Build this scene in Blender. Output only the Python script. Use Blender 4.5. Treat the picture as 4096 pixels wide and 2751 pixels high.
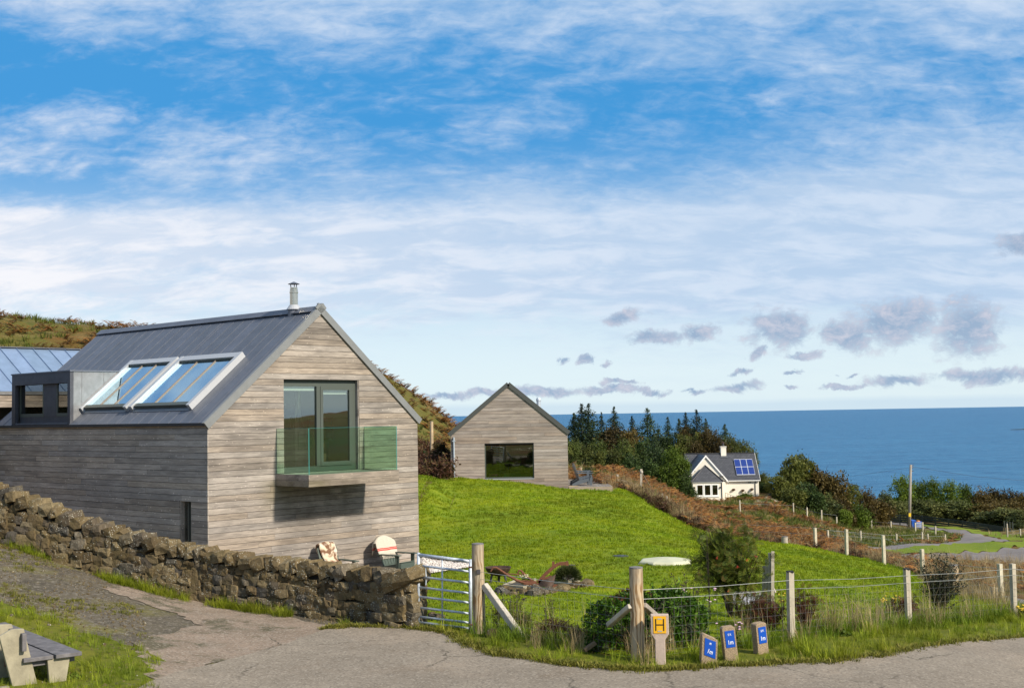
import bpy, math, random
import numpy as np
from mathutils import Vector, Matrix, noise as mnoise
from mathutils.geometry import delaunay_2d_cdt
R = random.Random(7)
rng = np.random.default_rng(11)
SC = bpy.context.scene
C = SC.collection
rad = math.radians
for o in list(bpy.data.objects): bpy.data.objects.remove(o)

# ------------------------------------------------------------- camera
FOC, SW, SH, PITCH, ROLL, CZ = 5000.0, 4096, 2751, .056, .017, 3.55
cam = bpy.data.cameras.new('camera'); camo = bpy.data.objects.new('camera', cam); C.objects.link(camo)
cam.sensor_width = 36; cam.lens = 36 * FOC / SW; cam.clip_start = .1; cam.clip_end = 120000
camo.matrix_world = Matrix.Translation((0, 0, CZ)) @ Matrix.Rotation(PITCH, 4, 'X') @ Matrix.Rotation(rad(90), 4, 'X') @ Matrix.Rotation(-ROLL, 4, 'Z')
SC.camera = camo

# ------------------------------------------------------------- light and sky
SUN_AZ, SUN_EL = (.78, -.626), rad(35)
sun = bpy.data.lights.new('sun', 'SUN'); sun.energy = 4.3; sun.angle = rad(4.5); sun.color = (1, .91, .78)
suno = bpy.data.objects.new('sun', sun); C.objects.link(suno)
sdir = Vector((SUN_AZ[0] * math.cos(SUN_EL), SUN_AZ[1] * math.cos(SUN_EL), math.sin(SUN_EL))).normalized()
suno.rotation_euler = sdir.to_track_quat('Z', 'Y').to_euler()
SC.view_settings.view_transform = 'Standard'; SC.view_settings.look = 'None'
SC.view_settings.exposure = .52; SC.view_settings.gamma = 1; SC.view_settings.use_curve_mapping = False
SC.render.engine = 'CYCLES'; SC.cycles.max_bounces = 6; SC.cycles.transparent_max_bounces = 12
SC.cycles.use_denoising = True

class NT:
    """small helper for writing node trees"""
    def __init__(s, nt): s.nt = nt; s.n = nt.nodes; s.l = nt.links
    def new(s, t, **kw):
        n = s.n.new(t)
        for k, v in kw.items():
            if k in ('op', 'operation'): n.operation = v
            elif hasattr(n, k): setattr(n, k, v)
        return n
    def put(s, sock, v):
        if v is None: return
        if hasattr(v, 'is_output') or isinstance(v, bpy.types.NodeSocket): s.l.new(v, sock)
        elif isinstance(v, (tuple, list)) and len(v) == 3 and sock.type == 'RGBA': sock.default_value = (*v, 1)
        else: sock.default_value = v
    def m(s, op, a, b=None, c=None, clamp=False):
        n = s.n.new('ShaderNodeMath'); n.operation = op; n.use_clamp = clamp
        for i, v in enumerate((a, b, c)):
            if v is not None: s.put(n.inputs[i], v)
        return n.outputs[0]
    def mr(s, v, a, b, c=0.0, d=1.0, smooth=False):
        n = s.n.new('ShaderNodeMapRange'); n.interpolation_type = 'SMOOTHSTEP' if smooth else 'LINEAR'
        for i, x in enumerate((v, a, b, c, d)): s.put(n.inputs[i], x)
        return n.outputs[0]
    def mix(s, f, a, b, mode='MIX'):
        n = s.n.new('ShaderNodeMix'); n.data_type = 'RGBA'; n.blend_type = mode
        s.put(n.inputs[0], f); s.put(n.inputs[6], a); s.put(n.inputs[7], b)
        return n.outputs[2]
    def noise(s, vec, scale, detail=4, rough=.55, dist=0.0, out=0, lac=2.0):
        n = s.n.new('ShaderNodeTexNoise'); s.put(n.inputs['Vector'], vec)
        for k, v in (('Scale', scale), ('Detail', detail), ('Roughness', rough), ('Distortion', dist), ('Lacunarity', lac)): n.inputs[k].default_value = v
        return n.outputs[out]
    def vmul(s, v, k, loc=(0, 0, 0)):
        n = s.n.new('ShaderNodeMapping'); s.put(n.inputs['Vector'], v); n.inputs['Scale'].default_value = k; n.inputs['Location'].default_value = loc
        return n.outputs[0]
    def comb(s, x, y, z):
        n = s.n.new('ShaderNodeCombineXYZ')
        for i, v in enumerate((x, y, z)): s.put(n.inputs[i], v)
        return n.outputs[0]
    def ramp(s, f, pts):
        n = s.n.new('ShaderNodeValToRGB'); s.put(n.inputs[0], f); e = n.color_ramp.elements
        while len(e) < len(pts): e.new(.5)
        for q, (p, c) in zip(e, pts): q.position = p; q.color = (*c, 1)
        return n.outputs[0]

W = bpy.data.worlds.new('World'); SC.world = W; W.use_nodes = True
k = NT(W.node_tree); k.n.clear()
def build_sky():
    out = k.new('ShaderNodeOutputWorld'); bg = k.new('ShaderNodeBackground'); k.l.new(bg.outputs[0], out.inputs[0])
    sky = k.new('ShaderNodeTexSky'); sky.sky_type = 'NISHITA'; sky.sun_disc = False
    sky.sun_elevation = SUN_EL; sky.sun_rotation = math.atan2(SUN_AZ[0], SUN_AZ[1]); sky.air_density = 1.0; sky.dust_density = .35; sky.ozone_density = 2.5; sky.altitude = 50
    tc = k.new('ShaderNodeTexCoord'); d = tc.outputs['Generated']
    sep = k.new('ShaderNodeSeparateXYZ'); k.l.new(d, sep.inputs[0]); X, Y, Z = sep.outputs
    h = k.m('SQRT', k.m('ADD', k.m('MULTIPLY', X, X), k.m('MULTIPLY', Y, Y)))
    t = k.m('DIVIDE', X, k.m('MAXIMUM', h, .001)); e = k.m('DIVIDE', Z, k.m('MAXIMUM', h, .001))
    ep = k.m('MAXIMUM', Z, 0.0)
    # flat cloud deck seen in perspective
    q = k.m('DIVIDE', 1.0, k.m('ADD', ep, .36))
    px, py = k.m('MULTIPLY', X, q), k.m('MULTIPLY', Y, q)
    pv = k.comb(px, py, 0.0)
    rot = k.new('ShaderNodeMapping'); k.l.new(pv, rot.inputs[0]); rot.inputs['Rotation'].default_value = (0, 0, rad(-22)); rot.inputs['Scale'].default_value = (.85, 1.2, 1); rot.inputs['Location'].default_value = (3.6, 1.2, .4)
    n1 = k.noise(rot.outputs[0], 2.9, 9, .60, .5)
    n2 = k.noise(k.vmul(pv, (1.0, 1.5, 1), (7.3, 2.2, 3)), 10.5, 8, .60, .5)
    n3 = k.noise(k.vmul(pv, (.8, .8, 1), (1.3, 5.5, 0)), 1.5, 3, .5)
    n4 = k.noise(k.vmul(pv, (1.0, 1.7, 1), (4.1, 8.2, 5)), 26.0, 6, .62, .5)
    base = k.m('ADD', k.m('MULTIPLY', n1, .56), k.m('ADD', k.m('MULTIPLY', n2, .40), k.m('ADD', k.m('MULTIPLY', n3, .16), k.m('MULTIPLY', k.m('SUBTRACT', n4, .5), .24))))
    # where the deck is thick: a bright bank low on the left, open blue above it, mottled veil to the right
    eb = k.m('ADD', e, k.m('MULTIPLY', k.m('SUBTRACT', n2, .5), .05))
    bank = k.m('MULTIPLY', k.mr(e, .045, .11, smooth=True), k.mr(eb, k.mr(t, -.35, .4, .146, .12), k.mr(t, -.35, .4, .172, .26), 1.0, 0.0, smooth=True))
    gap = k.m('MULTIPLY', k.mr(e, .15, .18, smooth=True), k.mr(e, .25, .31, 1.0, 0.0, smooth=True))
    gap = k.m('MULTIPLY', gap, k.mr(t, -.10, .16, 1.0, .12, smooth=True))
    puff = k.m('MULTIPLY', k.m('MULTIPLY', k.mr(e, .17, .20, smooth=True), k.mr(e, .225, .26, 1.0, 0.0, smooth=True)), k.mr(k.m('ABSOLUTE', k.m('ADD', t, .28)), .06, .22, 1.0, 0.0, smooth=True))
    top = k.mr(e, .265, .335, smooth=True)
    right = k.mr(t, -.02, .30, smooth=True)
    bias = k.m('ADD', k.m('MULTIPLY', bank, .27), k.m('ADD', k.m('MULTIPLY', gap, -.045), k.m('ADD', k.m('MULTIPLY', top, .12), k.m('ADD', k.m('MULTIPLY', right, .07), k.m('MULTIPLY', puff, .10)))))
    dens = k.mr(k.m('ADD', base, bias), .485, .84, smooth=True)
    dens = k.m('MULTIPLY', dens, k.mr(e, .03, .085, .12, 1.0, smooth=True))
    # clear air
    blue = k.mix(1.0, sky.outputs[0], (.60, .93, 1.30), 'MULTIPLY')
    deep = k.mix(k.mr(e, .02, .24, smooth=True), (7.4, 8.5, 8.9), (.50, 3.0, 6.5))
    hi = k.mix(k.mr(e, .45, 1.6, smooth=True), deep, blue)
    air = k.mix(.88, blue, hi)
    # cloud tone: white on the left bank, lilac on top and right
    wl = k.mix(k.mr(k.m('ADD', t, k.m('MULTIPLY', e, 1.2)), -.32, .38, smooth=True), (8.9, 8.8, 9.1), (6.0, 7.0, 8.4))
    shade = k.noise(k.vmul(pv, (.8, 1.6, 1), (2, 9, 1)), 9.0, 7, .60, .4)
    cl = k.mix(k.mr(shade, .36, .62, smooth=True), wl, k.mix(k.mr(t, -.4, .3, .45, .75), wl, (4.0, 5.5, 7.5)))
    veil = k.m('ADD', k.m('MULTIPLY', dens, .93), 0.0)
    col = k.mix(veil, air, cl)
    # small grey cumulus low over the sea: real positions on the horizon ring
    wob = k.noise(k.comb(t, e, 0.0), 22.0, 7, .66, .4, out=1)
    ws = k.new('ShaderNodeSeparateXYZ'); k.l.new(wob, ws.inputs[0])
    fine = k.noise(k.comb(t, k.m('MULTIPLY', e, 1.4), 2.0), 60.0, 7, .70, .3)
    tt = k.m('ADD', t, k.m('MULTIPLY', k.m('SUBTRACT', ws.outputs[0], .5), .055))
    ee = k.m('ADD', e, k.m('MULTIPLY', k.m('SUBTRACT', ws.outputs[1], .5), .030))
    mx = None
    def el(dx, dy): # D pixels (2335 wide) -> tangent coordinates
        x, y = dx * 1.754, dy * 1.754
        return (x - 2048) / FOC * .995, (1656 - (x - 2048) * .017 - y) / FOC
    for cx, cy, rx, ry in ((1430,722,42,17),(1490,775,56,15),(1590,762,50,19),(1765,752,64,44),(1915,768,52,30),(2005,742,72,44),(2150,752,62,60),(2335,755,28,42),(1822,816,32,10),(1720,815,14,15),(2262,585,62,24),
                           (1030,898,52,8),(1105,897,34,8),(1230,891,80,12),(1390,889,66,9),(1410,872,34,6),(1480,888,36,7),(1575,887,30,7),(1672,886,46,9),(1682,855,28,6),(1800,853,18,5),(1787,884,15,5),(1905,883,38,6),(2010,872,58,13),(2190,864,100,15),(2300,860,60,12),(1280,824,10,10),(1330,824,12,9),(1373,830,10,6),(1910,856,16,3)):
        a, b = el(cx, cy); rx, ry = rx * 1.754 / FOC, ry * 1.754 / FOC
        u = k.m('DIVIDE', k.m('SUBTRACT', tt, a), rx * 1.32); v = k.m('DIVIDE', k.m('SUBTRACT', ee, b), ry * 1.3)
        r = k.m('SUBTRACT', 1.0, k.m('SQRT', k.m('ADD', k.m('MULTIPLY', u, u), k.m('MULTIPLY', v, v))))
        mx = r if mx is None else k.m('MAXIMUM', mx, r)
    front = k.m('GREATER_THAN', Y, 0.0)
    cum = k.m('MULTIPLY', k.mr(k.m('ADD', mx, k.m('MULTIPLY', k.m('SUBTRACT', fine, .5), 2.0)), -.12, .58, smooth=True), front)
    # elsewhere round the horizon the same sort of cloud goes on
    far = k.noise(k.comb(k.m('MULTIPLY', X, 1.0), k.m('MULTIPLY', Y, 1.0), k.m('MULTIPLY', e, 3.2)), 9.0, 6, .6)
    oth = k.m('MULTIPLY', k.m('MULTIPLY', k.mr(far, .56, .66), k.m('MULTIPLY', k.mr(e, .008, .02), k.mr(e, .06, .09, 1.0, 0.0))), k.m('SUBTRACT', 1.0, front))
    cumf = k.m('MAXIMUM', cum, oth)
    ccol = k.mix(k.mr(fine, .42, .66), (2.9, 4.0, 5.6), (5.5, 5.7, 6.7))
    col = k.mix(k.m('MULTIPLY', cumf, .93), col, ccol)
    # thin grey haze line above the sea
    line = k.m('MULTIPLY', k.mr(k.m('ADD', e, k.m('MULTIPLY', k.noise(k.comb(t, 0.0, 0.0), 9.0, 4), .006)), .008, .0125, 1.0, 0.0), .42)
    col = k.mix(line, col, (4.4, 6.0, 7.6))
    # below the horizon: dull sea tone
    col = k.mix(k.mr(Z, -.012, -.004, 1.0, 0.0), col, (1.2, 2.0, 3.0))
    k.put(bg.inputs['Color'], col); bg.inputs['Strength'].default_value = .076
build_sky()

# ------------------------------------------------------------- materials
MATS = {}
def mat(name, col=(.5, .5, .5), rough=.7, metal=0.0, spec=None, var=0.0, nscale=0.0, namt=.25, bump=0.0, bscale=None, trans=0.0, coord='Object'):
    """plain procedural material: base colour, noise mottling, per-object variation, bump"""
    if name in MATS: return MATS[name]
    m = bpy.data.materials.new(name); m.use_nodes = True; q = NT(m.node_tree); b = q.n['Principled BSDF']
    tc = q.new('ShaderNodeTexCoord'); v = tc.outputs[coord]
    c = col
    if nscale:
        f = q.noise(v, nscale, 5, .6)
        c = q.mix(q.mr(f, .3, .7), tuple(x * (1 - namt) for x in col), tuple(min(1, x * (1 + namt)) for x in col))
    if var:
        oi = q.new('ShaderNodeObjectInfo'); hs = q.new('ShaderNodeHueSaturation'); q.put(hs.inputs['Color'], c)
        q.put(hs.inputs['Value'], q.mr(oi.outputs['Random'], 0, 1, 1 - var, 1 + var)); q.put(hs.inputs['Hue'], q.mr(oi.outputs['Random'], 0, 1, .5 - var * .06, .5 + var * .06)); c = hs.outputs[0]
    q.put(b.inputs['Base Color'], c if not isinstance(c, tuple) else (*c, 1))
    b.inputs['Roughness'].default_value = rough; b.inputs['Metallic'].default_value = metal
    if spec is not None: b.inputs['Specular IOR Level'].default_value = spec
    if bump:
        bp = q.new('ShaderNodeBump'); q.put(bp.inputs['Height'], q.noise(v, bscale or nscale or 10, 6, .65)); bp.inputs['Strength'].default_value = bump; bp.inputs['Distance'].default_value = .02
        q.l.new(bp.outputs[0], b.inputs['Normal'])
    if trans:
        tr = q.new('ShaderNodeBsdfTranslucent'); q.put(tr.inputs['Color'], c if not isinstance(c, tuple) else (*c, 1)); mx = q.new('ShaderNodeMixShader'); mx.inputs[0].default_value = trans
        q.l.new(b.outputs[0], mx.inputs[1]); q.l.new(tr.outputs[0], mx.inputs[2]); q.l.new(mx.outputs[0], q.n['Material Output'].inputs[0])
    MATS[name] = m; return m

def wood_mat(name, axis, c1, c2, c3, knots=0.0, stain=False, rough=.85):
    """weathered cladding: long grain streaks along the board, different on every board"""
    m = bpy.data.materials.new(name); m.use_nodes = True; q = NT(m.node_tree); b = q.n['Principled BSDF']
    tc = q.new('ShaderNodeTexCoord'); oi = q.new('ShaderNodeObjectInfo'); v = tc.outputs['Object']
    off = q.new('ShaderNodeVectorMath'); off.operation = 'ADD'; q.l.new(v, off.inputs[0])
    r100 = q.m('MULTIPLY', oi.outputs['Random'], 97.0); q.put(off.inputs[1], q.comb(r100, r100, r100)); vo = off.outputs[0]
    s1 = [22, 22, 22]; s1[axis] = 1.1
    s2 = [90, 90, 90]; s2[axis] = 4.0
    g = q.noise(q.vmul(vo, s1), 1, 5, .65, 1.2); fg = q.noise(q.vmul(vo, s2), 1, 3, .6, .6)
    s3 = [3, 3, 5]; s3[axis] = .9
    big = q.noise(q.vmul(vo, s3), 1, 3, .5)
    c = q.mix(q.mr(g, .36, .66), c1, c2)
    c = q.mix(q.m('MULTIPLY', q.mr(fg, .48, .70), .65), c, c3)
    c = q.mix(q.m('MULTIPLY', q.mr(big, .5, .70), .7), c, c3)
    wz = q.noise(q.vmul(v, (.7, .7, .9)), 1, 3, .5); c = q.mix(q.m('MULTIPLY', q.mr(wz, .46, .66), .35), c, c3)
    if knots:
        vr = q.new('ShaderNodeTexVoronoi'); s4 = [9, 9, 9]; s4[axis] = 5.5; q.put(vr.inputs['Vector'], q.vmul(vo, s4)); vr.inputs['Scale'].default_value = 1
        kn = q.mr(vr.outputs['Distance'], .05, .16, 1.0, 0.0)
        c = q.mix(q.m('MULTIPLY', kn, knots), c, tuple(min(1, x * 1.75) for x in c2))
    hs = q.new('ShaderNodeHueSaturation'); q.put(hs.inputs['Color'], c); q.put(hs.inputs['Value'], q.mr(oi.outputs['Random'], 0, 1, .86, 1.14)); q.put(hs.inputs['Saturation'], q.mr(q.m('FRACT', q.m('MULTIPLY', oi.outputs['Random'], 7.3)), 0, 1, .75, 1.2)); c = hs.outputs[0]
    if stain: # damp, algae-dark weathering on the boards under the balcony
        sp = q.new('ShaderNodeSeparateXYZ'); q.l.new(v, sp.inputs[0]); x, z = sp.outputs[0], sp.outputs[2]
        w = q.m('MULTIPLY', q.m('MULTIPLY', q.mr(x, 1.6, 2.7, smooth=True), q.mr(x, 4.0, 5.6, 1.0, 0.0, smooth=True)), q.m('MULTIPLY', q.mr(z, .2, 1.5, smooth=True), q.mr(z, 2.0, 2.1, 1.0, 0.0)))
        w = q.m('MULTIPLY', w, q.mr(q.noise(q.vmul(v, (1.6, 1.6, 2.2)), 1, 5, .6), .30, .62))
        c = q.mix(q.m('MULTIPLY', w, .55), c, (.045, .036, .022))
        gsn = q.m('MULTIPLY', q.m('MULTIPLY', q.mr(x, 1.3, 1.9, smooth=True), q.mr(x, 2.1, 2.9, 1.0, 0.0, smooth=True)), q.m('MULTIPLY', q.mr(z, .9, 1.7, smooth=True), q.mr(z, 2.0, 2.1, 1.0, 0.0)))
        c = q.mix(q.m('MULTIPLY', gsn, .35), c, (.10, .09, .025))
    q.put(b.inputs['Base Color'], c); b.inputs['Roughness'].default_value = rough; b.inputs['Specular IOR Level'].default_value = .25
    bp = q.new('ShaderNodeBump'); q.put(bp.inputs['Height'], g); bp.inputs['Strength'].default_value = .35; bp.inputs['Distance'].default_value = .004; q.l.new(bp.outputs[0], b.inputs['Normal'])
    MATS[name] = m; return m

def foliage(name, cols, trans=.3, scale=1.2, var=.25, rough=.6, isl_w=.35, world=False):
    """leaf colours mixed by clump-sized noise and by instance"""
    m = bpy.data.materials.new(name); m.use_nodes = True; q = NT(m.node_tree); b = q.n['Principled BSDF']
    tc = q.new('ShaderNodeTexCoord'); oi = q.new('ShaderNodeObjectInfo'); ge = q.new('ShaderNodeNewGeometry')
    f = q.noise(tc.outputs['Object'], scale, 3, .6)
    isl = ge.outputs['Random Per Island']
    if world: f = q.m('ADD', q.m('MULTIPLY', q.noise(ge.outputs['Position'], .45, 5, .62), 1.7), -.46)
    f = q.m('ADD', q.m('MULTIPLY', f, .75), q.m('ADD', q.m('MULTIPLY', isl, isl_w), q.m('MULTIPLY', oi.outputs['Random'], .25)))
    n = len(cols); c = q.ramp(q.mr(f, .35, 1.0), [(i / max(1, n - 1), cc) for i, cc in enumerate(cols)])
    hs = q.new('ShaderNodeHueSaturation'); q.put(hs.inputs['Color'], c); q.put(hs.inputs['Value'], q.mr(oi.outputs['Random'], 0, 1, 1 - var, 1 + var)); c = hs.outputs[0]
    if world:
        h2 = q.new('ShaderNodeHueSaturation'); q.put(h2.inputs['Color'], c); w2 = q.noise(q.vmul(ge.outputs['Position'], (1, 1, 1), (9, 4, 0)), .28, 5, .6, .5); q.put(h2.inputs['Value'], q.mr(w2, .34, .66, .66, 1.28)); q.put(h2.inputs['Hue'], q.mr(q.noise(q.vmul(ge.outputs['Position'], (1, 1, 1), (3, 14, 0)), .6, 4, .6), .35, .65, .482, .508)); c = h2.outputs[0]
    q.put(b.inputs['Base Color'], c); b.inputs['Roughness'].default_value = rough; b.inputs['Specular IOR Level'].default_value = .2
    tr = q.new('ShaderNodeBsdfTranslucent'); q.put(tr.inputs['Color'], c); mx = q.new('ShaderNodeMixShader'); mx.inputs[0].default_value = trans
    q.l.new(b.outputs[0], mx.inputs[1]); q.l.new(tr.outputs[0], mx.inputs[2]); q.l.new(mx.outputs[0], q.n['Material Output'].inputs[0])
    MATS[name] = m; return m

def ground_mat(name, layers, bump=.5, bscale=30, rough=.95, bdist=.03, cracks=0):
    """layers: first colour, then (colour, noise scale, low, high, strength)"""
    m = bpy.data.materials.new(name); m.use_nodes = True; q = NT(m.node_tree); b = q.n['Principled BSDF']
    tc = q.new('ShaderNodeTexCoord'); v = tc.outputs['Object']; c = layers[0]
    for i, (cc, sc, lo, hi, st) in enumerate(layers[1:]):
        f = q.mr(q.noise(q.vmul(v, (1, 1, 1), (i * 7.7, i * 3.1, 0)), sc, 6, .62, .2), lo, hi)
        c = q.mix(q.m('MULTIPLY', f, st), c, cc)
    if cracks:
        vr = q.new('ShaderNodeTexVoronoi'); vr.feature = 'DISTANCE_TO_EDGE'; wv = q.noise(v, 2.2, 4, .6, out=1); ad = q.new('ShaderNodeVectorMath'); ad.operation = 'MULTIPLY_ADD'; q.l.new(wv, ad.inputs[0]); ad.inputs[1].default_value = (.5, .5, 0); q.l.new(v, ad.inputs[2]); q.l.new(ad.outputs[0], vr.inputs['Vector']); vr.inputs['Scale'].default_value = .42
        cr = q.m('MULTIPLY', q.mr(vr.outputs['Distance'], .003, .010, 1.0, 0.0), q.mr(q.noise(v, .5, 3), .48, .56)); c = q.mix(q.m('MULTIPLY', cr, cracks), c, (.05, .042, .03))
        v3 = q.new('ShaderNodeTexVoronoi'); q.l.new(v, v3.inputs['Vector']); v3.inputs['Scale'].default_value = 38; rr = q.new('ShaderNodeSeparateXYZ'); q.l.new(v3.outputs['Color'], rr.inputs[0]); c = q.mix(q.m('MULTIPLY', q.mr(rr.outputs[0], .72, .95), .45), c, (.40, .35, .28)); c = q.mix(q.m('MULTIPLY', q.mr(rr.outputs[1], .70, .95), .5), c, (.09, .075, .06))
    q.put(b.inputs['Base Color'], c); b.inputs['Roughness'].default_value = rough; b.inputs['Specular IOR Level'].default_value = .15
    if bump:
        bp = q.new('ShaderNodeBump'); q.put(bp.inputs['Height'], q.noise(v, bscale, 6, .7)); bp.inputs['Strength'].default_value = bump; bp.inputs['Distance'].default_value = bdist; q.l.new(bp.outputs[0], b.inputs['Normal'])
    MATS[name] = m; return m

def glass_mat(name, tint=(.85, .9, .88), refl=.3, rcol=(1, 1, 1)):
    m = bpy.data.materials.new(name); m.use_nodes = True; q = NT(m.node_tree); q.n.remove(q.n['Principled BSDF'])
    t = q.new('ShaderNodeBsdfTransparent'); q.put(t.inputs[0], (*tint, 1)); g = q.new('ShaderNodeBsdfGlossy'); g.inputs['Roughness'].default_value = .01; q.put(g.inputs[0], (*rcol, 1))
    lw = q.new('ShaderNodeLayerWeight'); lw.inputs[0].default_value = .5
    f = q.mr(q.m('POWER', lw.outputs['Facing'], 4.0), 0, 1, refl, 1.0)
    mx = q.new('ShaderNodeMixShader'); q.put(mx.inputs[0], f); q.l.new(t.outputs[0], mx.inputs[1]); q.l.new(g.outputs[0], mx.inputs[2]); q.l.new(mx.outputs[0], q.n['Material Output'].inputs[0])
    MATS[name] = m; return m

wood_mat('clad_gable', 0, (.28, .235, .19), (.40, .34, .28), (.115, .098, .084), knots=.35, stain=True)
wood_mat('clad_side', 1, (.36, .305, .245), (.50, .435, .36), (.20, .175, .15), knots=.75)
wood_mat('clad_studio', 0, (.31, .25, .205), (.42, .35, .295), (.175, .145, .125), knots=.15)
wood_mat('deck_wood', 1, (.22, .19, .16), (.30, .27, .235), (.13, .115, .10))
wood_mat('deck_edge', 0, (.30, .245, .18), (.38, .32, .25), (.2, .165, .13))
mat('zinc', (.12, .13, .155), .5, .35, nscale=3.0, namt=.14, var=.08, bump=.05, bscale=8)
mat('zinc_light', (.27, .29, .31), .45, .5, nscale=6.0, namt=.12)
mat('zinc_grey', (.20, .20, .20), .5, .4, nscale=5.0, namt=.18, var=.06)
mat('trim_grey', (.22, .225, .22), .5, .3, nscale=5, namt=.08)
mat('dark_trim', (.035, .035, .037), .6, nscale=4, namt=.2)
mat('dark_panel', (.06, .063, .075), .55, .2, nscale=5, namt=.2)
mat('frame_grey', (.07, .082, .068), .5)
mat('frame_white', (.40, .41, .42), .4, .1)
mat('alu_bar', (.20, .14, .10), .5, .2)
mat('steel', (.62, .57, .46), .22, .95, nscale=14, namt=.12)
mat('black', (.008, .008, .008), .8)
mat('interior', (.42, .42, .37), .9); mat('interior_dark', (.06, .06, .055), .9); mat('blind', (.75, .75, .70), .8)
mat('zinc_blue', (.22, .30, .42), .45, .35, nscale=3.0, namt=.12, var=.06)
mat('galv', (.46, .51, .56), .5, .35, nscale=22, namt=.22, bump=.1, bscale=60)
mat('rust_dark', (.09, .035, .02), .9, nscale=30, namt=.4)
glass_mat('window_glass', (.80, .86, .82), .17); glass_mat('balcony_glass', (.80, .93, .85), .05); glass_mat('sky_glass', (.62, .70, .70), .52, (.62, .85, 1.0)); glass_mat('dark_glass', (.45, .5, .42), .16)
mat('glass_edge', (.05, .22, .20), .2)
# ------------------------------------------------------------- mesh helpers
class MB:
    def __init__(s): s.v = []; s.f = []
    def add(s, v, f):
        n = len(s.v); s.v += [tuple(p) for p in v]; s.f += [tuple(i + n for i in q) for q in f]; return s
    def hexa(s, p):  # 8 corners: bottom ring then top ring
        return s.add(p, [(3, 2, 1, 0), (4, 5, 6, 7), (0, 1, 5, 4), (1, 2, 6, 5), (2, 3, 7, 6), (3, 0, 4, 7)])
    def box(s, x0, x1, y0, y1, z0, z1):
        return s.hexa([(x0, y0, z0), (x1, y0, z0), (x1, y1, z0), (x0, y1, z0), (x0, y0, z1), (x1, y0, z1), (x1, y1, z1), (x0, y1, z1)])
    def obox(s, c, h, M=None):
        c = Vector(c); M = M or Matrix.Identity(3)
        return s.hexa([c + M @ Vector((a * h[0], b * h[1], d * h[2])) for d in (-1, 1) for a, b in ((-1, -1), (1, -1), (1, 1), (-1, 1))])
    def beam(s, a, b, w, t, up=(0, 0, 1)):  # rectangular bar from a to b
        a, b = Vector(a), Vector(b); d = (b - a); L = d.length; d.normalize(); u = Vector(up)
        if abs(d.dot(u)) > .98: u = Vector((0, 1, 0))
        x = d.cross(u).normalized(); z = x.cross(d).normalized(); M = Matrix((x, d, z)).transposed()
        return s.obox((a + b) / 2, (w / 2, L / 2, t / 2), M)
    def tube(s, pts, r, n=8, cap=True):
        pts = [Vector(p) for p in pts]; m = len(pts); rs = r if isinstance(r, (list, tuple)) else [r] * m
        V = []; F = []; prev = None
        for i, p in enumerate(pts):
            d = (pts[min(i + 1, m - 1)] - pts[max(i - 1, 0)]).normalized()
            if prev is None: u = Vector((0, 0, 1)) if abs(d.z) < .9 else Vector((1, 0, 0)); x = d.cross(u).normalized()
            else: x = (prev - d * prev.dot(d)).normalized()
            prev = x; y = d.cross(x)
            for j in range(n):
                a = 2 * math.pi * j / n; V.append(p + (x * math.cos(a) + y * math.sin(a)) * rs[i])
        for i in range(m - 1):
            for j in range(n):
                a, b = i * n + j, i * n + (j + 1) % n; F.append((a, b, b + n, a + n))
        if cap: F.append(tuple(range(n - 1, -1, -1))); F.append(tuple((m - 1) * n + j for j in range(n)))
        return s.add(V, F)
    def lathe(s, c, prof, n=16):  # prof: (radius, z) list
        V = []; F = []; m = len(prof)
        for r, z in prof:
            for j in range(n):
                a = 2 * math.pi * j / n; V.append((c[0] + r * math.cos(a), c[1] + r * math.sin(a), c[2] + z))
        for i in range(m - 1):
            for j in range(n):
                a, b = i * n + j, i * n + (j + 1) % n; F.append((a, b, b + n, a + n))
        F.append(tuple(range(n - 1, -1, -1))); F.append(tuple((m - 1) * n + j for j in range(n)))
        return s.add(V, F)
    def prism(s, poly, ax):  # poly of 3-D points extruded by vector ax
        n = len(poly); ax = Vector(ax); P0 = [Vector(p) for p in poly]
        return s.add(P0 + [p + ax for p in P0], [tuple(range(n - 1, -1, -1)), tuple(range(n, 2 * n))] + [(i, (i + 1) % n, (i + 1) % n + n, i + n) for i in range(n)])
    def mesh(s, name, m, smooth=False):
        me = bpy.data.meshes.new(name); me.from_pydata(s.v, [], s.f); me.update()
        if m: me.materials.append(MATS[m] if isinstance(m, str) else m)
        if smooth: me.polygons.foreach_set('use_smooth', [True] * len(me.polygons))
        return me
def link(name, me, parent=None):
    o = bpy.data.objects.new(name, me); C.objects.link(o)
    if parent is not None: o.parent = parent
    return o
def part(name, mb, m, parent, smooth=False, label=None, world=False, bevel=0):
    """a mesh child; its vertices are in the thing's own frame (or in the world with world=True)"""
    o = link(name, mb.mesh(name, m, smooth), parent)
    if world and parent is not None:
        M = Matrix.Identity(4); p = parent
        ch = []
        while p is not None: ch.append(p); p = p.parent
        for p in reversed(ch): M = M @ p.matrix_parent_inverse @ p.matrix_basis
        o.matrix_parent_inverse = M.inverted()
    if label: o['label'] = label
    if bevel: add_bevel(o, bevel)
    return o
def add_bevel(o, w, seg=2):
    b = o.modifiers.new('bevel', 'BEVEL'); b.width = w; b.segments = seg; b.limit_method = 'ANGLE'
def tag(o, label, cat, group=None):
    o['label'] = label; o['category'] = cat
    if group: o['group'] = group
    return o
def thing(name, label, cat, loc=(0, 0, 0), rz=0.0, group=None):
    o = bpy.data.objects.new(name, None); C.objects.link(o); o.location = loc; o.rotation_euler = (0, 0, rz); o.empty_display_size = .2
    return tag(o, label, cat, group)
def kids(o): return list(o.children)
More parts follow.
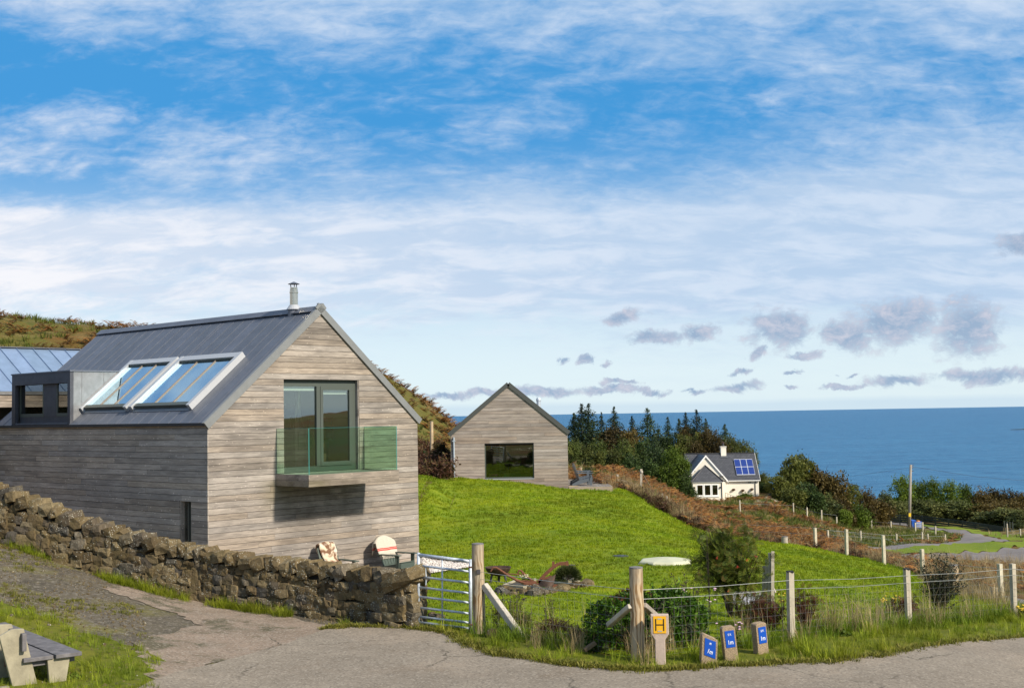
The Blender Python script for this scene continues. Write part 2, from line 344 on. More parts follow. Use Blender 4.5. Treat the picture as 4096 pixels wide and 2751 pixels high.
def dup(o, loc, rz=0.0, label=None, scale=None, parent=None):
    c = o.copy(); C.objects.link(c)
    if parent is None:
        c.location = loc; c.rotation_euler = (0, 0, rz)
        if scale is not None: c.scale = (scale,) * 3 if isinstance(scale, (int, float)) else scale
        if label: c['label'] = label
    else: c.parent = parent
    for ch in kids(o): dup(ch, None, parent=c)
    return c

# ------------------------------------------------------------- the lie of the land
def ray(x, y):
    """direction (per metre of depth) of the sight line through photo pixel x, y"""
    xr, yr = x - SW / 2, y - SH / 2; cr, sr = math.cos(ROLL), math.sin(ROLL)
    X = (xr * cr - yr * sr) / FOC; u = -(xr * sr + yr * cr) / FOC
    c, s = math.cos(PITCH), math.sin(PITCH); Yy = c - u * s
    return X / Yy, (s + u * c) / Yy
def P(x, y, Y):
    a, b = ray(x, y); return Vector((a * Y, Y, CZ + b * Y))
PROF = {  # photo column: list of (depth, height)
    -400: [(10, .3), (16, .5), (19, .95), (22, 1.5), (25, 1.9), (27, 1.7), (36, 1.2), (45, 1.4), (60, 6), (80, 12), (90, 12.8), (110, 13), (200, 8), (300, 0), (420, -70)],
    0: [(10, .1), (16, .26), (18, .42), (21, .8), (24.5, 1.26), (27, 1.0), (36, .5), (45, .8), (56, 3.0), (70, 7.6), (80, 10.35), (86, 10.2), (110, 8.5), (200, 2), (300, -20), (420, -70)],
    500: [(10, .05), (16, .17), (19, .29), (24, .50), (27, .15), (33, -.25), (45, .1), (56, 1.8), (70, 6.6), (82, 9.55), (88, 9.3), (110, 7.5), (200, 0), (300, -25), (420, -70)],
    833: [(10, 0), (17, .06), (23.4, .18), (27, -.3), (33, -.58), (45, -.4), (58, 1.5), (72, 6.0), (82, 9.0), (88, 8.8), (110, 6.5), (200, -2), (300, -28), (420, -70)],
    1300: [(10, 0), (17, 0), (22.3, .04), (25, -.35), (30, -.62), (45, -.45), (56, .5), (70, 4.6), (82, 7.6), (88, 7.4), (110, 5.0), (200, -4), (300, -30), (420, -70)],
    1500: [(10, 0), (17, 0), (21.5, .03), (25, -.3), (31, -.6), (38, -.5), (46, .3), (55, .8), (66, 2.8), (82, 6.55), (88, 6.2), (110, 3.5), (200, -5), (300, -30), (420, -70)],
    1672: [(10, 0), (17, 0), (21, .02), (24, -.16), (29, -.45), (33, -.5), (36, -.35), (42, .25), (50, 1.15), (55, .9), (62, 1.2), (70, 2.6), (82, 4.7), (88, 4.3), (110, 2.0), (200, -6), (300, -30), (420, -70)],
    1807: [(10, 0), (17, 0), (21, .0), (25, -.1), (31, -.42), (36, -.32), (45, .2), (55.8, .80), (65, 1.0), (74, 2.2), (82, 3.0), (90, 2.2), (120, 0), (200, -7), (300, -30), (420, -70)],
    2048: [(10, 0), (17, 0), (20, .03), (25, .0), (31, -.25), (36, -.2), (45, .15), (54, .55), (65, .5), (80, .4), (110, -1.2), (150, -4), (200, -8), (300, -32), (420, -70)],
    2263: [(10, 0), (17, 0), (20, .03), (25, -.02), (32, -.2), (40, -.12), (50, .12), (56, .2), (65, .1), (80, -.3), (110, -1.8), (150, -4.6), (200, -8), (300, -32), (420, -70)],
    2450: [(10, 0), (17, 0), (20, .03), (25, -.05), (32, -.22), (45, -.2), (56, .05), (62, -.25), (68, -.55), (85, -1.0), (100, -1.35), (130, -3.4), (165, -6.2), (200, -8.5), (300, -33), (420, -70)],
    2650: [(10, 0), (17, 0), (20, .02), (25, -.05), (31, -.22), (45, -.6), (54, -.75), (60, -1.2), (70, -1.75), (100, -3.0), (135, -5.3), (165, -7.4), (200, -9.5), (300, -34), (420, -70)],
    2807: [(10, 0), (17, 0), (20, .0), (26, -.08), (32, -.25), (38, -.6), (44, -.95), (50, -1.3), (56, -2.2), (70, -3.1), (100, -5.0), (135, -7.1), (158, -7.75), (175, -7.8), (205, -10), (300, -35), (420, -70)],
    3030: [(10, 0), (17, 0), (20, .0), (25, -.18), (32, -.6), (40, -1.05), (48, -1.5), (55, -2.6), (80, -5.0), (110, -7.0), (140, -7.75), (175, -7.8), (212, -9.8), (226, -13), (300, -36), (420, -70)],
    3168: [(10, 0), (17, 0), (19.3, 0), (23, -.15), (28, -.5), (35, -.95), (42, -1.3), (47, -1.55), (54, -2.8), (90, -6.2), (130, -8.4), (170, -9.3), (212, -11.5), (226, -15), (300, -38), (420, -70)],
    3500: [(10, 0), (17, -.03), (20, -.1), (22.5, -.30), (30, -1.05), (38, -1.6), (44.8, -2.0), (51, -3.2), (70, -5.0), (95, -7.5), (108, -8.6), (128, -10.3), (160, -12.6), (185, -14.1), (212, -15.3), (228, -19), (300, -40), (420, -70)],
    3800: [(10, 0), (17, -.08), (20, -.22), (24, -.5), (31, -1.3), (37, -2.0), (42, -2.4), (52, -3.5), (70, -5.2), (95, -7.7), (108, -8.8), (128, -10.6), (160, -13), (185, -14.3), (212, -15.5), (228, -19), (300, -40), (420, -70)],
    4096: [(10, 0), (16, -.15), (20.8, -.35), (24.3, -.56), (30, -1.3), (35, -1.95), (45, -2.65), (60, -4.2), (80, -6.5), (95, -8.0), (108, -9.3), (130, -11), (185, -14.5), (212, -15.8), (228, -19), (300, -40), (420, -70)],
    4500: [(10, 0), (16, -.3), (21, -.6), (25, -.9), (35, -2.2), (45, -3), (60, -4.8), (80, -7), (108, -9.8), (130, -11.5), (185, -15), (210, -17.5), (300, -40), (420, -70)],
}
def pchip(xs, ys, xq):
    xs = np.array(xs, float); ys = np.array(ys, float); h = np.diff(xs); d = np.diff(ys) / h; n = len(xs); mm = np.zeros(n)
    for i in range(1, n - 1):
        if d[i - 1] * d[i] > 0: w1 = 2 * h[i] + h[i - 1]; w2 = h[i] + 2 * h[i - 1]; mm[i] = (w1 + w2) / (w1 / d[i - 1] + w2 / d[i])
    mm[0], mm[-1] = d[0], d[-1]
    xq = np.clip(xq, xs[0], xs[-1]); i = np.clip(np.searchsorted(xs, xq) - 1, 0, n - 2); t = (xq - xs[i]) / h[i]
    return (2 * t**3 - 3 * t**2 + 1) * ys[i] + (t**3 - 2 * t**2 + t) * h[i] * mm[i] + (-2 * t**3 + 3 * t**2) * ys[i + 1] + (t**3 - t**2) * h[i] * mm[i + 1]
NLY, NT_ = 400, 240
LY0, LY1 = math.log(10), math.log(420); T0, T1 = -.5, .5
lyq = np.linspace(LY0, LY1, NLY); colx = sorted(PROF); colt = [(x - 2048) / FOC for x in colx]
cols = np.array([pchip([math.log(a) for a, b in PROF[x]], [b for a, b in PROF[x]], lyq) for x in colx])
tq = np.linspace(T0, T1, NT_)
TAB = np.array([pchip(colt, cols[:, j], tq) for j in range(NLY)]).T   # [t, ly]
ker = np.array([1, 3, 5, 3, 1.]); ker /= ker.sum()
TAB = np.apply_along_axis(lambda a: np.convolve(np.pad(a, 2, 'edge'), ker, 'valid'), 0, TAB)
def gz(x, y):
    """ground height, arrays or numbers"""
    x = np.asarray(x, float); y = np.asarray(y, float)
    ye = np.maximum(np.maximum(y, 10.0), np.abs(x) / .9); t = np.clip(x / ye, T0, T1 - 1e-6); ly = np.clip(np.log(ye), LY0, LY1 - 1e-6)
    a = (t - T0) / (T1 - T0) * (NT_ - 1); b = (ly - LY0) / (LY1 - LY0) * (NLY - 1)
    i = a.astype(int); j = b.astype(int); i = np.minimum(i, NT_ - 2); j = np.minimum(j, NLY - 2); fa = a - i; fb = b - j
    z = TAB[i, j] * (1 - fa) * (1 - fb) + TAB[i + 1, j] * fa * (1 - fb) + TAB[i, j + 1] * (1 - fa) * fb + TAB[i + 1, j + 1] * fa * fb
    # moorland rising east of the bay
    tr = x / np.maximum(y, 5.0); hh = np.clip((x - 70) / 190, 0, 1); hh = hh * hh * (3 - 2 * hh); gg = np.clip((tr - .62) / .5, 0, 1); gg = gg * gg * (3 - 2 * gg)
    z = z + hh * gg * (23 + 6 * np.sin(y * .02 + 1) + 3 * np.sin(x * .03 + y * .05))
    # soft hummocks, larger on the open hillside
    am = np.clip((ye - 55) / 40, 0, 1) * .22
    z = z + am * (np.sin(x * .55 + y * .23) * np.sin(y * .41 - x * .17) + .6 * np.sin(x * 1.3 - y * .6) * np.sin(y * .9 + x * .35))
    return z
def gzf(x, y): return float(gz(x, y))
def G(px, py):
    """world x, y of the ground seen at a photo pixel"""
    a, b = ray(px, py); Y = 9.0; pz = None
    if b > -.012: b = -.012
    while Y < 400:
        if CZ + b * Y < gzf(a * Y, Y): break
        Y *= 1.01
    lo, hi = Y / 1.01, Y
    for _ in range(18):
        m = (lo + hi) / 2
        if CZ + b * m < gzf(a * m, m): hi = m
        else: lo = m
    return (a * hi, hi)
def inside(poly, x, y):
    poly = np.asarray(poly); r = np.zeros(np.shape(x), bool); n = len(poly)
    for i in range(n):
        x0, y0 = poly[i]; x1, y1 = poly[(i + 1) % n]
        c = ((y0 > y) != (y1 > y)) & (x < (x1 - x0) * (y - y0) / ((y1 - y0) or 1e-9) + x0); r ^= c
    return r
def sheet(name, poly, step, lift, m, rough_edge=.06, ystep=None):
    """a ragged-edged sheet draped over the ground"""
    B = []; n = len(poly)
    for i in range(n):
        a, b = Vector(poly[i]), Vector(poly[(i + 1) % n]); L = (b - a).length; c = max(1, int(L / (step * .6)))
        for j in range(c):
            p = a.lerp(b, j / c); nn = (b - a).normalized(); nr = Vector((nn.y, -nn.x)); q = rough_edge * (mnoise.noise(Vector((p.x * 1.3, p.y * 1.3, 3))) + .7 * mnoise.noise(Vector((p.x * 5, p.y * 5, 9))))
            B.append(p + nr * q)
    xs = [p.x for p in B]; ys = [p.y for p in B]; gx, gy = np.meshgrid(np.arange(min(xs), max(xs), step), np.arange(min(ys), max(ys), ystep or step)); gx = gx.ravel(); gy = gy.ravel()
    pb = [(p.x, p.y) for p in B]; k_ = inside(pb, gx, gy); pts = B + [Vector((a, b)) for a, b in zip(gx[k_], gy[k_])]
    r = delaunay_2d_cdt(pts, [(i, (i + 1) % len(B)) for i in range(len(B))], [], 1, 1e-5)
    V = np.array([(p.x, p.y) for p in r[0]]); z = gz(V[:, 0], V[:, 1]) + lift; me = bpy.data.meshes.new(name)
    me.from_pydata([(a, b, c) for (a, b), c in zip(V, z)], [], [tuple(f) for f in r[2]]); me.update()
    if sum(p.normal.z for p in me.polygons[:20]) < 0: me.flip_normals()
    me.polygons.foreach_set('use_smooth', [True] * len(me.polygons)); me.materials.append(MATS[m]); o = link(name, me); o['kind'] = 'structure'
    return o

def build_land():
    def axis(lo, hi, f, c, g): # spacing f near c, growing by rate g
        a = [c]; s = f
        while a[-1] < hi: a.append(a[-1] + s); s = max(f, f + (abs(a[-1] - c)) * g)
        b = [c]; s = f
        while b[-1] > lo: b.append(b[-1] - s); s = max(f, f + (abs(b[-1] - c)) * g)
        return np.array(sorted(set(a + b)))
    xs = axis(-430, 430, .4, 0, .016); ys = axis(-140, 430, .35, 24, .013)
    gx, gy = np.meshgrid(xs, ys); z = gz(gx, gy)
    edge = np.clip((np.maximum(np.abs(gx) - 320, -gy - 60)) / 110, 0, 1); z = z - edge * 70
    V = np.stack([gx, gy, z], -1).reshape(-1, 3); nx, ny = len(xs), len(ys)
    i = np.arange(nx - 1); j = np.arange(ny - 1); ii, jj = np.meshgrid(i, j); a = (jj * nx + ii).ravel()
    F = np.stack([a, a + 1, a + 1 + nx, a + nx], -1)
    me = bpy.data.meshes.new('ground'); me.from_pydata(V.tolist(), [], F.tolist()); me.update(); me.polygons.foreach_set('use_smooth', [True] * len(me.polygons)); me.materials.append(MATS['rough_ground'])
    o = link('ground', me); o['kind'] = 'structure'
ground_mat('rough_ground', [(.115, .105, .022), ((.16, .062, .020), .11, .46, .60, .8), ((.19, .15, .06), .35, .5, .66, .7), ((.06, .075, .016), .8, .52, .68, .7), ((.20, .085, .025), 2.2, .55, .7, .5)], .8, 6, bdist=.15)
ground_mat('lawn', [(.165, .225, .007), ((.225, .255, .010), .45, .42, .62, .9), ((.10, .165, .006), 1.6, .50, .66, .8), ((.24, .24, .020), 3.5, .55, .7, .5), ((.08, .14, .006), 14, .5, .64, .5)], .9, 38, bdist=.035)
ground_mat('verge', [(.12, .14, .012), ((.17, .165, .02), 1.2, .42, .62, .9), ((.06, .085, .010), 5, .52, .68, .7), ((.10, .085, .035), 9, .58, .7, .6)], .9, 30, bdist=.04)
ground_mat('far_grass', [(.135, .185, .012), ((.17, .20, .018), .25, .42, .62, .9), ((.08, .12, .010), 1.1, .54, .7, .6)], .5, 10, bdist=.06)
ground_mat('asphalt', [(.245, .205, .155), ((.19, .157, .118), .55, .42, .62, .8), ((.30, .25, .19), 2.4, .5, .7, .5), ((.19, .158, .12), 22, .48, .64, .6), ((.17, .13, .09), .9, .56, .70, .6), ((.33, .26, .19), .33, .52, .66, .5), ((.36, .31, .26), 48, .60, .68, .5)], .45, 160, bdist=.006, cracks=.7)
ground_mat('old_asphalt', [(.26, .195, .142), ((.185, .142, .10), 1.1, .42, .62, .8), ((.27, .22, .17), 3.2, .5, .66, .6), ((.075, .068, .035), 1.5, .53, .62, .85), ((.12, .10, .08), 60, .52, .66, .5)], .5, 120, bdist=.008, cracks=.9)
ground_mat('gravel_dirt', [(.135, .112, .078), ((.085, .072, .052), .9, .45, .62, .8), ((.19, .17, .040), .75, .50, .62, .75), ((.25, .22, .17), 14, .52, .62, .8), ((.05, .043, .035), 9, .54, .66, .75), ((.40, .37, .33), 34, .62, .68, .8)], .9, 75, bdist=.03)
ground_mat('white_gravel', [(.52, .47, .42), ((.28, .25, .21), 22, .48, .6, .9), ((.72, .68, .62), 34, .55, .66, .9)], 1, 55, bdist=.04)
ground_mat('far_road', [(.17, .15, .14), ((.22, .20, .185), .4, .42, .62, .8), ((.15, .14, .13), 2.0, .55, .7, .5)], .3, 30)
ground_mat('yard', [(.30, .25, .17), ((.22, .20, .13), .8, .45, .6, .8)], .4, 20)
build_land()
# ------------------------------------------------------------- surfaces on the land
g_ = lambda pts: [G(*p) for p in pts]
ROAD_EDGE = g_([(1300, 2520), (1400, 2512), (1600, 2516), (1700, 2524), (1811, 2543), (1853, 2575), (1905, 2596), (1986, 2621), (2039, 2631), (2197, 2656), (2302, 2670), (2411, 2680), (2551, 2691), (2692, 2687), (2867, 2673), (3020, 2670), (3111, 2659), (3321, 2656), (3532, 2628), (3673, 2594), (3860, 2570), (4096, 2556), (4350, 2535)])
road_poly = ROAD_EDGE + [(16, 17), (16, 6), (-7.5, 6), (-6.2, 12)] + g_([(560, 2749), (700, 2695), (900, 2645), (1130, 2585)])
sheet('road', road_poly, .35, .030, 'asphalt', .07)
lane_edge = [(0, 2411), (105, 2439), (176, 2463), (246, 2492), (299, 2527), (404, 2548), (474, 2579), (527, 2590), (580, 2604), (615, 2632), (667, 2653), (640, 2681), (580, 2709), (640, 2748)]
sheet('grass_verge', [(-13, 21)] + g_([(-250, 2370)] + lane_edge) + [(-4.6, 12), (-8, 8), (-16, 10)], .3, .020, 'verge', .1)
sheet('gravel_track', [(-14.5, 24.8)] + g_([(0, 2200), (421, 2290), (833, 2395), (1300, 2462), (1660, 2500), (1500, 2530), (1130, 2600), (900, 2655), (700, 2710), (560, 2749)]) + [(-4.2, 12), (-9, 14), (-14, 19)], .3, .010, 'gravel_dirt', .12)
sheet('old_tarmac', g_([(397, 2354), (470, 2344), (510, 2342), (580, 2361), (632, 2372), (720, 2393), (860, 2415), (1000, 2440), (1140, 2466), (1300, 2498), (1420, 2516), (1290, 2545), (1150, 2592), (900, 2650), (800, 2672), (700, 2704), (640, 2722), (590, 2700), (600, 2640), (545, 2575), (590, 2545), (700, 2528), (800, 2505), (740, 2478), (640, 2438), (560, 2405), (440, 2378)]), .22, .020, 'old_asphalt', .22)
FAR_FENCE = g_([(4350, 2600), (4008, 2452), (3850, 2400), (3692, 2331), (3537, 2256), (3387, 2213), (3250, 2197), (3140, 2178), (2960, 2143), (2807, 2126), (2650, 2046), (2562, 1992), (2470, 1955)])
LAWN = g_([(1640, 2496), (1941, 2528), (2300, 2600), (2553, 2640), (2800, 2610), (3168, 2562), (3634, 2499), (4057, 2470), (4350, 2470)]) + FAR_FENCE + [(4.4, 55.5), (-3.0, 55.5), (-5.2, 52), (-6.5, 44), (-4, 36), (-2.5, 33)] + g_([(1700, 2300), (1660, 2400)])
sheet('lawn', LAWN, .6, .016, 'lawn', .12)
VERGE = ROAD_EDGE[2:] + g_([(4350, 2470), (4057, 2470), (3634, 2499), (3168, 2562), (2800, 2612), (2553, 2642), (2300, 2602), (1941, 2530), (1700, 2500)])
sheet('roadside_verge', VERGE, .3, .022, 'verge', .08)
sheet('gravel_bed', g_([(1690, 2234), (1885, 2257), (1900, 2270), (1800, 2286), (1690, 2303)]) + [(-2.9, 29.4), (-6.5, 26.6), (-8.4, 29.0)], .3, .05, 'white_gravel', .02)
far_main = g_([(3440, 2216), (3520, 2217), (3600, 2222), (3720, 2220), (3850, 2210), (4000, 2198), (4096, 2190), (4300, 2180), (4300, 2262), (4096, 2256), (3980, 2247), (3870, 2238), (3700, 2243), (3600, 2243), (3500, 2238), (3440, 2232)])
sheet('lower_road', far_main, 1.0, .05, 'far_road', .04, 1.0)
sheet('lower_lane', g_([(3395, 2186), (3450, 2185), (3530, 2182), (3650, 2172), (3760, 2165), (3845, 2160), (3838, 2145), (3790, 2128), (3720, 2115), (3660, 2104), (3600, 2100), (3520, 2092), (3520, 2089), (3600, 2093), (3675, 2101), (3760, 2114), (3880, 2130), (3960, 2148), (4040, 2164), (3960, 2168), (3850, 2174), (3760, 2179), (3650, 2188), (3530, 2197), (3450, 2201), (3395, 2203)]), 1.0, .06, 'far_road', .04, 1.0)
sheet('grass_island', g_([(3455, 2214), (3470, 2203), (3530, 2198), (3650, 2189), (3760, 2180), (3850, 2175), (3960, 2169), (4096, 2160), (4300, 2150), (4300, 2180), (4096, 2189), (4000, 2197), (3850, 2209), (3720, 2219), (3600, 2221), (3520, 2216)]), 1.5, .10, 'far_grass', .05, 1.5)
sheet('grass_bank', g_([(3395, 2185), (3420, 2168), (3600, 2140), (3700, 2118), (3790, 2129), (3838, 2146), (3843, 2158), (3760, 2163), (3650, 2170), (3530, 2180), (3450, 2183)]), 1.5, .04, 'far_grass', .06, 1.5)
sheet('grass_margin', g_([(3600, 2091), (3675, 2098), (3760, 2111), (3880, 2127), (3960, 2145), (4040, 2162), (4300, 2148), (4300, 2135), (4096, 2142), (4000, 2130), (3900, 2118), (3780, 2104), (3640, 2088)]), 1.5, .04, 'far_grass', .06, 1.5)
sheet('garden_path', g_([(3860, 2352), (3960, 2372), (4096, 2402), (4300, 2440), (4300, 2475), (4096, 2434), (3960, 2395), (3880, 2372)]), .4, .035, 'far_road', .03)
sheet('cottage_yard', g_([(3010, 2004), (3060, 1990), (3120, 1988), (3140, 2004), (3090, 2016), (3030, 2016)]), .8, .06, 'yard', .15)

# ------------------------------------------------------------- sea
def sea_mat():
    m = bpy.data.materials.new('sea'); m.use_nodes = True; q = NT(m.node_tree); b = q.n['Principled BSDF']
    tc = q.new('ShaderNodeTexCoord'); v = tc.outputs['Object']; sp = q.new('ShaderNodeSeparateXYZ'); q.l.new(v, sp.inputs[0])
    big = q.noise(q.vmul(v, (.0011, .007, 1)), 1, 5, .6, .3); mid = q.noise(q.vmul(v, (.035, .16, 1)), 1, 7, .75, .3)
    dist = q.mr(sp.outputs[1], 500, 9000)
    c = q.mix(q.mr(big, .40, .62), (.014, .088, .20), (.028, .14, .275))
    c = q.mix(q.m('POWER', dist, .5), c, (.008, .058, .155))
    md2 = q.noise(q.vmul(v, (.005, .030, 1)), 1, 8, .72, .4); c = q.mix(q.m('MULTIPLY', q.mr(md2, .46, .62), .6), c, (.055, .20, .35)); c = q.mix(q.m('MULTIPLY', q.mr(mid, .44, .60), .9), c, (.07, .235, .39))
    q.put(b.inputs['Base Color'], c); b.inputs['Roughness'].default_value = .42; b.inputs['IOR'].default_value = 1.33; b.inputs['Specular IOR Level'].default_value = .16
    bp = q.new('ShaderNodeBump'); q.put(bp.inputs['Height'], q.m('ADD', mid, q.noise(q.vmul(v, (.25, .6, 1)), 1, 4, .6))); bp.inputs['Strength'].default_value = 1; bp.inputs['Distance'].default_value = 2.0; q.l.new(bp.outputs[0], b.inputs['Normal'])
    MATS['sea'] = m
sea_mat()
me = bpy.data.meshes.new('sea'); s_ = 70000
me.from_pydata([(-s_, -s_, -58), (s_, -s_, -58), (s_, s_, -58), (-s_, s_, -58)], [], [(0, 1, 2, 3)]); me.materials.append(MATS['sea']); o = link('sea', me); o['kind'] = 'structure'
mat('rock_dark', (.03, .028, .026), .9, nscale=.4)
mb = MB()
for i in range(9):
    c = P(4050 + i * 8, 1735, 3200 + R.uniform(-5, 5)); c.z = -58; r = R.uniform(4, 9)
    mb.lathe((c.x, c.y, c.z), [(r * 1.6, -1), (r, r * .12), (r * .4, r * .25)], 7)
o = link('rocky_islet', mb.mesh('rocky_islet', 'rock_dark')); tag(o, 'low dark reef breaking the sea near the right edge', 'reef')

# ------------------------------------------------------------- timber house
YAW, HX, HY = .833, -7.157, 29.33
WD, LN, ZE, ZR, ZB, BH = 6.71, 10.7, 3.5, 6.333, -.60, .145
TP = (ZR - ZE) / (WD / 2)
house = thing('timber_house', 'large timber-clad house with steep zinc roof and glass balcony behind the stone wall', 'house', (HX, HY, 0), YAW)
def local_hit(px, py, n, d, org=(HX, HY, 0), yaw=YAW):
    a, b = ray(px, py); r = Vector((a, 1, b)); o_ = Vector((0, 0, CZ)) - Vector(org); M = Matrix.Rotation(-yaw, 3, 'Z'); r = M @ r; o_ = M @ o_; n = Vector(n)
    return o_ + r * ((d - o_.dot(n)) / r.dot(n))
ROW0 = 3.35 - 28 * BH  # bottom row edge
def wood_row_pieces(z0, z1, ext, holes, seed, maxlen=3.9, joints=True):
    """board pieces of one row: list of (a0, a1, b0, b1): bottom extent, top extent"""
    (a0, a1), (b0, b1) = ext(z0), ext(z1); segs = [(a0, a1, b0, b1)]
    for h0, h1, hz0, hz1 in holes:
        if z1 > hz0 + .02 and z0 < hz1 - .02:
            ns = []
            for p in segs:
                if p[0] < h1 and p[1] > h0:
                    if h0 - p[0] > .02: ns.append((p[0], h0, p[2], h0))
                    if p[1] - h1 > .02: ns.append((h1, p[1], h1, p[3]))
                else: ns.append(p)
            segs = ns
    r = random.Random(seed); outl = []
    for s in segs:
        cut = [s[0]]; x = s[0] + (r.uniform(1.0, maxlen))
        while joints and x < min(s[1], s[3]) - .5:
            if x > max(s[0], s[2]) + .3: cut.append(x)
            x += r.uniform(2.2, maxlen)
        cut.append(s[1])
        for i in range(len(cut) - 1):
            lo, hi = cut[i], cut[i + 1]; g = .002
            outl.append((lo + (g if i else 0), hi - (g if i < len(cut) - 2 else 0), (s[2] if i == 0 else lo + g), (s[3] if i == len(cut) - 2 else hi - g)))
    return outl
def clad(parent, rows, ext, holes, m, mapf, seed=0, maxlen=3.9, joint_rows=None, gap=.0095):
    for i, (z0, z1) in enumerate(rows):
        for a0, a1, b0, b1 in wood_row_pieces(z0, z1 - gap, ext, holes, seed + i, maxlen, joint_rows is None or joint_rows(i)):
            if a1 - a0 < .03: continue
            t = .021 + R.uniform(-.0015, .0015)
            P8 = [mapf(a0, 0, z0), mapf(a1, 0, z0), mapf(a1, t, z0), mapf(a0, t, z0), mapf(b0, 0, z1 - gap), mapf(b1, 0, z1 - gap), mapf(b1, t, z1 - gap), mapf(b0, t, z1 - gap)]
            part('board', MB().hexa(P8), m, parent)
def gable_ext(z):
    if z <= ZE: return (0.0, WD)
    d = (z - ZE) / TP; return (min(d, WD / 2 - .01), max(WD - d, WD / 2 + .01))
WIN = (2.19, 4.63, ROW0 + 20 * BH, ROW0 + 36 * BH)      # u0, u1, z0, z1
SLOT = (.66, 1.15, -.2, ROW0 + 16 * BH)
def build_house():
    # backing walls with real openings
    b = MB(); t = .18
    b.box(.002, WIN[0], .002, t, ZB, ZE); b.box(WIN[1], WD, .002, t, ZB, ZE); b.box(WIN[0], WIN[1], .002, t, ZB, WIN[2])
    zt = WIN[3]; d = (zt - ZE) / TP
    b.prism([(.002, .002, ZE), (WIN[0], .002, ZE), (WIN[0], .002, zt), (d, .002, zt)], (0, t, 0)); b.prism([(WIN[1], .002, ZE), (WD, .002, ZE), (WD - d, .002, zt), (WIN[1], .002, zt)], (0, t, 0))
    b.prism([(d, .002, zt), (WD - d, .002, zt), (WD / 2, .002, ZR - .02)], (0, t, 0))
    wall = part('gable_wall', b, 'black', house)
    rows = [(ROW0 + i * BH, ROW0 + (i + 1) * BH) for i in range(int((ZR - ROW0) / BH))]
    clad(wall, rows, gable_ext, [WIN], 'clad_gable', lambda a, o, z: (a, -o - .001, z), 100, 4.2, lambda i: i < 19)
    b = MB(); b.box(.002, t, t, SLOT[0], ZB, ZE - .03); b.box(.002, t, SLOT[1], LN, ZB, ZE - .03); b.box(.002, t, SLOT[0], SLOT[1], SLOT[3], ZE - .03)
    side = part('side_wall', b, 'black', house)
    rows = [(ROW0 + i * BH, min(ROW0 + (i + 1) * BH, ZE - .06)) for i in range(29)]
    clad(side, rows, lambda z: (-.021, LN), [SLOT], 'clad_side', lambda a, o, z: (-o - .001, a, z), 300, 4.6)
    for nm, bx in (('rear_wall', (0, WD, LN - .15, LN, ZB, ZE)), ('side_wall', (WD - .15, WD - .002, .2, LN - .2, ZB, ZE))): part(nm, MB().box(*bx), 'clad_side', house)
    part('rear_gable', MB().prism([(0, LN - .15, ZE), (WD, LN - .15, ZE), (WD / 2, LN - .15, ZR - .05)], (0, .15, 0)), 'clad_side', house)
    # slot window
    s = part('slot_window', MB().box(.10, .14, SLOT[0], SLOT[1], -.2, SLOT[3]), 'dark_glass', house)
    f = MB(); f.box(.0, .15, SLOT[1] - .03, SLOT[1] + .001, -.2, SLOT[3]); part('reveal', f, 'clad_side', s)
    f = MB()
    for y in (.80, .92): f.box(.07, .10, y - .03, y + .03, -.2, SLOT[3])
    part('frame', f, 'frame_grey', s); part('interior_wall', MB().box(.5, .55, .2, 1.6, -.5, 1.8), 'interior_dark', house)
    # interior of the upper floor
    part('floor', MB().box(.18, WD - .16, .18, 7.0, 2.10, 2.25), 'interior', house); part('partition', MB().prism([(.2, 6.0, 2.25), (WD - .2, 6.0, 2.25), (WD - .2, 6.0, ZE), (WD / 2, 6.0, ZR - .25), (.2, 6.0, ZE)], (0, .08, 0)), 'interior', house)
    part('knee_wall', MB().box(.19, .22, .2, 6.6, 2.25, ZE), 'interior', house); part('knee_wall', MB().box(WD - .2, WD - .16, .2, 6.6, 2.25, ZE), 'interior', house)
    # roof: sarking with openings, then one zinc panel per bay
    sky_rects = [(1.13, 3.88), (4.02, 6.40)]; dorm = (6.36, 9.68)
    def pieces(v0, v1):
        vm = (v0 + v1) / 2
        for a, c in sky_rects:
            if a < vm < c: return [(-.05, .33), (1.90, WD / 2)]
        if dorm[0] < vm < dorm[1]: return [(1.62, WD / 2)]
        return [(-.05, WD / 2)]
    n_ = Vector((-TP, 0, 1)).normalized()
    def slab(b, u0, u1, v0, v1, lo, hi, side=1):
        q = []
        for off in (lo, hi):
            for u, v in ((u0, v0), (u1, v0), (u1, v1), (u0, v1)):
                p = Vector((u, v, ZE + u * TP)) + n_ * off
                if side < 0: p.x = WD - p.x
                q.append(p)
        b.hexa(q)
    cuts = sorted({0.0, LN, 1.13, 3.88, 4.02, 6.40, 9.68}); b = MB()
    for a, c in zip(cuts, cuts[1:]):
        for u0, u1 in pieces(a, c): slab(b, u0, u1, a + .02, c + .02 if c < LN else c, -.12, .0)
    slab(b, -.05, WD / 2, .02, LN, -.12, 0, -1)
    roof = part('roof', b, 'interior', house)
    bays = [0.0] + list(np.linspace(.30, 1.13, 3)) + list(np.linspace(1.13, 3.88, 7)[1:]) + [4.02] + list(np.linspace(4.02, 6.38, 6)[1:]) + list(np.linspace(6.38, 9.68, 8)[1:]) + [10.2, LN]
    for a, c in zip(bays, bays[1:]):
        if c - a < .05: continue
        for u0, u1 in pieces(a, c):
            b = MB(); slab(b, u0, u1, a + .001, c - .001, .002, .012); slab(b, u0, u1, c - .011, c - .001, .012, .019); part('roof_panel', b, 'zinc', roof)
    for a in np.arange(0, LN - .2, .44):
        b = MB(); slab(b, -.05, WD / 2, a + .001, a + .439, .002, .012, -1); slab(b, -.05, WD / 2, a + .425, a + .439, .012, .045, -1); part('roof_panel', b, 'zinc', roof)
    b = MB() # ridge capping
    for s in (1, -1): slab(b, WD / 2 - .16, WD / 2 + .012, -.02, LN + .02, .046, .062, s)
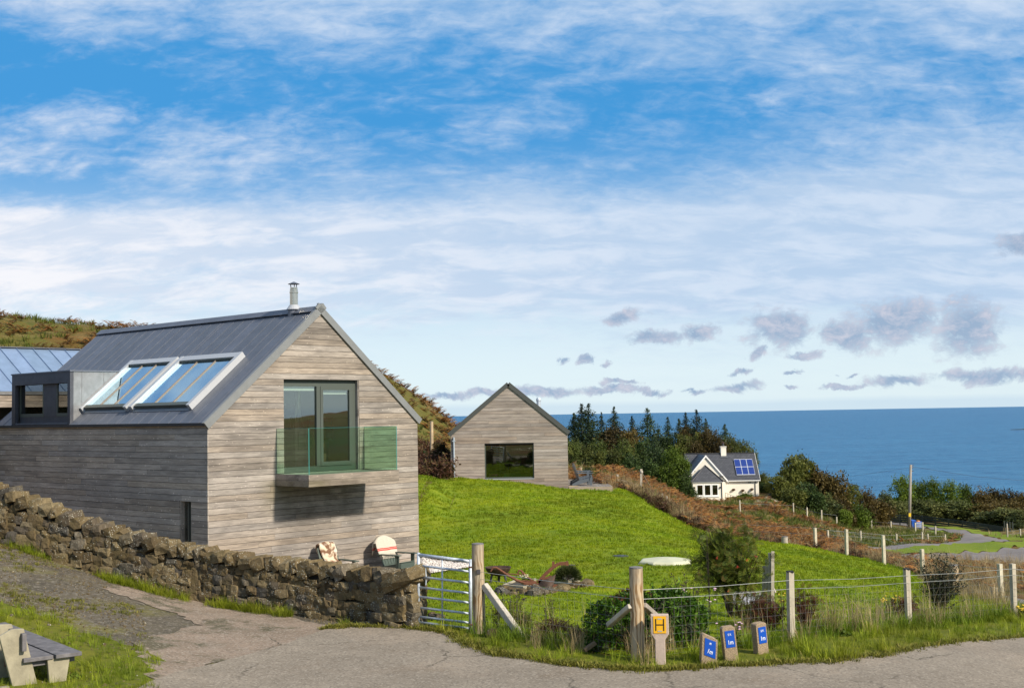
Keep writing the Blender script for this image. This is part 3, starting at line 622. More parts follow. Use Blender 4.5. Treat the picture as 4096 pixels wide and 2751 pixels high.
    part('ridge_cap', b, 'zinc', roof)
    for s in (1, -1): # verge flashing on the gable
        b = MB(); slab(b, -.10, WD / 2 + .1, -.075, -.024, -.115, .05, s); slab(b, -.10, WD / 2 + .09, -.055, .04, .05, .066, s); part('verge_trim', b, 'trim_grey', roof)
    part('gutter', MB().box(-.10, -.02, -.02, LN, ZE - .10, ZE - .03), 'dark_trim', house)
    # skylights: pale metal frames with glazed bays
    for a, c, nb in ((1.13, 3.88, 3), (4.02, 6.40, 3)):
        b = MB(); slab(b, .33, 1.90, a, a + .13, .0, .17); slab(b, .33, 1.90, c - .13, c, .0, .17); slab(b, 1.76, 1.90, a + .131, c - .131, .0, .165)
        sk = part('skylight', b, 'frame_white', house)
        b = MB(); slab(b, .30, .42, a + .1, c - .1, .0, .03); part('sill_flashing', b, 'zinc_light', sk)
        w = (c - a - .26) / nb
        for i in range(nb):
            b = MB(); slab(b, .47, 1.758, a + .13 + i * w + .004, a + .13 + (i + 1) * w - .004, .085, .10); part('pane', b, 'sky_glass', sk)
            b = MB(); slab(b, .38, .468, a + .13 + i * w + .01, a + .13 + (i + 1) * w - .01, .04, .13); part('bottom_rail', b, 'rust_dark' if 0 else 'frame_grey', sk)
            if i: b = MB(); slab(b, .40, 1.758, a + .13 + i * w - .012, a + .13 + i * w + .012, .06, .125); part('glazing_bar', b, 'alu_bar', sk)
        b = MB(); slab(b, 1.735, 1.76, a + .13, c - .13, .10, .13); part('shadow_gap', b, 'frame_grey', sk)
    b = MB(); slab(b, .45, 1.75, 5.05, 6.25, .03, .04); part('roller_blind', b, 'blind', house)
    # dormer
    d0, d1, z0, z1 = 6.36, 9.68, ZE - .02, 4.90; top_u = (z1 - ZE) / TP
    dm = part('dormer', MB().prism([(.02, d0, z0), (top_u, d0, z1), (.02, d0, z1)], (0, .05, 0)), 'zinc_grey', house); part('cheek', MB().prism([(.02, d1 - .05, z0), (top_u, d1 - .05, z1), (.02, d1 - .05, z1)], (0, .05, 0)), 'zinc_grey', dm)
    for i, (u0, u1) in enumerate(((.30, .31), (.95, .96))): part('seam', MB().box(u0, u1, d0 - .008, d0, ZE + u0 * TP, z1 - .02), 'zinc_grey', dm)
    part('dormer_roof', MB().box(-.06, top_u + .05, d0 - .03, d1 + .03, z1, z1 + .035), 'zinc', dm)
    b = MB(); b.box(-.04, .06, d0 - .001, d0 + .14, z0, z1); b.box(-.04, .06, d1 - .2, d1, z0, z1); b.box(-.04, .06, d0 + .14, d1 - .2, z1 - .30, z1); part('surround', b, 'dark_panel', dm)
    b = MB(); b.box(.10, .12, d0 + .14, d1 - .2, z0, 3.70); b.box(.09, .12, 7.36, 8.05, 3.70, z1 - .3); part('panel', b, 'dark_panel', dm)
    part('sill', MB().box(-.03, .12, d0 + .14, d1 - .2, z0, z0 + .05), 'zinc', dm)
    for a, c in ((d0 + .15, 7.35), (8.06, d1 - .21)):
        wz0, wz1 = 3.70, z1 - .30; b = MB(); b.box(.09, .14, a, c, wz0, wz0 + .09); b.box(.09, .14, a, a + .06, wz0 + .09, wz1); b.box(.09, .14, c - .06, c, wz0 + .09, wz1); w_ = part('window_frame', b, 'frame_grey', dm)
        part('pane', MB().box(.11, .118, a + .06, c - .06, wz0 + .09, wz1), 'dark_glass', dm)
    part('back_wall', MB().box(1.2, 1.25, d0 + .1, d1 - .1, 3.5, z1), 'blind', dm)
    # stainless flue
    fx, fy = WD / 2 - .05, .98; fl = part('flue', MB().lathe((fx, fy, 0), [(.105, 6.3), (.105, 6.78), (.112, 6.79), (.112, 6.83), (.104, 6.84), (.104, 6.89), (.095, 6.90), (.095, 6.94)], 20), 'steel', house, smooth=False)
    part('flashing_cone', MB().lathe((fx, fy, 0), [(.20, 6.36), (.19, 6.375), (.115, 6.48), (.105, 6.48)], 20), 'frame_white', fl)
    part('flue_base', MB().lathe((fx - .03, fy, 0), [(.14, 6.05), (.135, 6.36)], 16), 'zinc', fl)
    part('rain_cap', MB().lathe((fx, fy, 0), [(.15, 7.02), (.155, 7.025), (.02, 7.085)], 20), 'zinc', fl)
    b = MB()
    for a in (0, 2.1, 4.2): b.beam((fx + .08 * math.cos(a), fy + .08 * math.sin(a), 6.92), (fx + .09 * math.cos(a), fy + .09 * math.sin(a), 7.03), .02, .01)
    part('cap_strap', b, 'dark_trim', fl)
    # balcony
    B0, B1, BD = 1.93, 4.83, 1.31; zt = WIN[2]
    bal = part('balcony', MB().box(B0 + .03, B1 - .03, -BD + .03, -.024, zt - .27, zt - .05), 'black', house)
    for i in range(2):
        z0_, z1_ = zt - .29 + i * .145, zt - .29 + (i + 1) * .145 - .006
        part('fascia_board', MB().box(B0, B1, -BD, -BD + .025, z0_, z1_), 'clad_gable', bal); part('fascia_board', MB().box(B0, B0 + .025, -BD + .0255, -.024, z0_, z1_), 'clad_gable', bal); part('fascia_board', MB().box(B1 - .025, B1, -BD + .0255, -.024, z0_, z1_), 'clad_gable', bal)
    for i in range(9):
        y0 = -BD + .03 + i * .142; part('deck_board', MB().box(B0 + .03, B1 - .03, y0, min(y0 + .136, -.024), zt - .05, zt - .025), 'deck_wood', bal)
    for nm, bx in (('front', (B0 + .03, B1 - .03, -BD + .035, -BD + .052, zt - .02, zt + 1.10)), ('side', (B0 + .03, B0 + .047, -BD + .053, -.03, zt - .02, zt + 1.10)), ('side', (B1 - .047, B1 - .03, -BD + .053, -.03, zt - .02, zt + 1.10))):
        gp = part('glass_panel', MB().box(*bx), 'balcony_glass', bal)
        x0, x1, y0, y1, z0_, z1_ = bx
        if nm == 'front': e = MB().box(x0, x1, y0, y1, z1_ + .001, z1_ + .006)
        else: e = MB().box(x0, x1, y0, y1, z1_ + .001, z1_ + .006).box(x0 - .001, x1 + .001, y0 - .019, y0 - .017, z0_, z1_)
        part('glass_edge', e, 'glass_edge', bal)
    # balcony doors
    u0, u1, z0, z1 = WIN; yb = .10
    b = MB(); b.box(u1, u1 + .001, -.02, .17, z0, z1); b.box(u1 - .025, u1 - .001, -.0, .17, z0, z1); rv = part('reveal', b, 'clad_gable', house)
    b = MB(); b.box(u0, u1 - .026, yb, yb + .07, z1 - .17, z1); b.box(u0, u1 - .026, yb, yb + .07, z0, z0 + .13); b.box(u0, u0 + .03, yb, yb + .07, z0 + .13, z1 - .17); b.box(u1 - .17, u1 - .026, yb, yb + .07, z0 + .13, z1 - .17); um = 3.33; b.box(um - .02, um + .10, yb - .01, yb + .07, z0 + .13, z1 - .17)
    dr = part('balcony_door', b, 'frame_grey', house)
    b = MB(); a0, a1, c0, c1 = um + .10, u1 - .17, z0 + .13, z1 - .17; b.box(a0, a1, yb - .025, yb + .04, c1 - .09, c1); b.box(a0, a1, yb - .025, yb + .04, c0, c0 + .10); b.box(a0, a0 + .08, yb - .025, yb + .04, c0 + .1, c1 - .09); b.box(a1 - .08, a1, yb - .025, yb + .04, c0 + .1, c1 - .09)
    part('sash', b, 'frame_grey', dr)
    part('pane', MB().box(u0 + .03, um - .02, yb + .03, yb + .036, z0 + .13, z1 - .17), 'window_glass', dr); part('pane', MB().box(a0 + .08, a1 - .08, yb + .01, yb + .016, c0 + .1, c1 - .09), 'window_glass', dr)
    part('roller_blind', MB().box(u0 + .03, um - .03, yb + .08, yb + .09, z1 - .28, z1 - .17), 'blind', dr); part('roller_blind', MB().box(a0 + .08, a1 - .08, yb + .08, yb + .09, c1 - .20, c1 - .09), 'blind', dr)
    # soffit strip over doors
    part('lintel', MB().box(u0, u1, .0, yb, z1 - .02, z1), 'black', house)
build_house()

# ------------------------------------------------------------- inside the big window
mat('stove_iron', (.05, .03, .032), .6, .4); mat('brown_leather', (.12, .035, .015), .5); mat('log', (.32, .17, .08), .85, nscale=20, namt=.4); mat('wicker', (.20, .13, .07), .9, nscale=60, namt=.5, bump=.6, bscale=70); mat('teal_cloth', (.02, .16, .20), .9, nscale=6, namt=.4)
def hw(u, v, z): return Vector((HX + math.cos(YAW) * u - math.sin(YAW) * v, HY + math.sin(YAW) * u + math.cos(YAW) * v, z))
st = thing('wood_stove', 'dark wood-burning stove with a steel flue pipe inside the balcony doors', 'stove', hw(3.35, .9, 2.25), YAW)
part('body', MB().box(-.32, .32, -.28, .28, 0, 1.05), 'stove_iron', st, bevel=.02); part('door', MB().box(-.22, .22, -.30, -.281, .45, .9), 'black', st); part('flue_pipe', MB().tube([(0, 0, 1.05), (0, 0, 3.5)], .085, 14), 'steel', st, smooth=True); part('collar', MB().lathe((0, 0, 1.05), [(.12, 0), (.12, .08), (.1, .14)], 14), 'stove_iron', st)
lb = thing('log_basket', 'wicker basket heaped with split logs beside the stove indoors', 'basket', hw(3.85, .75, 2.25), YAW)
part('basket', MB().lathe((0, 0, 0), [(.16, 0), (.22, .18), (.23, .36), (.20, .36), (.18, .1)], 14), 'wicker', lb)
for i in range(9): a = i * .7; c = Vector((.09 * math.cos(a), .09 * math.sin(a), .36)); part('log', MB().tube([c, c + Vector((.08 * math.cos(a * 2), .08 * math.sin(a * 2), .26))], .045, 6), 'log', lb)
lp = thing('floor_lamp', 'round brown lamp on a thin stand behind the balcony doors', 'lamp', hw(3.75, 1.7, 2.25), YAW)
part('stand', MB().tube([(0, 0, 0), (0, 0, 1.35)], .02, 8), 'rust_dark', lp); part('shade', MB().lathe((0, 0, 1.35), [(.16, 0), (.26, .05), (.28, .14), (.24, .27), (.12, .31)], 18), 'brown_leather', lp, smooth=True); part('base', MB().lathe((0, 0, 0), [(.15, 0), (.15, .03)], 14), 'rust_dark', lp)
pc = thing('wall_picture', 'small dark blue picture on the far wall seen through the door pane', 'picture', hw(5.8, 3.0, 2.95), YAW)
part('canvas', MB().box(-.42, .42, 0, .03, 0, .55), 'teal_cloth', pc); part('frame', MB().box(-.45, .45, .031, .05, -.03, .58), 'black', pc)
sb = thing('sideboard', 'pale low sideboard against the partition inside the house', 'sideboard', hw(5.6, 3.4, 2.25), YAW)
part('body', MB().box(-.8, .8, -.02, .35, .1, .62), 'interior', sb)
for x in (-.7, .7): part('leg', MB().box(x - .03, x + .03, .02, .08, 0, .1), 'brown_leather', sb)

# ------------------------------------------------------------- wing at the far left
wing = thing('rear_wing', 'long zinc-roofed wing showing behind the timber house at the left edge', 'house', (HX, HY, 0), YAW)
def build_wing():
    v, zr, ze, dv = 14.5, 5.97, 4.50, 2.45; x0, x1 = -9.5, 4.66; tp = (zr - ze) / dv
    b = MB(); b.hexa([(x0, v - dv, ze - .1), (x1, v - dv, ze - .1), (x1, v, zr - .1), (x0, v, zr - .1), (x0, v - dv, ze), (x1, v - dv, ze), (x1, v, zr), (x0, v, zr)]); b.hexa([(x0, v, zr - .1), (x1, v, zr - .1), (x1, v + dv, ze - .1), (x0, v + dv, ze - .1), (x0, v, zr), (x1, v, zr), (x1, v + dv, ze), (x0, v + dv, ze)])
    rf = part('roof', b, 'dark_trim', wing); pw = .56; n = Vector((0, -tp, 1)).normalized()
    x = x1
    while x > x0 + pw:
        b = MB(); q = []
        for off in (.002, .014):
            for xx, vv, zz in ((x - pw + .001, v - dv, ze), (x - .001, v - dv, ze), (x - .001, v, zr), (x - pw + .001, v, zr)): q.append(Vector((xx, vv, zz)) + n * off)
        b.hexa(q); q = []
        for off in (.014, .05):
            for xx, vv, zz in ((x - .016, v - dv, ze), (x - .001, v - dv, ze), (x - .001, v, zr), (x - .016, v, zr)): q.append(Vector((xx, vv, zz)) + n * off)
        b.hexa(q); part('roof_panel', b, 'zinc_blue', rf); x -= pw
    part('ridge_cap', MB().box(x0, x1 + .02, v - .1, v + .1, zr + .02, zr + .05), 'zinc', rf)
    part('eaves_trim', MB().box(x0, x1, v - dv - .06, v - dv, ze - .10, ze), 'zinc_grey', wing)
    for i in range(2): part('fascia_board', MB().box(x0, x1, v - dv - .02, v - dv + .01, ze - .10 - (i + 1) * .19, ze - .11 - i * .19), 'clad_gable', wing)
    w = part('wall', MB().box(x0, x1 - .05, v - dv + 1.6, v + dv - .1, ZB, ze - .1), 'interior_dark', wing)
    part('gable', MB().prism([(x1 - .2, v - dv + .05, ze - .45), (x1 - .2, v + dv - .05, ze - .1), (x1 - .2, v, zr - .12)], (.12, 0, 0)), 'clad_side', wing)
    part('post', MB().box(.45, .55, v - dv + .1, v - dv + .2, 0, ze - .5), 'brown_leather', wing)
build_wing()

# ------------------------------------------------------------- studio (second timber building)
SX0, SX1, SY, SZE, SZR, SB = -2.80, 2.40, 55.8, 2.74, 4.90, .0
studio = thing('timber_studio', 'small timber gable studio with one wide dark window standing on the lawn', 'house', ((SX0 + SX1) / 2, SY, .1), 0)
mat('green_paint', (.06, .22, .15), .6); mat('gravel_pale', (.4, .37, .33), .9, nscale=40, namt=.5)
def build_studio():
    ox = (SX0 + SX1) / 2; W2 = (SX1 - SX0) / 2; ze, zr = SZE - .1, SZR - .1; tp = (zr - ze) / W2; D = 9.0
    w0, w1, wz0, wz1 = -1.30 - ox, .89 - ox, .69 - .1, 2.22 - .1
    b = MB(); t = .2; b.box(-W2, w0, .002, t, -.6, ze); b.box(w1, W2, .002, t, -.6, ze); b.box(w0, w1, .002, t, -.6, wz0); b.box(w0, w1, .002, t, wz1, ze); b.prism([(-W2, .002, ze), (W2, .002, ze), (0, .002, zr - .02)], (0, t, 0))
    wall = part('gable_wall', b, 'black', studio); bh = .1435; r0 = wz0 - 8 * bh
    rows = [(r0 + i * bh, r0 + (i + 1) * bh) for i in range(int((zr - r0) / bh))]
    def ext(z):
        if z <= ze: return (-W2, W2)
        d = (z - ze) / tp; return (min(-W2 + d, -.01), max(W2 - d, .01))
    nh = round((wz1 - wz0) / bh)
    clad(wall, rows, ext, [(w0, w1, wz0, wz0 + nh * bh)], 'clad_studio', lambda a, o, z: (a, -o - .001, z), 700, 3.6, lambda i: i not in range(9, 19) and i < 26)
    for s in (-1, 1): part('side_wall', MB().box(*sorted((s * W2, s * (W2 - .15))), .21, D, -.6, ze), 'clad_studio', studio)
    part('rear_wall', MB().box(-W2 + .16, W2 - .16, D - .15, D, -.6, ze), 'clad_studio', studio); part('rear_gable', MB().prism([(-W2, D - .15, ze), (W2, D - .15, ze), (0, D - .15, zr - .05)], (0, .15, 0)), 'clad_studio', studio)
    for s in (-1, 1):
        n = Vector((s * tp, 0, 1)).normalized()
        def sl(y0, y1, lo, hi, e=.07):
            q = []
            for off in (lo, hi):
                for x, y in ((s * (W2 + e), y0), (0, y0), (0, y1), (s * (W2 + e), y1)): q.append(Vector((x, y, zr - abs(x) * tp)) + n * off)
            return MB().hexa(q)
        rf = part('roof', sl(.03, D, -.02, .04), 'zinc', studio); part('verge_trim', sl(-.07, -.024, -.10, .09, .08), 'trim_dark', rf)
    part('soffit_line', MB().box(-.05, .05, -.06, -.03, zr - .12, zr - .05), 'trim_dark', studio)
    wn = part('window', MB().box(w0, w1, .05, .12, wz0, wz0 + .07).box(w0, w1, .05, .12, wz0 + nh * bh - .05, wz0 + nh * bh).box(w0, w0 + .05, .05, .12, wz0 + .07, wz1 - .05).box(w1 - .05, w1, .05, .12, wz0 + .07, wz1 - .05), 'frame_grey', studio)
    part('pane', MB().box(w0 + .05, w1 - .05, .08, .086, wz0 + .07, wz1 - .05), 'studio_glass', wn); part('sill', MB().box(w0, w1, -.05, .05, wz0 - .03, wz0 + .005), 'frame_white', wn)
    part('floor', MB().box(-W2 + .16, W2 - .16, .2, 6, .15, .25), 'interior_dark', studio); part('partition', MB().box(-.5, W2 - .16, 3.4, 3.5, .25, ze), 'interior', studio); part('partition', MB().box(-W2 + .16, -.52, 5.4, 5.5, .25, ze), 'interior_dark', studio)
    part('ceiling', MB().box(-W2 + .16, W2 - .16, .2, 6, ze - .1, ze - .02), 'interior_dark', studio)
    dp = part('downpipe', MB().tube([(-W2 + .14, -.08, -.4), (-W2 + .14, -.08, ze - .17)], .035, 10), 'galv', studio); part('bracket', MB().box(-W2 + .07, -W2 + .21, -.12, -.02, ze - .36, ze - .32), 'galv', dp)
    fl = part('flue', MB().lathe((1.45, 5.2, 0), [(.10, zr - 1.8), (.10, zr - .75), (.12, zr - .74), (.12, zr - .66), (.09, zr - .58)], 14), 'galv', studio)
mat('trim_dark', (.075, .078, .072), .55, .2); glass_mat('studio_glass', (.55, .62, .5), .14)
build_studio()
tb = thing('green_table', 'small green painted table just inside the studio window', 'table', (.12, 57.0, .35), 0)
part('tabletop', MB().box(-.62, .62, -.3, .3, .50, .54), 'deck_wood', tb); part('apron', MB().box(-.58, .58, -.28, -.25, .38, .499), 'green_paint', tb)
for x in (-.56, .56):
    for y in (-.26, .26): part('leg', MB().tube([(x, y, 0), (x, y, .38)], [.03, .04], 8), 'green_paint', tb)
mat('canvas', (.28, .28, .24), .9)
ch = thing('director_chair', 'folding canvas chair in the dim room behind the green table', 'chair', (.1, 57.9, .35), 0)
part('backrest', MB().box(-.3, .3, .0, .03, .62, .9), 'canvas', ch); part('seat', MB().box(-.28, .28, -.4, 0, .42, .45), 'canvas', ch)
for s in (-1, 1): part('leg', MB().beam((-.3 * s, -.4, 0), (.3 * s, -.38, .44), .03, .03), 'black', ch); part('post', MB().box(*sorted((s * .3, s * .33)), .0, .03, .42, .92), 'black', ch)

# studio deck
deck = thing('timber_deck', 'low weathered timber deck beside the studio', 'deck', (3.4, 59.0, .1), 0)
DX0, DX1, DY0, DY1, DZ = SX1 + .02, 4.36, 55.8, 62.4, .27
x = DX0
while x < DX1 - .03:
    part('deck_board', MB().box(x + .004, min(x + .14, DX1 - .03) - .004, DY0 + .03, DY1, DZ - .03, DZ + R.uniform(-.002, .002)), 'deck_wood', deck, world=True); x += .14
part('edge_board', MB().box(DX0, DX1, DY0, DY0 + .028, DZ - .26, DZ - .002), 'deck_edge', deck, world=True); part('edge_board', MB().box(DX1 - .028, DX1, DY0 + .03, DY1, DZ - .26, DZ - .002), 'deck_edge', deck, world=True)
part('joist_frame', MB().box(DX0, DX1 - .03, DY0 + .03, DY1, DZ - .5, DZ - .04), 'black', deck, world=True)
# ------------------------------------------------------------- dry stone wall
def stone_mat():
    m = bpy.data.materials.new('field_stone'); m.use_nodes = True; q = NT(m.node_tree); b = q.n['Principled BSDF']
    tc = q.new('ShaderNodeTexCoord'); oi = q.new('ShaderNodeObjectInfo'); rnd = oi.outputs['Random']; ge = q.new('ShaderNodeNewGeometry'); v = ge.outputs['Position']
    c = q.ramp(rnd, [(0, (.090, .064, .032)), (.25, (.20, .148, .075)), (.5, (.14, .100, .050)), (.72, (.26, .20, .108)), (.84, (.10, .092, .078)), (.95, (.13, .10, .065)), (1, (.24, .20, .14))])
    c = q.mix(q.mr(q.noise(v, 9, 5, .65), .35, .68), c, q.mix(.55, c, (.022, .018, .012)))
    c = q.mix(q.m('MULTIPLY', q.mr(q.noise(v, 3.5, 4, .6), .48, .66), .55), c, (.14, .105, .045))
    vr = q.new('ShaderNodeTexVoronoi'); q.put(vr.inputs['Vector'], v); vr.inputs['Scale'].default_value = 26
    sp = q.m('MULTIPLY', q.mr(vr.outputs['Distance'], .20, .30, 1.0, 0.0), q.mr(q.noise(v, 2.6, 4, .6), .46, .56))
    c = q.mix(q.m('MULTIPLY', sp, .8), c, (.42, .40, .32))
    q.put(b.inputs['Base Color'], c); b.inputs['Roughness'].default_value = .92; b.inputs['Specular IOR Level'].default_value = .15
    bp = q.new('ShaderNodeBump'); q.put(bp.inputs['Height'], q.noise(v, 22, 6, .7)); bp.inputs['Strength'].default_value = .9; bp.inputs['Distance'].default_value = .035; q.l.new(bp.outputs[0], b.inputs['Normal'])
    MATS['field_stone'] = m
stone_mat()
mat('wall_core', (.012, .010, .008), 1)
def stone_mesh(i, r, rough=.115, sq=.36):
    n = 3; V = {}; pts = []; F = []
    def vid(p):
        if p not in V:
            V[p] = len(pts); a = Vector([2 * c / (n - 1) - 1 for c in p]); b = a.normalized() * 1.18
            w = a.lerp(b, sq); pts.append(w + Vector([r.uniform(-rough, rough) for _ in range(3)]))
        return V[p]
    for ax in range(3):
        for s in (0, n - 1):
            for a in range(n - 1):
                for b in range(n - 1):
                    q = []
                    for da, db in ((0, 0), (1, 0), (1, 1), (0, 1)):
                        p = [0, 0, 0]; p[ax] = s; p[(ax + 1) % 3] = a + da; p[(ax + 2) % 3] = b + db; q.append(vid(tuple(p)))
                    F.append(q if s else q[::-1])
    me = bpy.data.meshes.new('stone'); me.from_pydata(pts, [], F); me.update(); me.materials.append(MATS['field_stone']); return me
STONES = [stone_mesh(i, R) for i in range(34)]
ROUND = [stone_mesh(i, R, .13, .8) for i in range(12)]
WALLP = [(-1100, 2010, 25.6), (-400, 2080, 25.0), (0, 2158, 24.5), (421, 2280, 24.0), (833, 2395, 23.4), (1300, 2458, 22.3), (1520, 2482, 21.6), (1657, 2497, 21.1)]
wall_t = [P(*p) for p in WALLP]
WTOP = [1.2, 1.18, 1.10, .98, 1.00, .95, .93, .92]
def wall_at(s): # s: metres along the wall from its left end
    for i in range(len(wall_t) - 1):
        a, b = wall_t[i], wall_t[i + 1]; L = math.hypot(b.x - a.x, b.y - a.y)
        if s <= L or i == len(wall_t) - 2:
            t = s / L; x = a.x + (b.x - a.x) * t; y = a.y + (b.y - a.y) * t; return x, y, gzf(x, y), WTOP[i] + (WTOP[i + 1] - WTOP[i]) * t, math.atan2(b.y - a.y, b.x - a.x)
        s -= L
WL = sum(math.hypot(b.x - a.x, b.y - a.y) for a, b in zip(wall_t, wall_t[1:]))
sv = wall_at(WL)
swall = thing('dry_stone_wall', 'mossy dry stone wall with big slanting cope stones in front of the timber house', 'wall', (sv[0], sv[1], sv[2]))
def put_stone(me, c, h, rot, parent, name='stone'):
    o = link(name, me, parent); M = Matrix.Translation(Vector(c) - parent.location) @ rot.to_matrix().to_4x4() @ Matrix.Diagonal((*h, 1)); o.matrix_basis = M; return o
from mathutils import Euler
def build_wall():
    vis = 0.0; s0 = WL - 11.2  # the stretch the photograph shows
    chv = []; chf = []
    rows = 5
    for r_ in range(rows):
        s = s0 + R.uniform(0, .2)
        while s < WL - .04:
            w = R.choice([R.uniform(.13, .19), R.uniform(.17, .25), R.uniform(.2, .31)]); w = min(w, WL - s)
            if w < .08: break
            x, y, z, h, a = wall_at(s + w / 2); bh = h - .20; rh = bh / rows
            zz = z - .05 + rh * (r_ + .5) + .035 * math.sin((s + r_ * 3.3) * 2.1) + R.uniform(-.02, .02); hh = rh * R.uniform(.44, .62)
            off = .20 - .02 * r_ + R.uniform(-.03, .03)
            c = (x + math.sin(a) * off, y - math.cos(a) * off, zz)
            if s > s0 + .3 or True:
                rot = Euler((R.uniform(-.10, .10), R.uniform(-.14, .14), a + R.uniform(-.10, .10)))
                put_stone(R.choice(STONES), c, (w * .56, R.uniform(.11, .15), hh * 1.12), rot, swall)
            s += w * R.uniform(.94, 1.0)
    # cope stones leaning on edge
    s = s0
    while s < WL:
        w = R.uniform(.17, .33); x, y, z, h, a = wall_at(min(WL, s + w / 2)); lean = R.uniform(.2, .65)
        c = (x + R.uniform(-.02, .05) * math.sin(a), y - R.uniform(.0, .08), z + h - .12 + R.uniform(-.018, .018))
        put_stone(R.choice(STONES), c, (w * .54, R.uniform(.21, .26), R.uniform(.105, .135)), Euler((R.uniform(-.15, .15), -lean * R.uniform(.3, 1), a + R.uniform(-.15, .15))), swall, 'cope_stone'); s += w * .86
    # end face beside the gate
    x, y, z, h, a = wall_at(WL)
    for i in range(6):
        for j in (0, 1): put_stone(R.choice(STONES), (x - .03 + R.uniform(-.03, .03), y - .05 + j * .24, z + .08 + i * .15), (.14, .15, .09), Euler((R.uniform(-.2, .2), R.uniform(-.2, .2), a)), swall)
    put_stone(STONES[3], (x - .16, y - .06, z + h - .10), (.36, .24, .12), Euler((.1, -.42, a)), swall, 'cope_stone')
    # back face seen only from aside, chinking stones and rubble: one part
    V = []; F = []
    def add(me, c, hsz, rot):
        n = len(V); M = Matrix.Translation(Vector(c) - swall.location) @ rot.to_matrix().to_4x4() @ Matrix.Diagonal((*hsz, 1))
        V.extend([tuple(M @ v.co) for v in me.vertices]); F.extend([tuple(i + n for i in p.vertices) for p in me.polygons])
    for i in range(420):
        s = R.uniform(s0, WL - .1); x, y, z, h, a = wall_at(s); off = .22 - .08 * R.random(); add(R.choice(STONES), (x + math.sin(a) * off, y - math.cos(a) * off, z + R.uniform(0, h - .25)), (R.uniform(.04, .09), .06, R.uniform(.025, .05)), Euler((R.uniform(-.4, .4), R.uniform(-.5, .5), a)))
    s = 0
    while s < WL:
        x, y, z, h, a = wall_at(s)
        for r_ in range(5): add(R.choice(STONES), (x - math.sin(a) * .2, y + math.cos(a) * .2, z + (h - .2) / 5 * (r_ + .5)), (.16, .12, .10), Euler((R.uniform(-.2, .2), R.uniform(-.2, .2), a)))
        if s < s0:
            for r_ in range(5): add(R.choice(STONES), (x + math.sin(a) * .2, y - math.cos(a) * .2, z + (h - .2) / 5 * (r_ + .5)), (.16, .12, .10), Euler((R.uniform(-.2, .2), R.uniform(-.2, .2), a)))
            add(R.choice(STONES), (x, y, z + h - .13), (.16, .25, .15), Euler((0, -.4, a)))
        s += .27
    mb = MB(); mb.v = V; mb.f = F; rb = part('rubble', mb, 'field_stone', swall); rb['kind'] = 'stuff'
    b = MB(); s = 0
    while s < WL - .05:
        x, y, z, h, a = wall_at(s); x2, y2, z2, h2, a2 = wall_at(min(WL - .05, s + .5)); n = Vector((math.sin(a), -math.cos(a), 0)) * .17; o = swall.location
        p0, p1 = Vector((x, y, z - .3)) - o, Vector((x2, y2, z2 - .3)) - o; u0, u1 = Vector((0, 0, h + .10)), Vector((0, 0, h2 + .10))
        b.hexa([p0 + n, p1 + n, p1 - n, p0 - n, p0 + n + u0, p1 + n + u1, p1 - n + u1, p0 - n + u0]); s += .5
    part('core', b, 'wall_core', swall)
build_wall()

# ------------------------------------------------------------- gate, strainer posts, roadside fence
mat('post_new', (.44, .33, .20), .8, nscale=5, namt=.25, bump=.2, bscale=20); mat('end_grain', (.16, .15, .14), .9, nscale=40, namt=.4)
def post_mat():
    m = bpy.data.materials.new('post_wood'); m.use_nodes = True; q = NT(m.node_tree); b = q.n['Principled BSDF']; tc = q.new('ShaderNodeTexCoord'); oi = q.new('ShaderNodeObjectInfo'); v = tc.outputs['Object']
    wv = q.new('ShaderNodeTexWave'); wv.wave_type = 'BANDS'; q.put(wv.inputs['Vector'], q.vmul(v, (1, 1, .28))); wv.inputs['Scale'].default_value = 5.5; wv.inputs['Distortion'].default_value = 14; wv.inputs['Detail'].default_value = 3; wv.inputs['Detail Scale'].default_value = .9
    c = q.mix(q.mr(wv.outputs['Fac'], .35, .8), (.50, .38, .235), (.24, .145, .065)); c = q.mix(q.mr(q.noise(v, 2.5, 4, .6), .4, .68), c, (.34, .29, .21))
    q.put(b.inputs['Base Color'], c); b.inputs['Roughness'].default_value = .8; b.inputs['Specular IOR Level'].default_value = .2; MATS['post_wood'] = m
post_mat()
mat('strut_dark', (.13, .09, .05), .9, nscale=6, namt=.3); mat('stake_wood', (.46, .41, .30), .85, var=.12, nscale=6, namt=.2, bump=.2, bscale=25); mat('stake_old', (.38, .33, .26), .9, var=.2, nscale=6, namt=.25); mat('strut_wood', (.42, .38, .31), .85, nscale=6, namt=.15)
mat('wire', (.50, .50, .46), .45, .6); mat('netting', (.16, .16, .15), .6, .4); mat('bolt', (.12, .11, .11), .5, .8)
def on(px, py, Y, dz=0):
    p = P(px, py, Y); p.z = gzf(p.x, p.y) + dz; return p
gate = thing('field_gate', 'narrow galvanised seven-bar field gate between the stone wall and the tall post', 'gate', P(1672, 2495, 21.0))
gl0, gl1 = P(1674, 2212, 21.0), P(1674, 2491, 21.0); gr0, gr1 = P(1882, 2236, 20.75), P(1882, 2516, 20.75)
for f in (0.0, .175, .335, .485, .62, .775, .905, .985)[:7] + (.985,):
    a, b = gl0.lerp(gl1, f if f else .02), gr0.lerp(gr1, f if f else .03); part('rail', MB().tube([a, b], .027 if f == 0 else .019, 10), 'galv', gate, smooth=True, world=True)
part('hinge_stile', MB().tube([gr0, gr1], .028, 10), 'galv', gate, smooth=True, world=True); part('latch_stile', MB().tube([gl0 + Vector((0, 0, .01)), gl1], .026, 10), 'galv', gate, smooth=True, world=True)
m0, m1 = gl0.lerp(gr0, .46), gl1.lerp(gr1, .46); part('mid_stile', MB().tube([m0, m1], .013, 8), 'galv', gate, smooth=True, world=True)
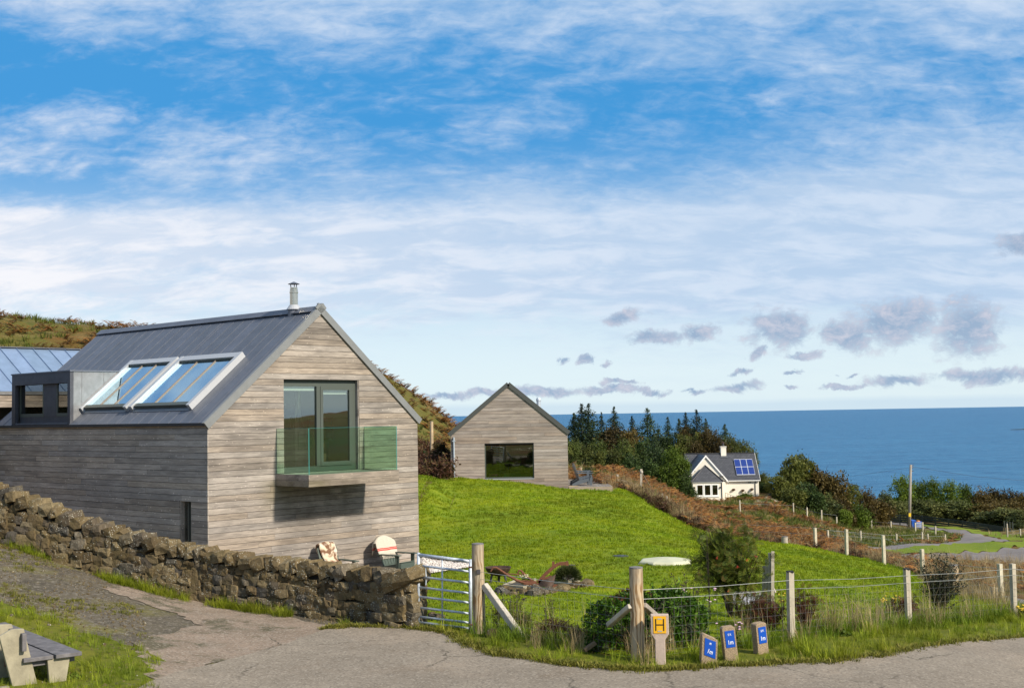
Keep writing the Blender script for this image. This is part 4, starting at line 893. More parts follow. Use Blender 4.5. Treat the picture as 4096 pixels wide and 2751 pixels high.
p = gl0.lerp(gl1, .26); part('latch_bolt', MB().tube([p + Vector((-.10, -.02, 0)), p + Vector((.12, -.02, 0))], .014, 8), 'rust_dark', gate, world=True); part('latch_handle', MB().tube([p + Vector((.12, -.03, .10)), p + Vector((.12, -.03, -.02)), p + Vector((.13, -.03, -.10)), p + Vector((.12, -.03, -.22))], .012, 8), 'galv', gate, world=True)
for f in (.11, .93): p = gr0.lerp(gr1, f); part('hinge', MB().tube([p + Vector((-.03, -.02, 0)), p + Vector((.13, 0, 0))], .016, 8), 'rust_dark', gate, world=True)

def round_post(name, label, base, h, r, m='post_wood', group=None, cat='post'):
    t = thing(name, label, cat, base, R.uniform(0, 6), group)
    n = 9; part('shaft', MB().tube([(R.uniform(-.004, .004), R.uniform(-.004, .004), -.3 + (h + .3) * i / n) for i in range(n + 1)], [r * (1.06 - .07 * i / n + R.uniform(-.008, .008)) for i in range(n + 1)], 20), m, t, smooth=False)
    part('cap', MB().lathe((0, 0, h), [(r * 1.0, .0005), (r * .985, .016), (r * .5, .024), (r * .1, .024)], 20), 'end_grain', t); return t
SP1 = on(1916, 2523, 20.45); SP2 = on(2552, 2634, 18.0)
sp1 = round_post('strainer_post', 'thick round timber post that hangs the metal gate', SP1, 1.44, .098)
part('eye_bolt', MB().tube([(0, 0, 0), (.0, 0, 0)], .01).box(-.03, .03, -.118, -.10, .98, 1.05), 'bolt', sp1); sp1.rotation_euler.z = .1
sp2 = round_post('strainer_post', 'thick round timber post with wavy grain beside the yellow hydrant marker', SP2, 1.32, .098)
def strut(label, a, b, w=.10, t=.09, m='strut_wood'):
    o = link('fence_strut', MB().beam(Vector((0, 0, 0)), b - a, w, t).mesh('fence_strut', m)); o.location = a; tag(o, label, 'strut'); add_bevel(o, .012); return o
strut('pale square strut propping the gate post from the right', P(1936, 2338, 20.4), P(2098, 2562, 19.9), .105, .10)
strut('weathered strut running down left from the second round post into the bush', P(2524, 2422, 17.95), P(2436, 2498, 18.5), .10, .07, 'stake_old')
strut('short weathered strut leaning on the second round post from the right', P(2572, 2418, 17.98), P(2640, 2478, 18.7), .10, .07, 'stake_old')
strut('half-buried end of an old brown strut low in the bush', P(2382, 2568, 18.55), P(2336, 2600, 18.5), .08, .06, 'strut_dark')
def fence(name, label, tops, posts, heights, wires, net=None, pw=.085, m='stake_wood', posts_round=False, cap_black=()):
    """posts: ground points; wires: heights above ground at every post (list per wire)"""
    t = thing(name, label, 'fence', posts[0])
    for i, (p, h) in enumerate(zip(posts, heights)):
        if not h: continue
        a = R.uniform(-.08, .08) + .35; lean = Vector((R.uniform(-.02, .02), R.uniform(-.02, .02), 1)) * h
        b = MB()
        if posts_round: b.tube([p - Vector((0, 0, .3)), p + lean], pw / 2, 10)
        else:
            X = Vector((math.cos(a), math.sin(a), 0)) * pw / 2; Y = Vector((-math.sin(a), math.cos(a), 0)) * pw / 2; q = []
            for c in (p - Vector((0, 0, .3)), p + lean):
                for s, u in ((-1, -1), (1, -1), (1, 1), (-1, 1)): q.append(c + X * s + Y * u)
            b.hexa(q)
        po = part('post', b, m, t, world=True)
        if i in cap_black: part('cap', MB().obox(p + lean + Vector((0, 0, .004)), (pw / 2 + .004, pw / 2 + .004, .012)), 'black', po, world=True)
    for w, (hs, r) in enumerate(wires):
        pts = []
        for i in range(len(posts)):
            pts.append(posts[i] + Vector((0, -.05, hs[i])))
            if i < len(posts) - 1: pts.append((posts[i] + posts[i + 1]) / 2 + Vector((0, -.05, (hs[i] + hs[i + 1]) / 2 - .02)))
        part('wire', MB().tube(pts, r, 4), 'wire', t, world=True)
    if net:
        lo, hi, nh, r, sp = net; b = MB()
        for j in range(nh + 1):
            pts = []
            for i in range(len(posts)):
                h0, h1 = lo, hi[i]; f = (j / nh) ** 1.25; pts.append(posts[i] + Vector((0, -.05, h0 + (h1 - h0) * f)))
            for a_, b_ in zip(pts, pts[1:]):
                n = 4; b.tube([a_.lerp(b_, q / n) + Vector((0, 0, R.uniform(-.008, .008) if 0 < q < n else 0)) for q in range(n + 1)], r, 3, False)
        for i in range(len(posts) - 1):
            a_, b_ = posts[i], posts[i + 1]; L = (b_ - a_).length; n = int(L / sp)
            for q in range(n):
                f = q / n; c = a_.lerp(b_, f) + Vector((0, -.05, 0)); H_ = hi[i] + (hi[i + 1] - hi[i]) * f; b.tube([c + Vector((0, 0, lo)), c + Vector((R.uniform(-.02, .02), 0, H_))], r * .9, 3, False)
        nt = part('wire_netting', b, 'netting', t, world=True); nt['kind'] = 'stuff'
    return t
FP = [SP1, SP2, on(3165, 2559, 19.3), on(3636, 2498, 22.3), on(4057, 2466, 24.3), on(4420, 2440, 25.5)]
def hz(i, px, py): # wire height above ground at post i from a photo pixel
    p = FP[i]; return P(px, py, p.y).z - p.z
HT = [hz(0, 1942, 2283), hz(1, 2553, 2357), hz(2, 3168, 2318), hz(3, 3640, 2299), hz(4, 4057, 2272), .92]; H2 = [hz(0, 1942, 2311), hz(1, 2553, 2394), hz(2, 3168, 2352), hz(3, 3640, 2328), hz(4, 4057, 2297), .8]
fence('roadside_fence', 'wire stock fence on square timber posts running along the road verge', None, FP, [0, 0, 1.07, 1.01, 1.06, 1.0], [(HT, .0034), (H2, .003)], (.06, H2, 7, .0016, .15), .088, cap_black=(2, 3))
FF = [on(4300, 2500, 30), on(4008, 2452, 32), on(3596 + 215, 2405, 36.5), on(3692, 2331, 41), on(3537, 2255, 44.8), on(3387, 2211, 47), on(3263, 2196, 49), on(3140, 2176, 51), on(2960, 2140, 54)]
fence('garden_fence', 'wire fence of pale posts along the far edge of the lawn', None, FF, [1.0, 1.06, 0, 1.05, 1.05, 1.05, .95, 0, 0], [([.95] * 9, .004), ([.7] * 9, .003)], (.05, [.7] * 9, 5, .0016, .22), .10)
for lab, px, py, Y, h, r, m in (('fat round post half hidden behind the dark spindly shrub', 3815, 2300, 38, .85, .14, 'post_wood'), ('short thick round post standing in straw grass at the far lawn edge', 3139, 2172, 52, .62, .13, 'stake_old'),
                             ('short rust-brown round post beside the lower lane', 3451, 2222, 60, .40, .09, 'rust_dark'), ('round pale post rising behind the deck chairs', 2322, 1862, 75, .62, .105, 'post_new'),
                             ('lone timber post on the hillside between the two timber buildings', 1727, 1768, 66, 1.12, .085, 'post_new')):
    b = on(px, py, Y)
    if 'hillside' in lab: b = on(px, 1768, 62)
    round_post('round_post', lab, b, h if 'hillside' not in lab else P(px, 1686, b.y).z - b.z, r, m)
tp = P(2565, 1875, 68); bp = on(2562, 1954, 68); o = thing('rope_post', 'leaning grey post with pale rope tied round its top by the deck', 'post', bp)
part('shaft', MB().beam((0, 0, -.3), tp - bp, .12, .10), 'stake_old', o); part('rope_coil', MB().lathe(tp - bp, [(.08, -.22), (.09, -.2), (.09, -.12), (.08, -.10)], 10), 'strut_wood', o)
part('rope', MB().tube([tp - bp + Vector((0, 0, -.15)), on(2625, 1945, 74) + Vector((0, 0, .3)) - bp], .02, 5), 'stake_old', o)
FB = [on(2470, 1948, 62), on(2470, 1940, 66), on(2640, 1990, 64), on(2664, 1996, 60)]
fence('old_wire_fence', 'old wire fence of low grey stakes in the straw grass by the deck', None, [on(2395, 1935, 66), on(2469, 1946, 65), on(2562, 1954, 67), on(2648, 1985, 64), on(2667, 2000, 62)], [0, .8, 0, .75, .75], [([.6] * 5, .006)], None, .10, 'stake_old')
stk = lambda L: [on(x, y, Y) for x, y, Y in L]
fence('lane_fence', 'small wire fence of pale stakes on the grass above the lower lane', None, stk([(3313, 2196, 108), (3445, 2181, 122), (3587, 2170, 134), (3690, 2162, 136), (3712, 2156, 140), (3781, 2149, 146)]), [.9, 1.1, 1.1, 1.1, 1.15, 1.1], [([.9] * 6, .01), ([.5] * 6, .01)], (.1, [.9] * 6, 3, .006, 1.2), .14, posts_round=False)
fence('lane_fence', 'second small wire fence beyond the lane near the utility pole', None, stk([(3485, 2087, 178), (3563, 2092, 176), (3661, 2108, 172), (3691, 2114, 170), (3742, 2133, 160)]), [1.3, 1.3, 1.4, 1.5, 1.3], [([1.1] * 5, .01), ([.6] * 5, .01)], (.1, [1.1] * 5, 3, .006, 1.2), .16)
fence('bracken_fence', 'widely spaced thin stakes in the bracken right of the white cottage', None, stk([(2961, 2052, 130), (3173, 2022, 148), (3228, 2036, 146), (3286, 2055, 144), (3346, 2060, 150)]), [1.5, 1.5, 1.5, 1.6, 1.0], [([1.2] * 5, .008)], None, .12)
fence('field_corner_fence', 'rusty mesh fence and pale stakes at the far right end of the lane', None, stk([(4030, 2139, 160), (4082, 2144, 160), (4180, 2150, 160)]), [1.9, 1.0, 1.0], [([.9] * 3, .01), ([.5] * 3, .01)], (.1, [.9] * 3, 3, .006, 1.0), .14, 'stake_old')
sk = on(3975, 2448, 32.2); t = thing('split_stake', 'short split stake lashed beside the leaning right-hand fence post', 'stake', sk)
for i in range(3): part('stave', MB().beam((-.08 + .09 * i, 0, -.2), (-.07 + .085 * i, .01, .48 - .02 * i), .06, .06), 'stake_old', t)

# dark board fence at the back right
bf = thing('board_fence', 'long low dark green rail fence along the hedge behind the lane', 'fence', on(3790, 2110, 188))
mat('dark_green_board', (.018, .026, .018), .7)
def back_fence():
    pts = [P(3488, 2052, 196), P(3600, 2058, 194), P(3690, 2062, 192), P(3850, 2082, 188), P(4013, 2107, 176)]; base = [P(3488, 2079, 196), P(3600, 2090, 194), P(3690, 2096, 192), P(3850, 2114, 188), P(4013, 2128, 176)]
    for a, b, c, d in zip(pts, pts[1:], base, base[1:]):
        for f in (.08, .36, .64, .9): part('rail', MB().beam(a.lerp(c, f), b.lerp(d, f), .06, (a - c).length * .19), 'dark_green_board', bf, world=True)
        for f in (0, .33, .66): p, q = a.lerp(b, f), c.lerp(d, f); part('post', MB().beam(q - Vector((0, -.06, .3)), p + Vector((0, .06, .05)), .16, .12), 'dark_green_board', bf, world=True)
    for i in range(4): p = P(4017 + i * 11, 2084 + i, 176 - i); part('post', MB().beam(p - Vector((0, 0, 1.9)), p, .16, .14), 'dark_green_board', bf, world=True)
back_fence()

# utility pole, bins
pb, pt = on(3636, 2112, 184), P(3643, 1858, 184); up = thing('utility_pole', 'tall leaning wooden utility pole with a yellow plate by the lane', 'utility pole', pb)
mat('pole_wood', (.27, .24, .20), .85, nscale=3, namt=.2); mat('yellow_plate', (.75, .50, .02), .5); mat('blue_bin', (.015, .085, .38), .45); mat('white_cloth', (.7, .7, .68), .8); mat('bin_orange', (.6, .2, .05), .7)
part('pole', MB().tube([Vector((0, 0, -.5)), (pt - pb)], [.24, .17], 12), 'pole_wood', up, smooth=True)
part('danger_plate', MB().beam((pt - pb) * .20 + Vector((.0, -.22, 0)), (pt - pb) * .255 + Vector((.0, -.21, 0)), .34, .02), 'yellow_plate', up)
for i, f in enumerate((.985, .955, .90)): part('insulator', MB().tube([(pt - pb) * f + Vector((.15, 0, 0)), (pt - pb) * f + Vector((.42, 0, .02))], .06, 6), 'bolt', up)
part('overhead_wire', MB().tube([pt + Vector((.35, 0, -.3)), P(3900, 1905, 190), P(4250, 1935, 200)], .018, 4), 'bolt', up, world=True); part('overhead_wire', MB().tube([pt + Vector((.1, 0, -.4)), P(3400, 1905, 230), P(3200, 1945, 300)], .014, 4), 'bolt', up, world=True)
def bin_(lab, px, py, Y, s=1.0):
    b = on(px, py, Y); t = thing('wheelie_bin', lab, 'bin', b, .2); t.scale = (s,) * 3
    part('body', MB().hexa([(-.24, -.25, .08), (.24, -.25, .08), (.24, .25, .08), (-.24, .25, .08), (-.30, -.34, 1.0), (.30, -.34, 1.0), (.30, .34, 1.0), (-.30, .34, 1.0)]), 'blue_bin', t); part('lid', MB().hexa([(-.31, -.37, 1.0), (.31, -.37, 1.0), (.31, .37, 1.0), (-.31, .37, 1.0), (-.27, -.30, 1.07), (.27, -.30, 1.07), (.27, .36, 1.12), (-.27, .36, 1.12)]), 'blue_bin', t)
    for x in (-.26, .26): part('wheel', MB().tube([(x - .03, .28, .1), (x + .03, .28, .1)], .10, 12), 'black', t)
bin_('plain blue wheelie bin tucked beside the utility pole', 3651, 2099, 186, 1.12)
t = thing('recycling_sack', 'blue and white woven recycling sack with loose rubbish on top beside the bin', 'sack', on(3673, 2099, 184.5))
part('body', MB().hexa([(-.34, -.3, 0), (.34, -.3, 0), (.34, .3, 0), (-.34, .3, 0), (-.40, -.35, .95), (.42, -.35, 1.05), (.42, .35, 1.0), (-.40, .35, .98)]), 'blue_bin', t)
for z in (.22, .50, .78): part('stripe', MB().box(-.385, .40, -.375, -.345, z, z + .10), 'white_cloth', t)
part('rubbish', MB().lathe((0, 0, .96), [(.33, 0), (.25, .15), (.05, .2)], 7), 'bin_orange', t)

# ------------------------------------------------------------- marker posts
mat('concrete_pink', (.46, .36, .29), .9, nscale=25, namt=.12, bump=.2, bscale=60); mat('aggregate', (.34, .25, .155), .95, nscale=70, namt=.5, bump=.9, bscale=75); mat('sign_yellow', (.80, .42, .01), .4); mat('sign_black', (.012, .01, .008), .5); mat('sign_blue', (.005, .075, .42), .35); mat('sign_white', (.8, .82, .85), .4); mat('sign_grey', (.42, .38, .30), .5)
def text(body, size, loc, parent, m, sx=1.0, rot=(rad(90), 0, 0)):
    c = bpy.data.curves.new('lettering', 'FONT'); c.body = body; c.size = size; c.align_x = 'CENTER'; c.align_y = 'CENTER'; c.extrude = .0015; c.offset = size * .012; c.resolution_u = 3; c.materials.append(MATS[m])
    o = bpy.data.objects.new('lettering', c); C.objects.link(o); o.parent = parent; o.location = loc; o.rotation_euler = rot; o.scale = (sx, 1, 1); bpy.context.view_layer.update()
    me = bpy.data.meshes.new_from_object(o); n = link('lettering', me, parent); n.location = loc; n.rotation_euler = rot; n.scale = (sx, 1, 1); bpy.data.objects.remove(o); return n
hb = on(2642, 2640, 17.75); hy = thing('hydrant_marker', 'pink concrete hydrant marker post with a yellow plate lettered H', 'sign', hb, -.10)
mb = MB(); mb.prism([(-.075, -.06, -.2), (.075, -.06, -.2), (.07, -.06, .36), (.125, -.06, .44), (.125, -.06, .71), (-.125, -.06, .71), (-.125, -.06, .44), (-.07, -.06, .36)], (0, .12, 0)); part('post', mb, 'concrete_pink', hy, bevel=.01)
pl = part('plate', MB().box(-.088, .088, -.068, -.061, .455, .69), 'sign_yellow', hy)
part('letter', MB().box(-.062, -.047, -.0715, -.0685, .49, .655).box(.047, .062, -.0715, -.0685, .49, .655).box(-.0465, .0465, -.0715, -.0685, .565, .58), 'sign_black', hy)
for z in (.475, .645): part('number_slot', MB().box(-.03, .03, -.0712, -.0685, z, z + .018), 'sign_grey', hy)
def valve(label, px, py, Y, top, rot, lines, w=.20, h=.52, tilt_back=0.0, slant=0.0):
    b = on(px, py, Y); t = thing('valve_marker', label, 'sign', b); t.rotation_euler = (tilt_back, rot[0], rot[1])
    q = MB().prism([(-w / 2, -.055, -.15), (w / 2, -.055, -.15), (w / 2, -.055, h - slant - .02), (w / 2 - .025, -.055, h - slant), (-w / 2 + .025, -.055, h), (-w / 2, -.055, h - .02)], (0, .13, 0)); part('post', q, 'aggregate', t, bevel=.008)
    x0, x1, z1, z0 = -w * .32, w * .38, h - .055, h - .29; s = slant * .75
    part('plate', MB().prism([(x0, -.062, z0), (x1, -.062, z0 - s), (x1, -.062, z1 - s), (x0, -.062, z1)], (0, .006, 0)), 'sign_blue', t); r = (rad(90), math.atan2(s, x1 - x0), 0) if s else (rad(90), 0, 0)
    cx = (x0 + x1) / 2
    text(lines[0], .042, (cx, -.0635, z1 - .055 - s * .5), t, 'sign_white', .9, r); text(lines[1], .085, (cx, -.0635, z0 + .07 - s * .5), t, 'sign_white', .8, r)
valve('squat leaning concrete marker with a slanted top and blue plate reading M 1m', 2832, 2648, 17.75, 0, (.06, .08), ('M', '1m'), .225, .44, .02, .07)
valve('concrete marker with blue plate reading S.V. 1m, middle of the three', 2925, 2630, 17.95, 0, (-.10, .12), ('S.V.', '1m'), .19, .50)
valve('concrete marker with blue plate reading S.V. 1m, nearest the square fence post', 3046, 2598, 18.4, 0, (-.09, .42), ('S.V.', '1m'), .185, .47, .02)

# ------------------------------------------------------------- garden things
mat('fire_iron', (.06, .035, .022), .75, .3, nscale=14, namt=.5); mat('plough_rust', (.15, .055, .025), .85, nscale=18, namt=.35, bump=.3, bscale=50); mat('grp_cover', (.50, .49, .33), .6, nscale=4, namt=.08); mat('manhole', (.06, .07, .07), .6, .3, nscale=60, namt=.5); mat('planter_wood', (.40, .35, .24), .85, nscale=8, namt=.2); mat('soil', (.05, .038, .022), 1, nscale=20, namt=.4)
def fire_bowl():
    c = on(1993, 2312, 27.6); t = thing('fire_bowl', 'rusty iron fire bowl on three flat legs on the lawn', 'fire pit', c)
    part('bowl', MB().lathe((0, 0, 0), [(.06, .17), (.17, .20), (.25, .27), (.285, .345), (.29, .36), (.275, .36), (.24, .29), (.15, .24), (.02, .23)], 28), 'fire_iron', t, smooth=True)
    part('ash', MB().lathe((0, 0, 0), [(.22, .285), (.05, .30)], 16), 'plough_rust', t)
    for a in (-2.6, -.5, 1.5): d = Vector((math.cos(a), math.sin(a), 0)); part('leg', MB().beam(d * .15 + Vector((0, 0, .24)), d * .21, .06, .02, up=d), 'dark_trim', t)
fire_bowl()
def plough():
    c = on(2225, 2362, 25.3); t = thing('old_plough', 'rust-red antique horse plough displayed on stones in the garden', 'plough', c); q = lambda px, py, Y=25.3: P(px, py, Y)
    Z = lambda zx, zy: (1880 + zx * .23126, 2180 + zy * .23126)
    def pp(L, Y=25.3): return [q(*Z(a, b), Y) for a, b in L]
    b = MB(); L = pp([(1180, 640), (1300, 500), (1450, 370), (1530, 318), (1640, 312), (1700, 318)])
    for a, b2 in zip(L, L[1:]): b.beam(a, b2, .045, .065)
    part('beam', b, 'plough_rust', t, world=True)
    part('handle', MB().tube(pp([(358, 450), (400, 385), (450, 385), (540, 440), (640, 510), (820, 610), (960, 655), (1150, 655)]), [.015, .018, .02, .022, .026, .028, .03, .032], 7), 'plough_rust', t, world=True)
    part('handle', MB().tube(pp([(822, 490), (845, 435), (880, 435), (960, 520), (1100, 630)], 25.6), [.016, .018, .02, .024, .028], 7), 'plough_rust', t, world=True)
    part('brace', MB().tube(pp([(560, 475), (700, 492), (860, 508), (905, 505), (895, 455)], 25.5), .011, 6), 'plough_rust', t, world=True); part('brace', MB().tube(pp([(900, 610), (1170, 628)]), .012, 6), 'plough_rust', t, world=True)
    part('frame_bar', MB().beam(*pp([(930, 655), (1400, 685)]), .05, .045), 'plough_rust', t, world=True)
    # mouldboard: a twisted curved plate
    V = []; F = []; n = 9; m = 6; o0 = q(*Z(1330, 625), 25.15)
    for i in range(n):
        for j in range(m):
            u, v = i / (n - 1) - .5, j / (m - 1) - .5; V.append(o0 + Vector((u * .30 + .06 * v, -.10 * math.cos(u * 2.6) + .16 * v * (u + .5), v * .24 * (.35 + .65 * (u + .5)) + (u + .5) * .04 - .03)))
    for i in range(n - 1):
        for j in range(m - 1): a = i * m + j; F.append((a, a + m, a + m + 1, a + 1))
    k0 = len(V); V += [p + Vector((.0, .02, 0)) for p in V]; F += [tuple(x + k0 for x in f[::-1]) for f in F]
    mbm = MB(); mbm.add(V, F); part('mouldboard', mbm, 'fire_iron', t, smooth=True, world=True)
    part('share', MB().prism(pp([(1400, 735), (1455, 672), (1520, 680), (1440, 745)], 25.0), (0, .03, 0)), 'plough_rust', t, world=True); part('standard', MB().beam(*pp([(1180, 640), (1420, 560)]), .05, .10), 'plough_rust', t, world=True); part('leg', MB().beam(*pp([(1200, 600), (1290, 690)]), .05, .09), 'plough_rust', t, world=True)
    part('clevis', MB().beam(*pp([(1440, 280), (1440, 400)]), .05, .04), 'plough_rust', t, world=True); part('clevis', MB().beam(*pp([(1670, 275), (1690, 345)]), .05, .06), 'plough_rust', t, world=True); part('draw_pin', MB().tube(pp([(1690, 338), (1820, 342)]), .009, 6), 'bolt', t, world=True)
plough()
def frame_box(label, corners, h, w=.05, soil=True, posts=()):
    pts = [Vector((*G(*c), 0)) for c in corners]; z = gzf(pts[0].x, pts[0].y); t = thing('planter_frame', label, 'planter', Vector((pts[0].x, pts[0].y, z)))
    for p in pts: p.z = gzf(p.x, p.y) + .05
    for a, b in zip(pts, pts[1:] + pts[:1]): part('side_board', MB().beam(a + Vector((0, 0, h / 2)), b + Vector((0, 0, h / 2)), w, h), 'planter_wood', t, world=True)
    part('soil', MB().prism([p + Vector((0, 0, h * .2)) for p in pts], (0, 0, h * .45)), 'soil', t, world=True)
    for px, py, hh in posts: b = Vector((*G(px, py), 0)); b.z = gzf(b.x, b.y); part('corner_post', MB().beam(b, b + Vector((0, 0, hh)), .05, .05), 'planter_wood', t, world=True)
    return t
frame_box('left timber bed frame with two upright corner pegs beside the plough', [(2016, 2364), (2098, 2372), (2142, 2352), (2060, 2346)], .09, .05, True, [(2064, 2344, .16), (2141, 2352, .20)])
frame_box('right timber bed frame holding the rounded lavender bush', [(2212, 2340), (2278, 2352), (2316, 2336), (2250, 2324)], .12)
for i in range(26):
    f = i / 25; px = 2012 + 340 * f + R.uniform(-6, 6); py = 2376 - 26 * f * f + R.uniform(-14, 4) + (8 if i % 3 == 0 else 0); x, y = G(px, py); sz = R.uniform(.07, .12)
    o = link('garden_stone', R.choice(ROUND)); o.location = (x, y, gzf(x, y) + sz * .4); o.scale = (sz * 1.3, sz, sz * .8); o.rotation_euler = (R.uniform(-.3, .3), R.uniform(-.3, .3), R.uniform(0, 6)); tag(o, 'one of the rounded stones edging the plough bed', 'stone', 'stones edging the plough bed')
c = on(2661, 2242, 31.3); t = thing('tank_cover', 'pale green-cream octagonal tank cover on the lawn', 'cover', c, .2); part('lid', MB().lathe((0, 0, 0), [(.68, -.1), (.675, .07), (.62, .11), (.14, .165)], 8), 'grp_cover', t, bevel=.02); part('rim', MB().lathe((0, 0, 0), [(.71, -.05), (.71, .03)], 8), 'grp_cover', t)
c = on(2480, 2206, 33); t = thing('manhole_cover', 'small round dark metal cover let into the lawn', 'cover', c); part('lid', MB().lathe((0, 0, 0), [(.19, .0), (.19, .035), (.02, .04)], 20), 'manhole', t); part('ring', MB().lathe((0, 0, 0), [(.22, -.02), (.22, .022)], 20), 'bolt', t)
def lone(px, py, Y, s, label, sc=(1, .8, .9)):
    p = on(px, py, Y); o = link('boulder', R.choice(ROUND)); o.location = p + Vector((0, 0, s * .55)); o.scale = (s * sc[0], s * sc[1], s * sc[2]); o.rotation_euler = (.2, .1, R.uniform(0, 6)); tag(o, label, 'stone')
lone(1968, 2530, 20.0, .085, 'rounded speckled stone at the foot of the gate post', (1.1, .9, 1.25)); lone(1727, 2420, 22.5, .07, 'round pale stone on the grass behind the gate'); lone(1745, 2452, 22.0, .13, 'flat lichened slab half sunk behind the gate', (1.4, .8, .4)); lone(2838, 2205, 32, .12, 'grey stone showing left of the rowan bush')
t = thing('pallet_panel', 'short screen of upright weathered boards behind the rowan bush', 'panel', on(3075, 2406, 23))
for i, (x, top) in enumerate(((3054, 2262), (3066, 2234), (3078, 2210), (3090, 2204))):
    b0 = P(x, 2412, 23 - .05 * i); part('board', MB().beam(b0, P(x + 1, top, 23 - .05 * i), .055, .03), 'stake_old', t, world=True)
part('rail', MB().beam(P(3040, 2390, 23.1), P(3100, 2360, 22.9), .04, .08), 'stake_old', t, world=True)
o = link('slate_slab', MB().prism([P(2905, 2420, 23.5), P(3020, 2418, 23.5), P(3045, 2372, 24.4), P(2940, 2370, 24.4)], (0, 0, .03)).mesh('slate_slab', 'manhole')); MATS['slab_pale'] = mat('slab_pale', (.40, .38, .40), .8, nscale=8, namt=.3); o.data.materials[0] = MATS['slab_pale']; tag(o, 'pale sloping slab glimpsed beneath the rowan branches', 'slab')
b = MB(); a0 = Vector((*G(1683, 2232), 0)); a1 = Vector((*G(1900, 2262), 0)); a0.z = gzf(a0.x, a0.y) + .06; a1.z = gzf(a1.x, a1.y) + .06; b.beam(a0, a1, .05, .13); o = link('timber_edging', b.mesh('timber_edging', 'brown_leather')); MATS['edge_brown'] = mat('edge_brown', (.22, .13, .06), .9, nscale=8, namt=.2); o.data.materials[0] = MATS['edge_brown']; tag(o, 'brown timber edging along the back of the white gravel bed', 'edging')

# ------------------------------------------------------------- bench at the lower left
mat('bench_pale', (.30, .265, .18), .85, nscale=7, namt=.22, bump=.25, bscale=25); mat('bench_grey', (.13, .12, .12), .8, nscale=9, namt=.35, bump=.25, bscale=25); mat('bench_red', (.13, .04, .025), .7, nscale=9, namt=.3)
def bench():
    e = P(328, 2604, 16.3); z0 = gzf(e.x, e.y); l = Vector((-.625, .78, 0)); w = Vector((.78, .625, 0)); up = Vector((0, 0, 1)); t = thing('rustic_bench', 'heavy rustic plank bench with leaning slab back supports on the left verge', 'bench', Vector((e.x, e.y, z0)))
    M = Matrix((w, l, up)).transposed(); q = lambda a, b, c: Vector((e.x, e.y, 0)) + w * a + l * b + up * c; sz = e.z; L = 3.2
    def bx(nm, a0, a1, b0, b1, c0, c1, m, **kw): return part(nm, MB().obox(q((a0 + a1) / 2, (b0 + b1) / 2, (c0 + c1) / 2), ((a1 - a0) / 2, (b1 - b0) / 2, (c1 - c0) / 2), M), m, t, world=True, bevel=.006, **kw)
    bx('seat_plank', -.33, 0, 0, L, sz - .05, sz, 'bench_grey'); bx('seat_plank', -.72, -.35, .04, L, sz - .055, sz - .005, 'bench_grey')
    def slab(nm, b0, th, c, m): # upright slab across the bench: corners as (across, height)
        return part(nm, MB().prism([q(a, b0, z) for a, z in c], l * th), m, t, world=True, bevel=.007)
    for b0 in (.10, .58, 1.9): slab('back_support', b0, .06, [(-.80, z0 - .1), (-.50, z0 - .1), (-.70, sz + .36), (-.85, sz + .37), (-1.0, sz + .30)], 'bench_pale')
    for b0 in (.06, 1.7): slab('leg', b0, .06, [(-.38, z0 - .1), (-.20, z0 - .1), (-.13, sz - .052), (-.42, sz - .052)], 'bench_pale'); bx('bearer', -.80, -.05, b0 + .062, b0 + .11, sz - .13, sz - .056, 'bench_grey')
    bx('apron', -.80, -.75, .17, .57, sz - .16, sz - .06, 'bench_red', label='red-brown board along the back of the seat'); bx('back_rail', -.745, -.69, .02, L, sz + .09, sz + .31, 'bench_grey')
    part('foot_block', MB().obox(q(-.98, -.02, z0 + .03), (.06, .05, .05), M), 'bench_pale', t, world=True)
bench()

# ------------------------------------------------------------- adirondack chairs and throws
mat('chair_green', (.055, .075, .058), .6); mat('chair_grey', (.07, .085, .10), .55)
def adirondack(label, loc, rz, m, group=None):
    t = thing('adirondack_chair', label, 'chair', loc, rz, group)
    for i in range(5): y = -.52 + i * .125; z = .36 - (y + .52) * .30; part('seat_slat', MB().obox((0, y, z), (.27, .055, .01), Matrix.Rotation(-.29, 3, 'X')), m, t)
    for i in range(5): x = (i - 2) * .108; h = .74 - abs(i - 2) * .045; part('back_slat', MB().beam((x, .02, .22), (x * 1.12, .02 + h * .36, .22 + h), .098, .018, up=(0, 1, .3)), m, t)
    for s in (-1, 1):
        part('arm', MB().obox((s * .33, -.22, .555), (.07, .36, .011)), m, t); part('front_leg', MB().box(*sorted((s * .29, s * .315)), -.53, -.42, 0, .54), m, t); part('arm_bracket', MB().prism([(s * .33, -.50, .54), (s * .33, -.43, .54), (s * .33, -.47, .36)], (s * .02, 0, 0)), m, t)
        part('side_rail', MB().prism([(s * .27, -.55, .24), (s * .27, -.55, .36), (s * .27, .05, .25), (s * .27, .38, .09), (s * .27, .38, .0), (s * .27, .28, .0)], (s * .019, 0, 0)), m, t)
    part('front_apron', MB().box(-.27, .27, -.565, -.545, .22, .35), m, t); part('back_brace', MB().box(-.32, .32, .13, .15, .50, .55), m, t); part('back_brace', MB().box(-.26, .26, .03, .05, .24, .29), m, t)
    return t
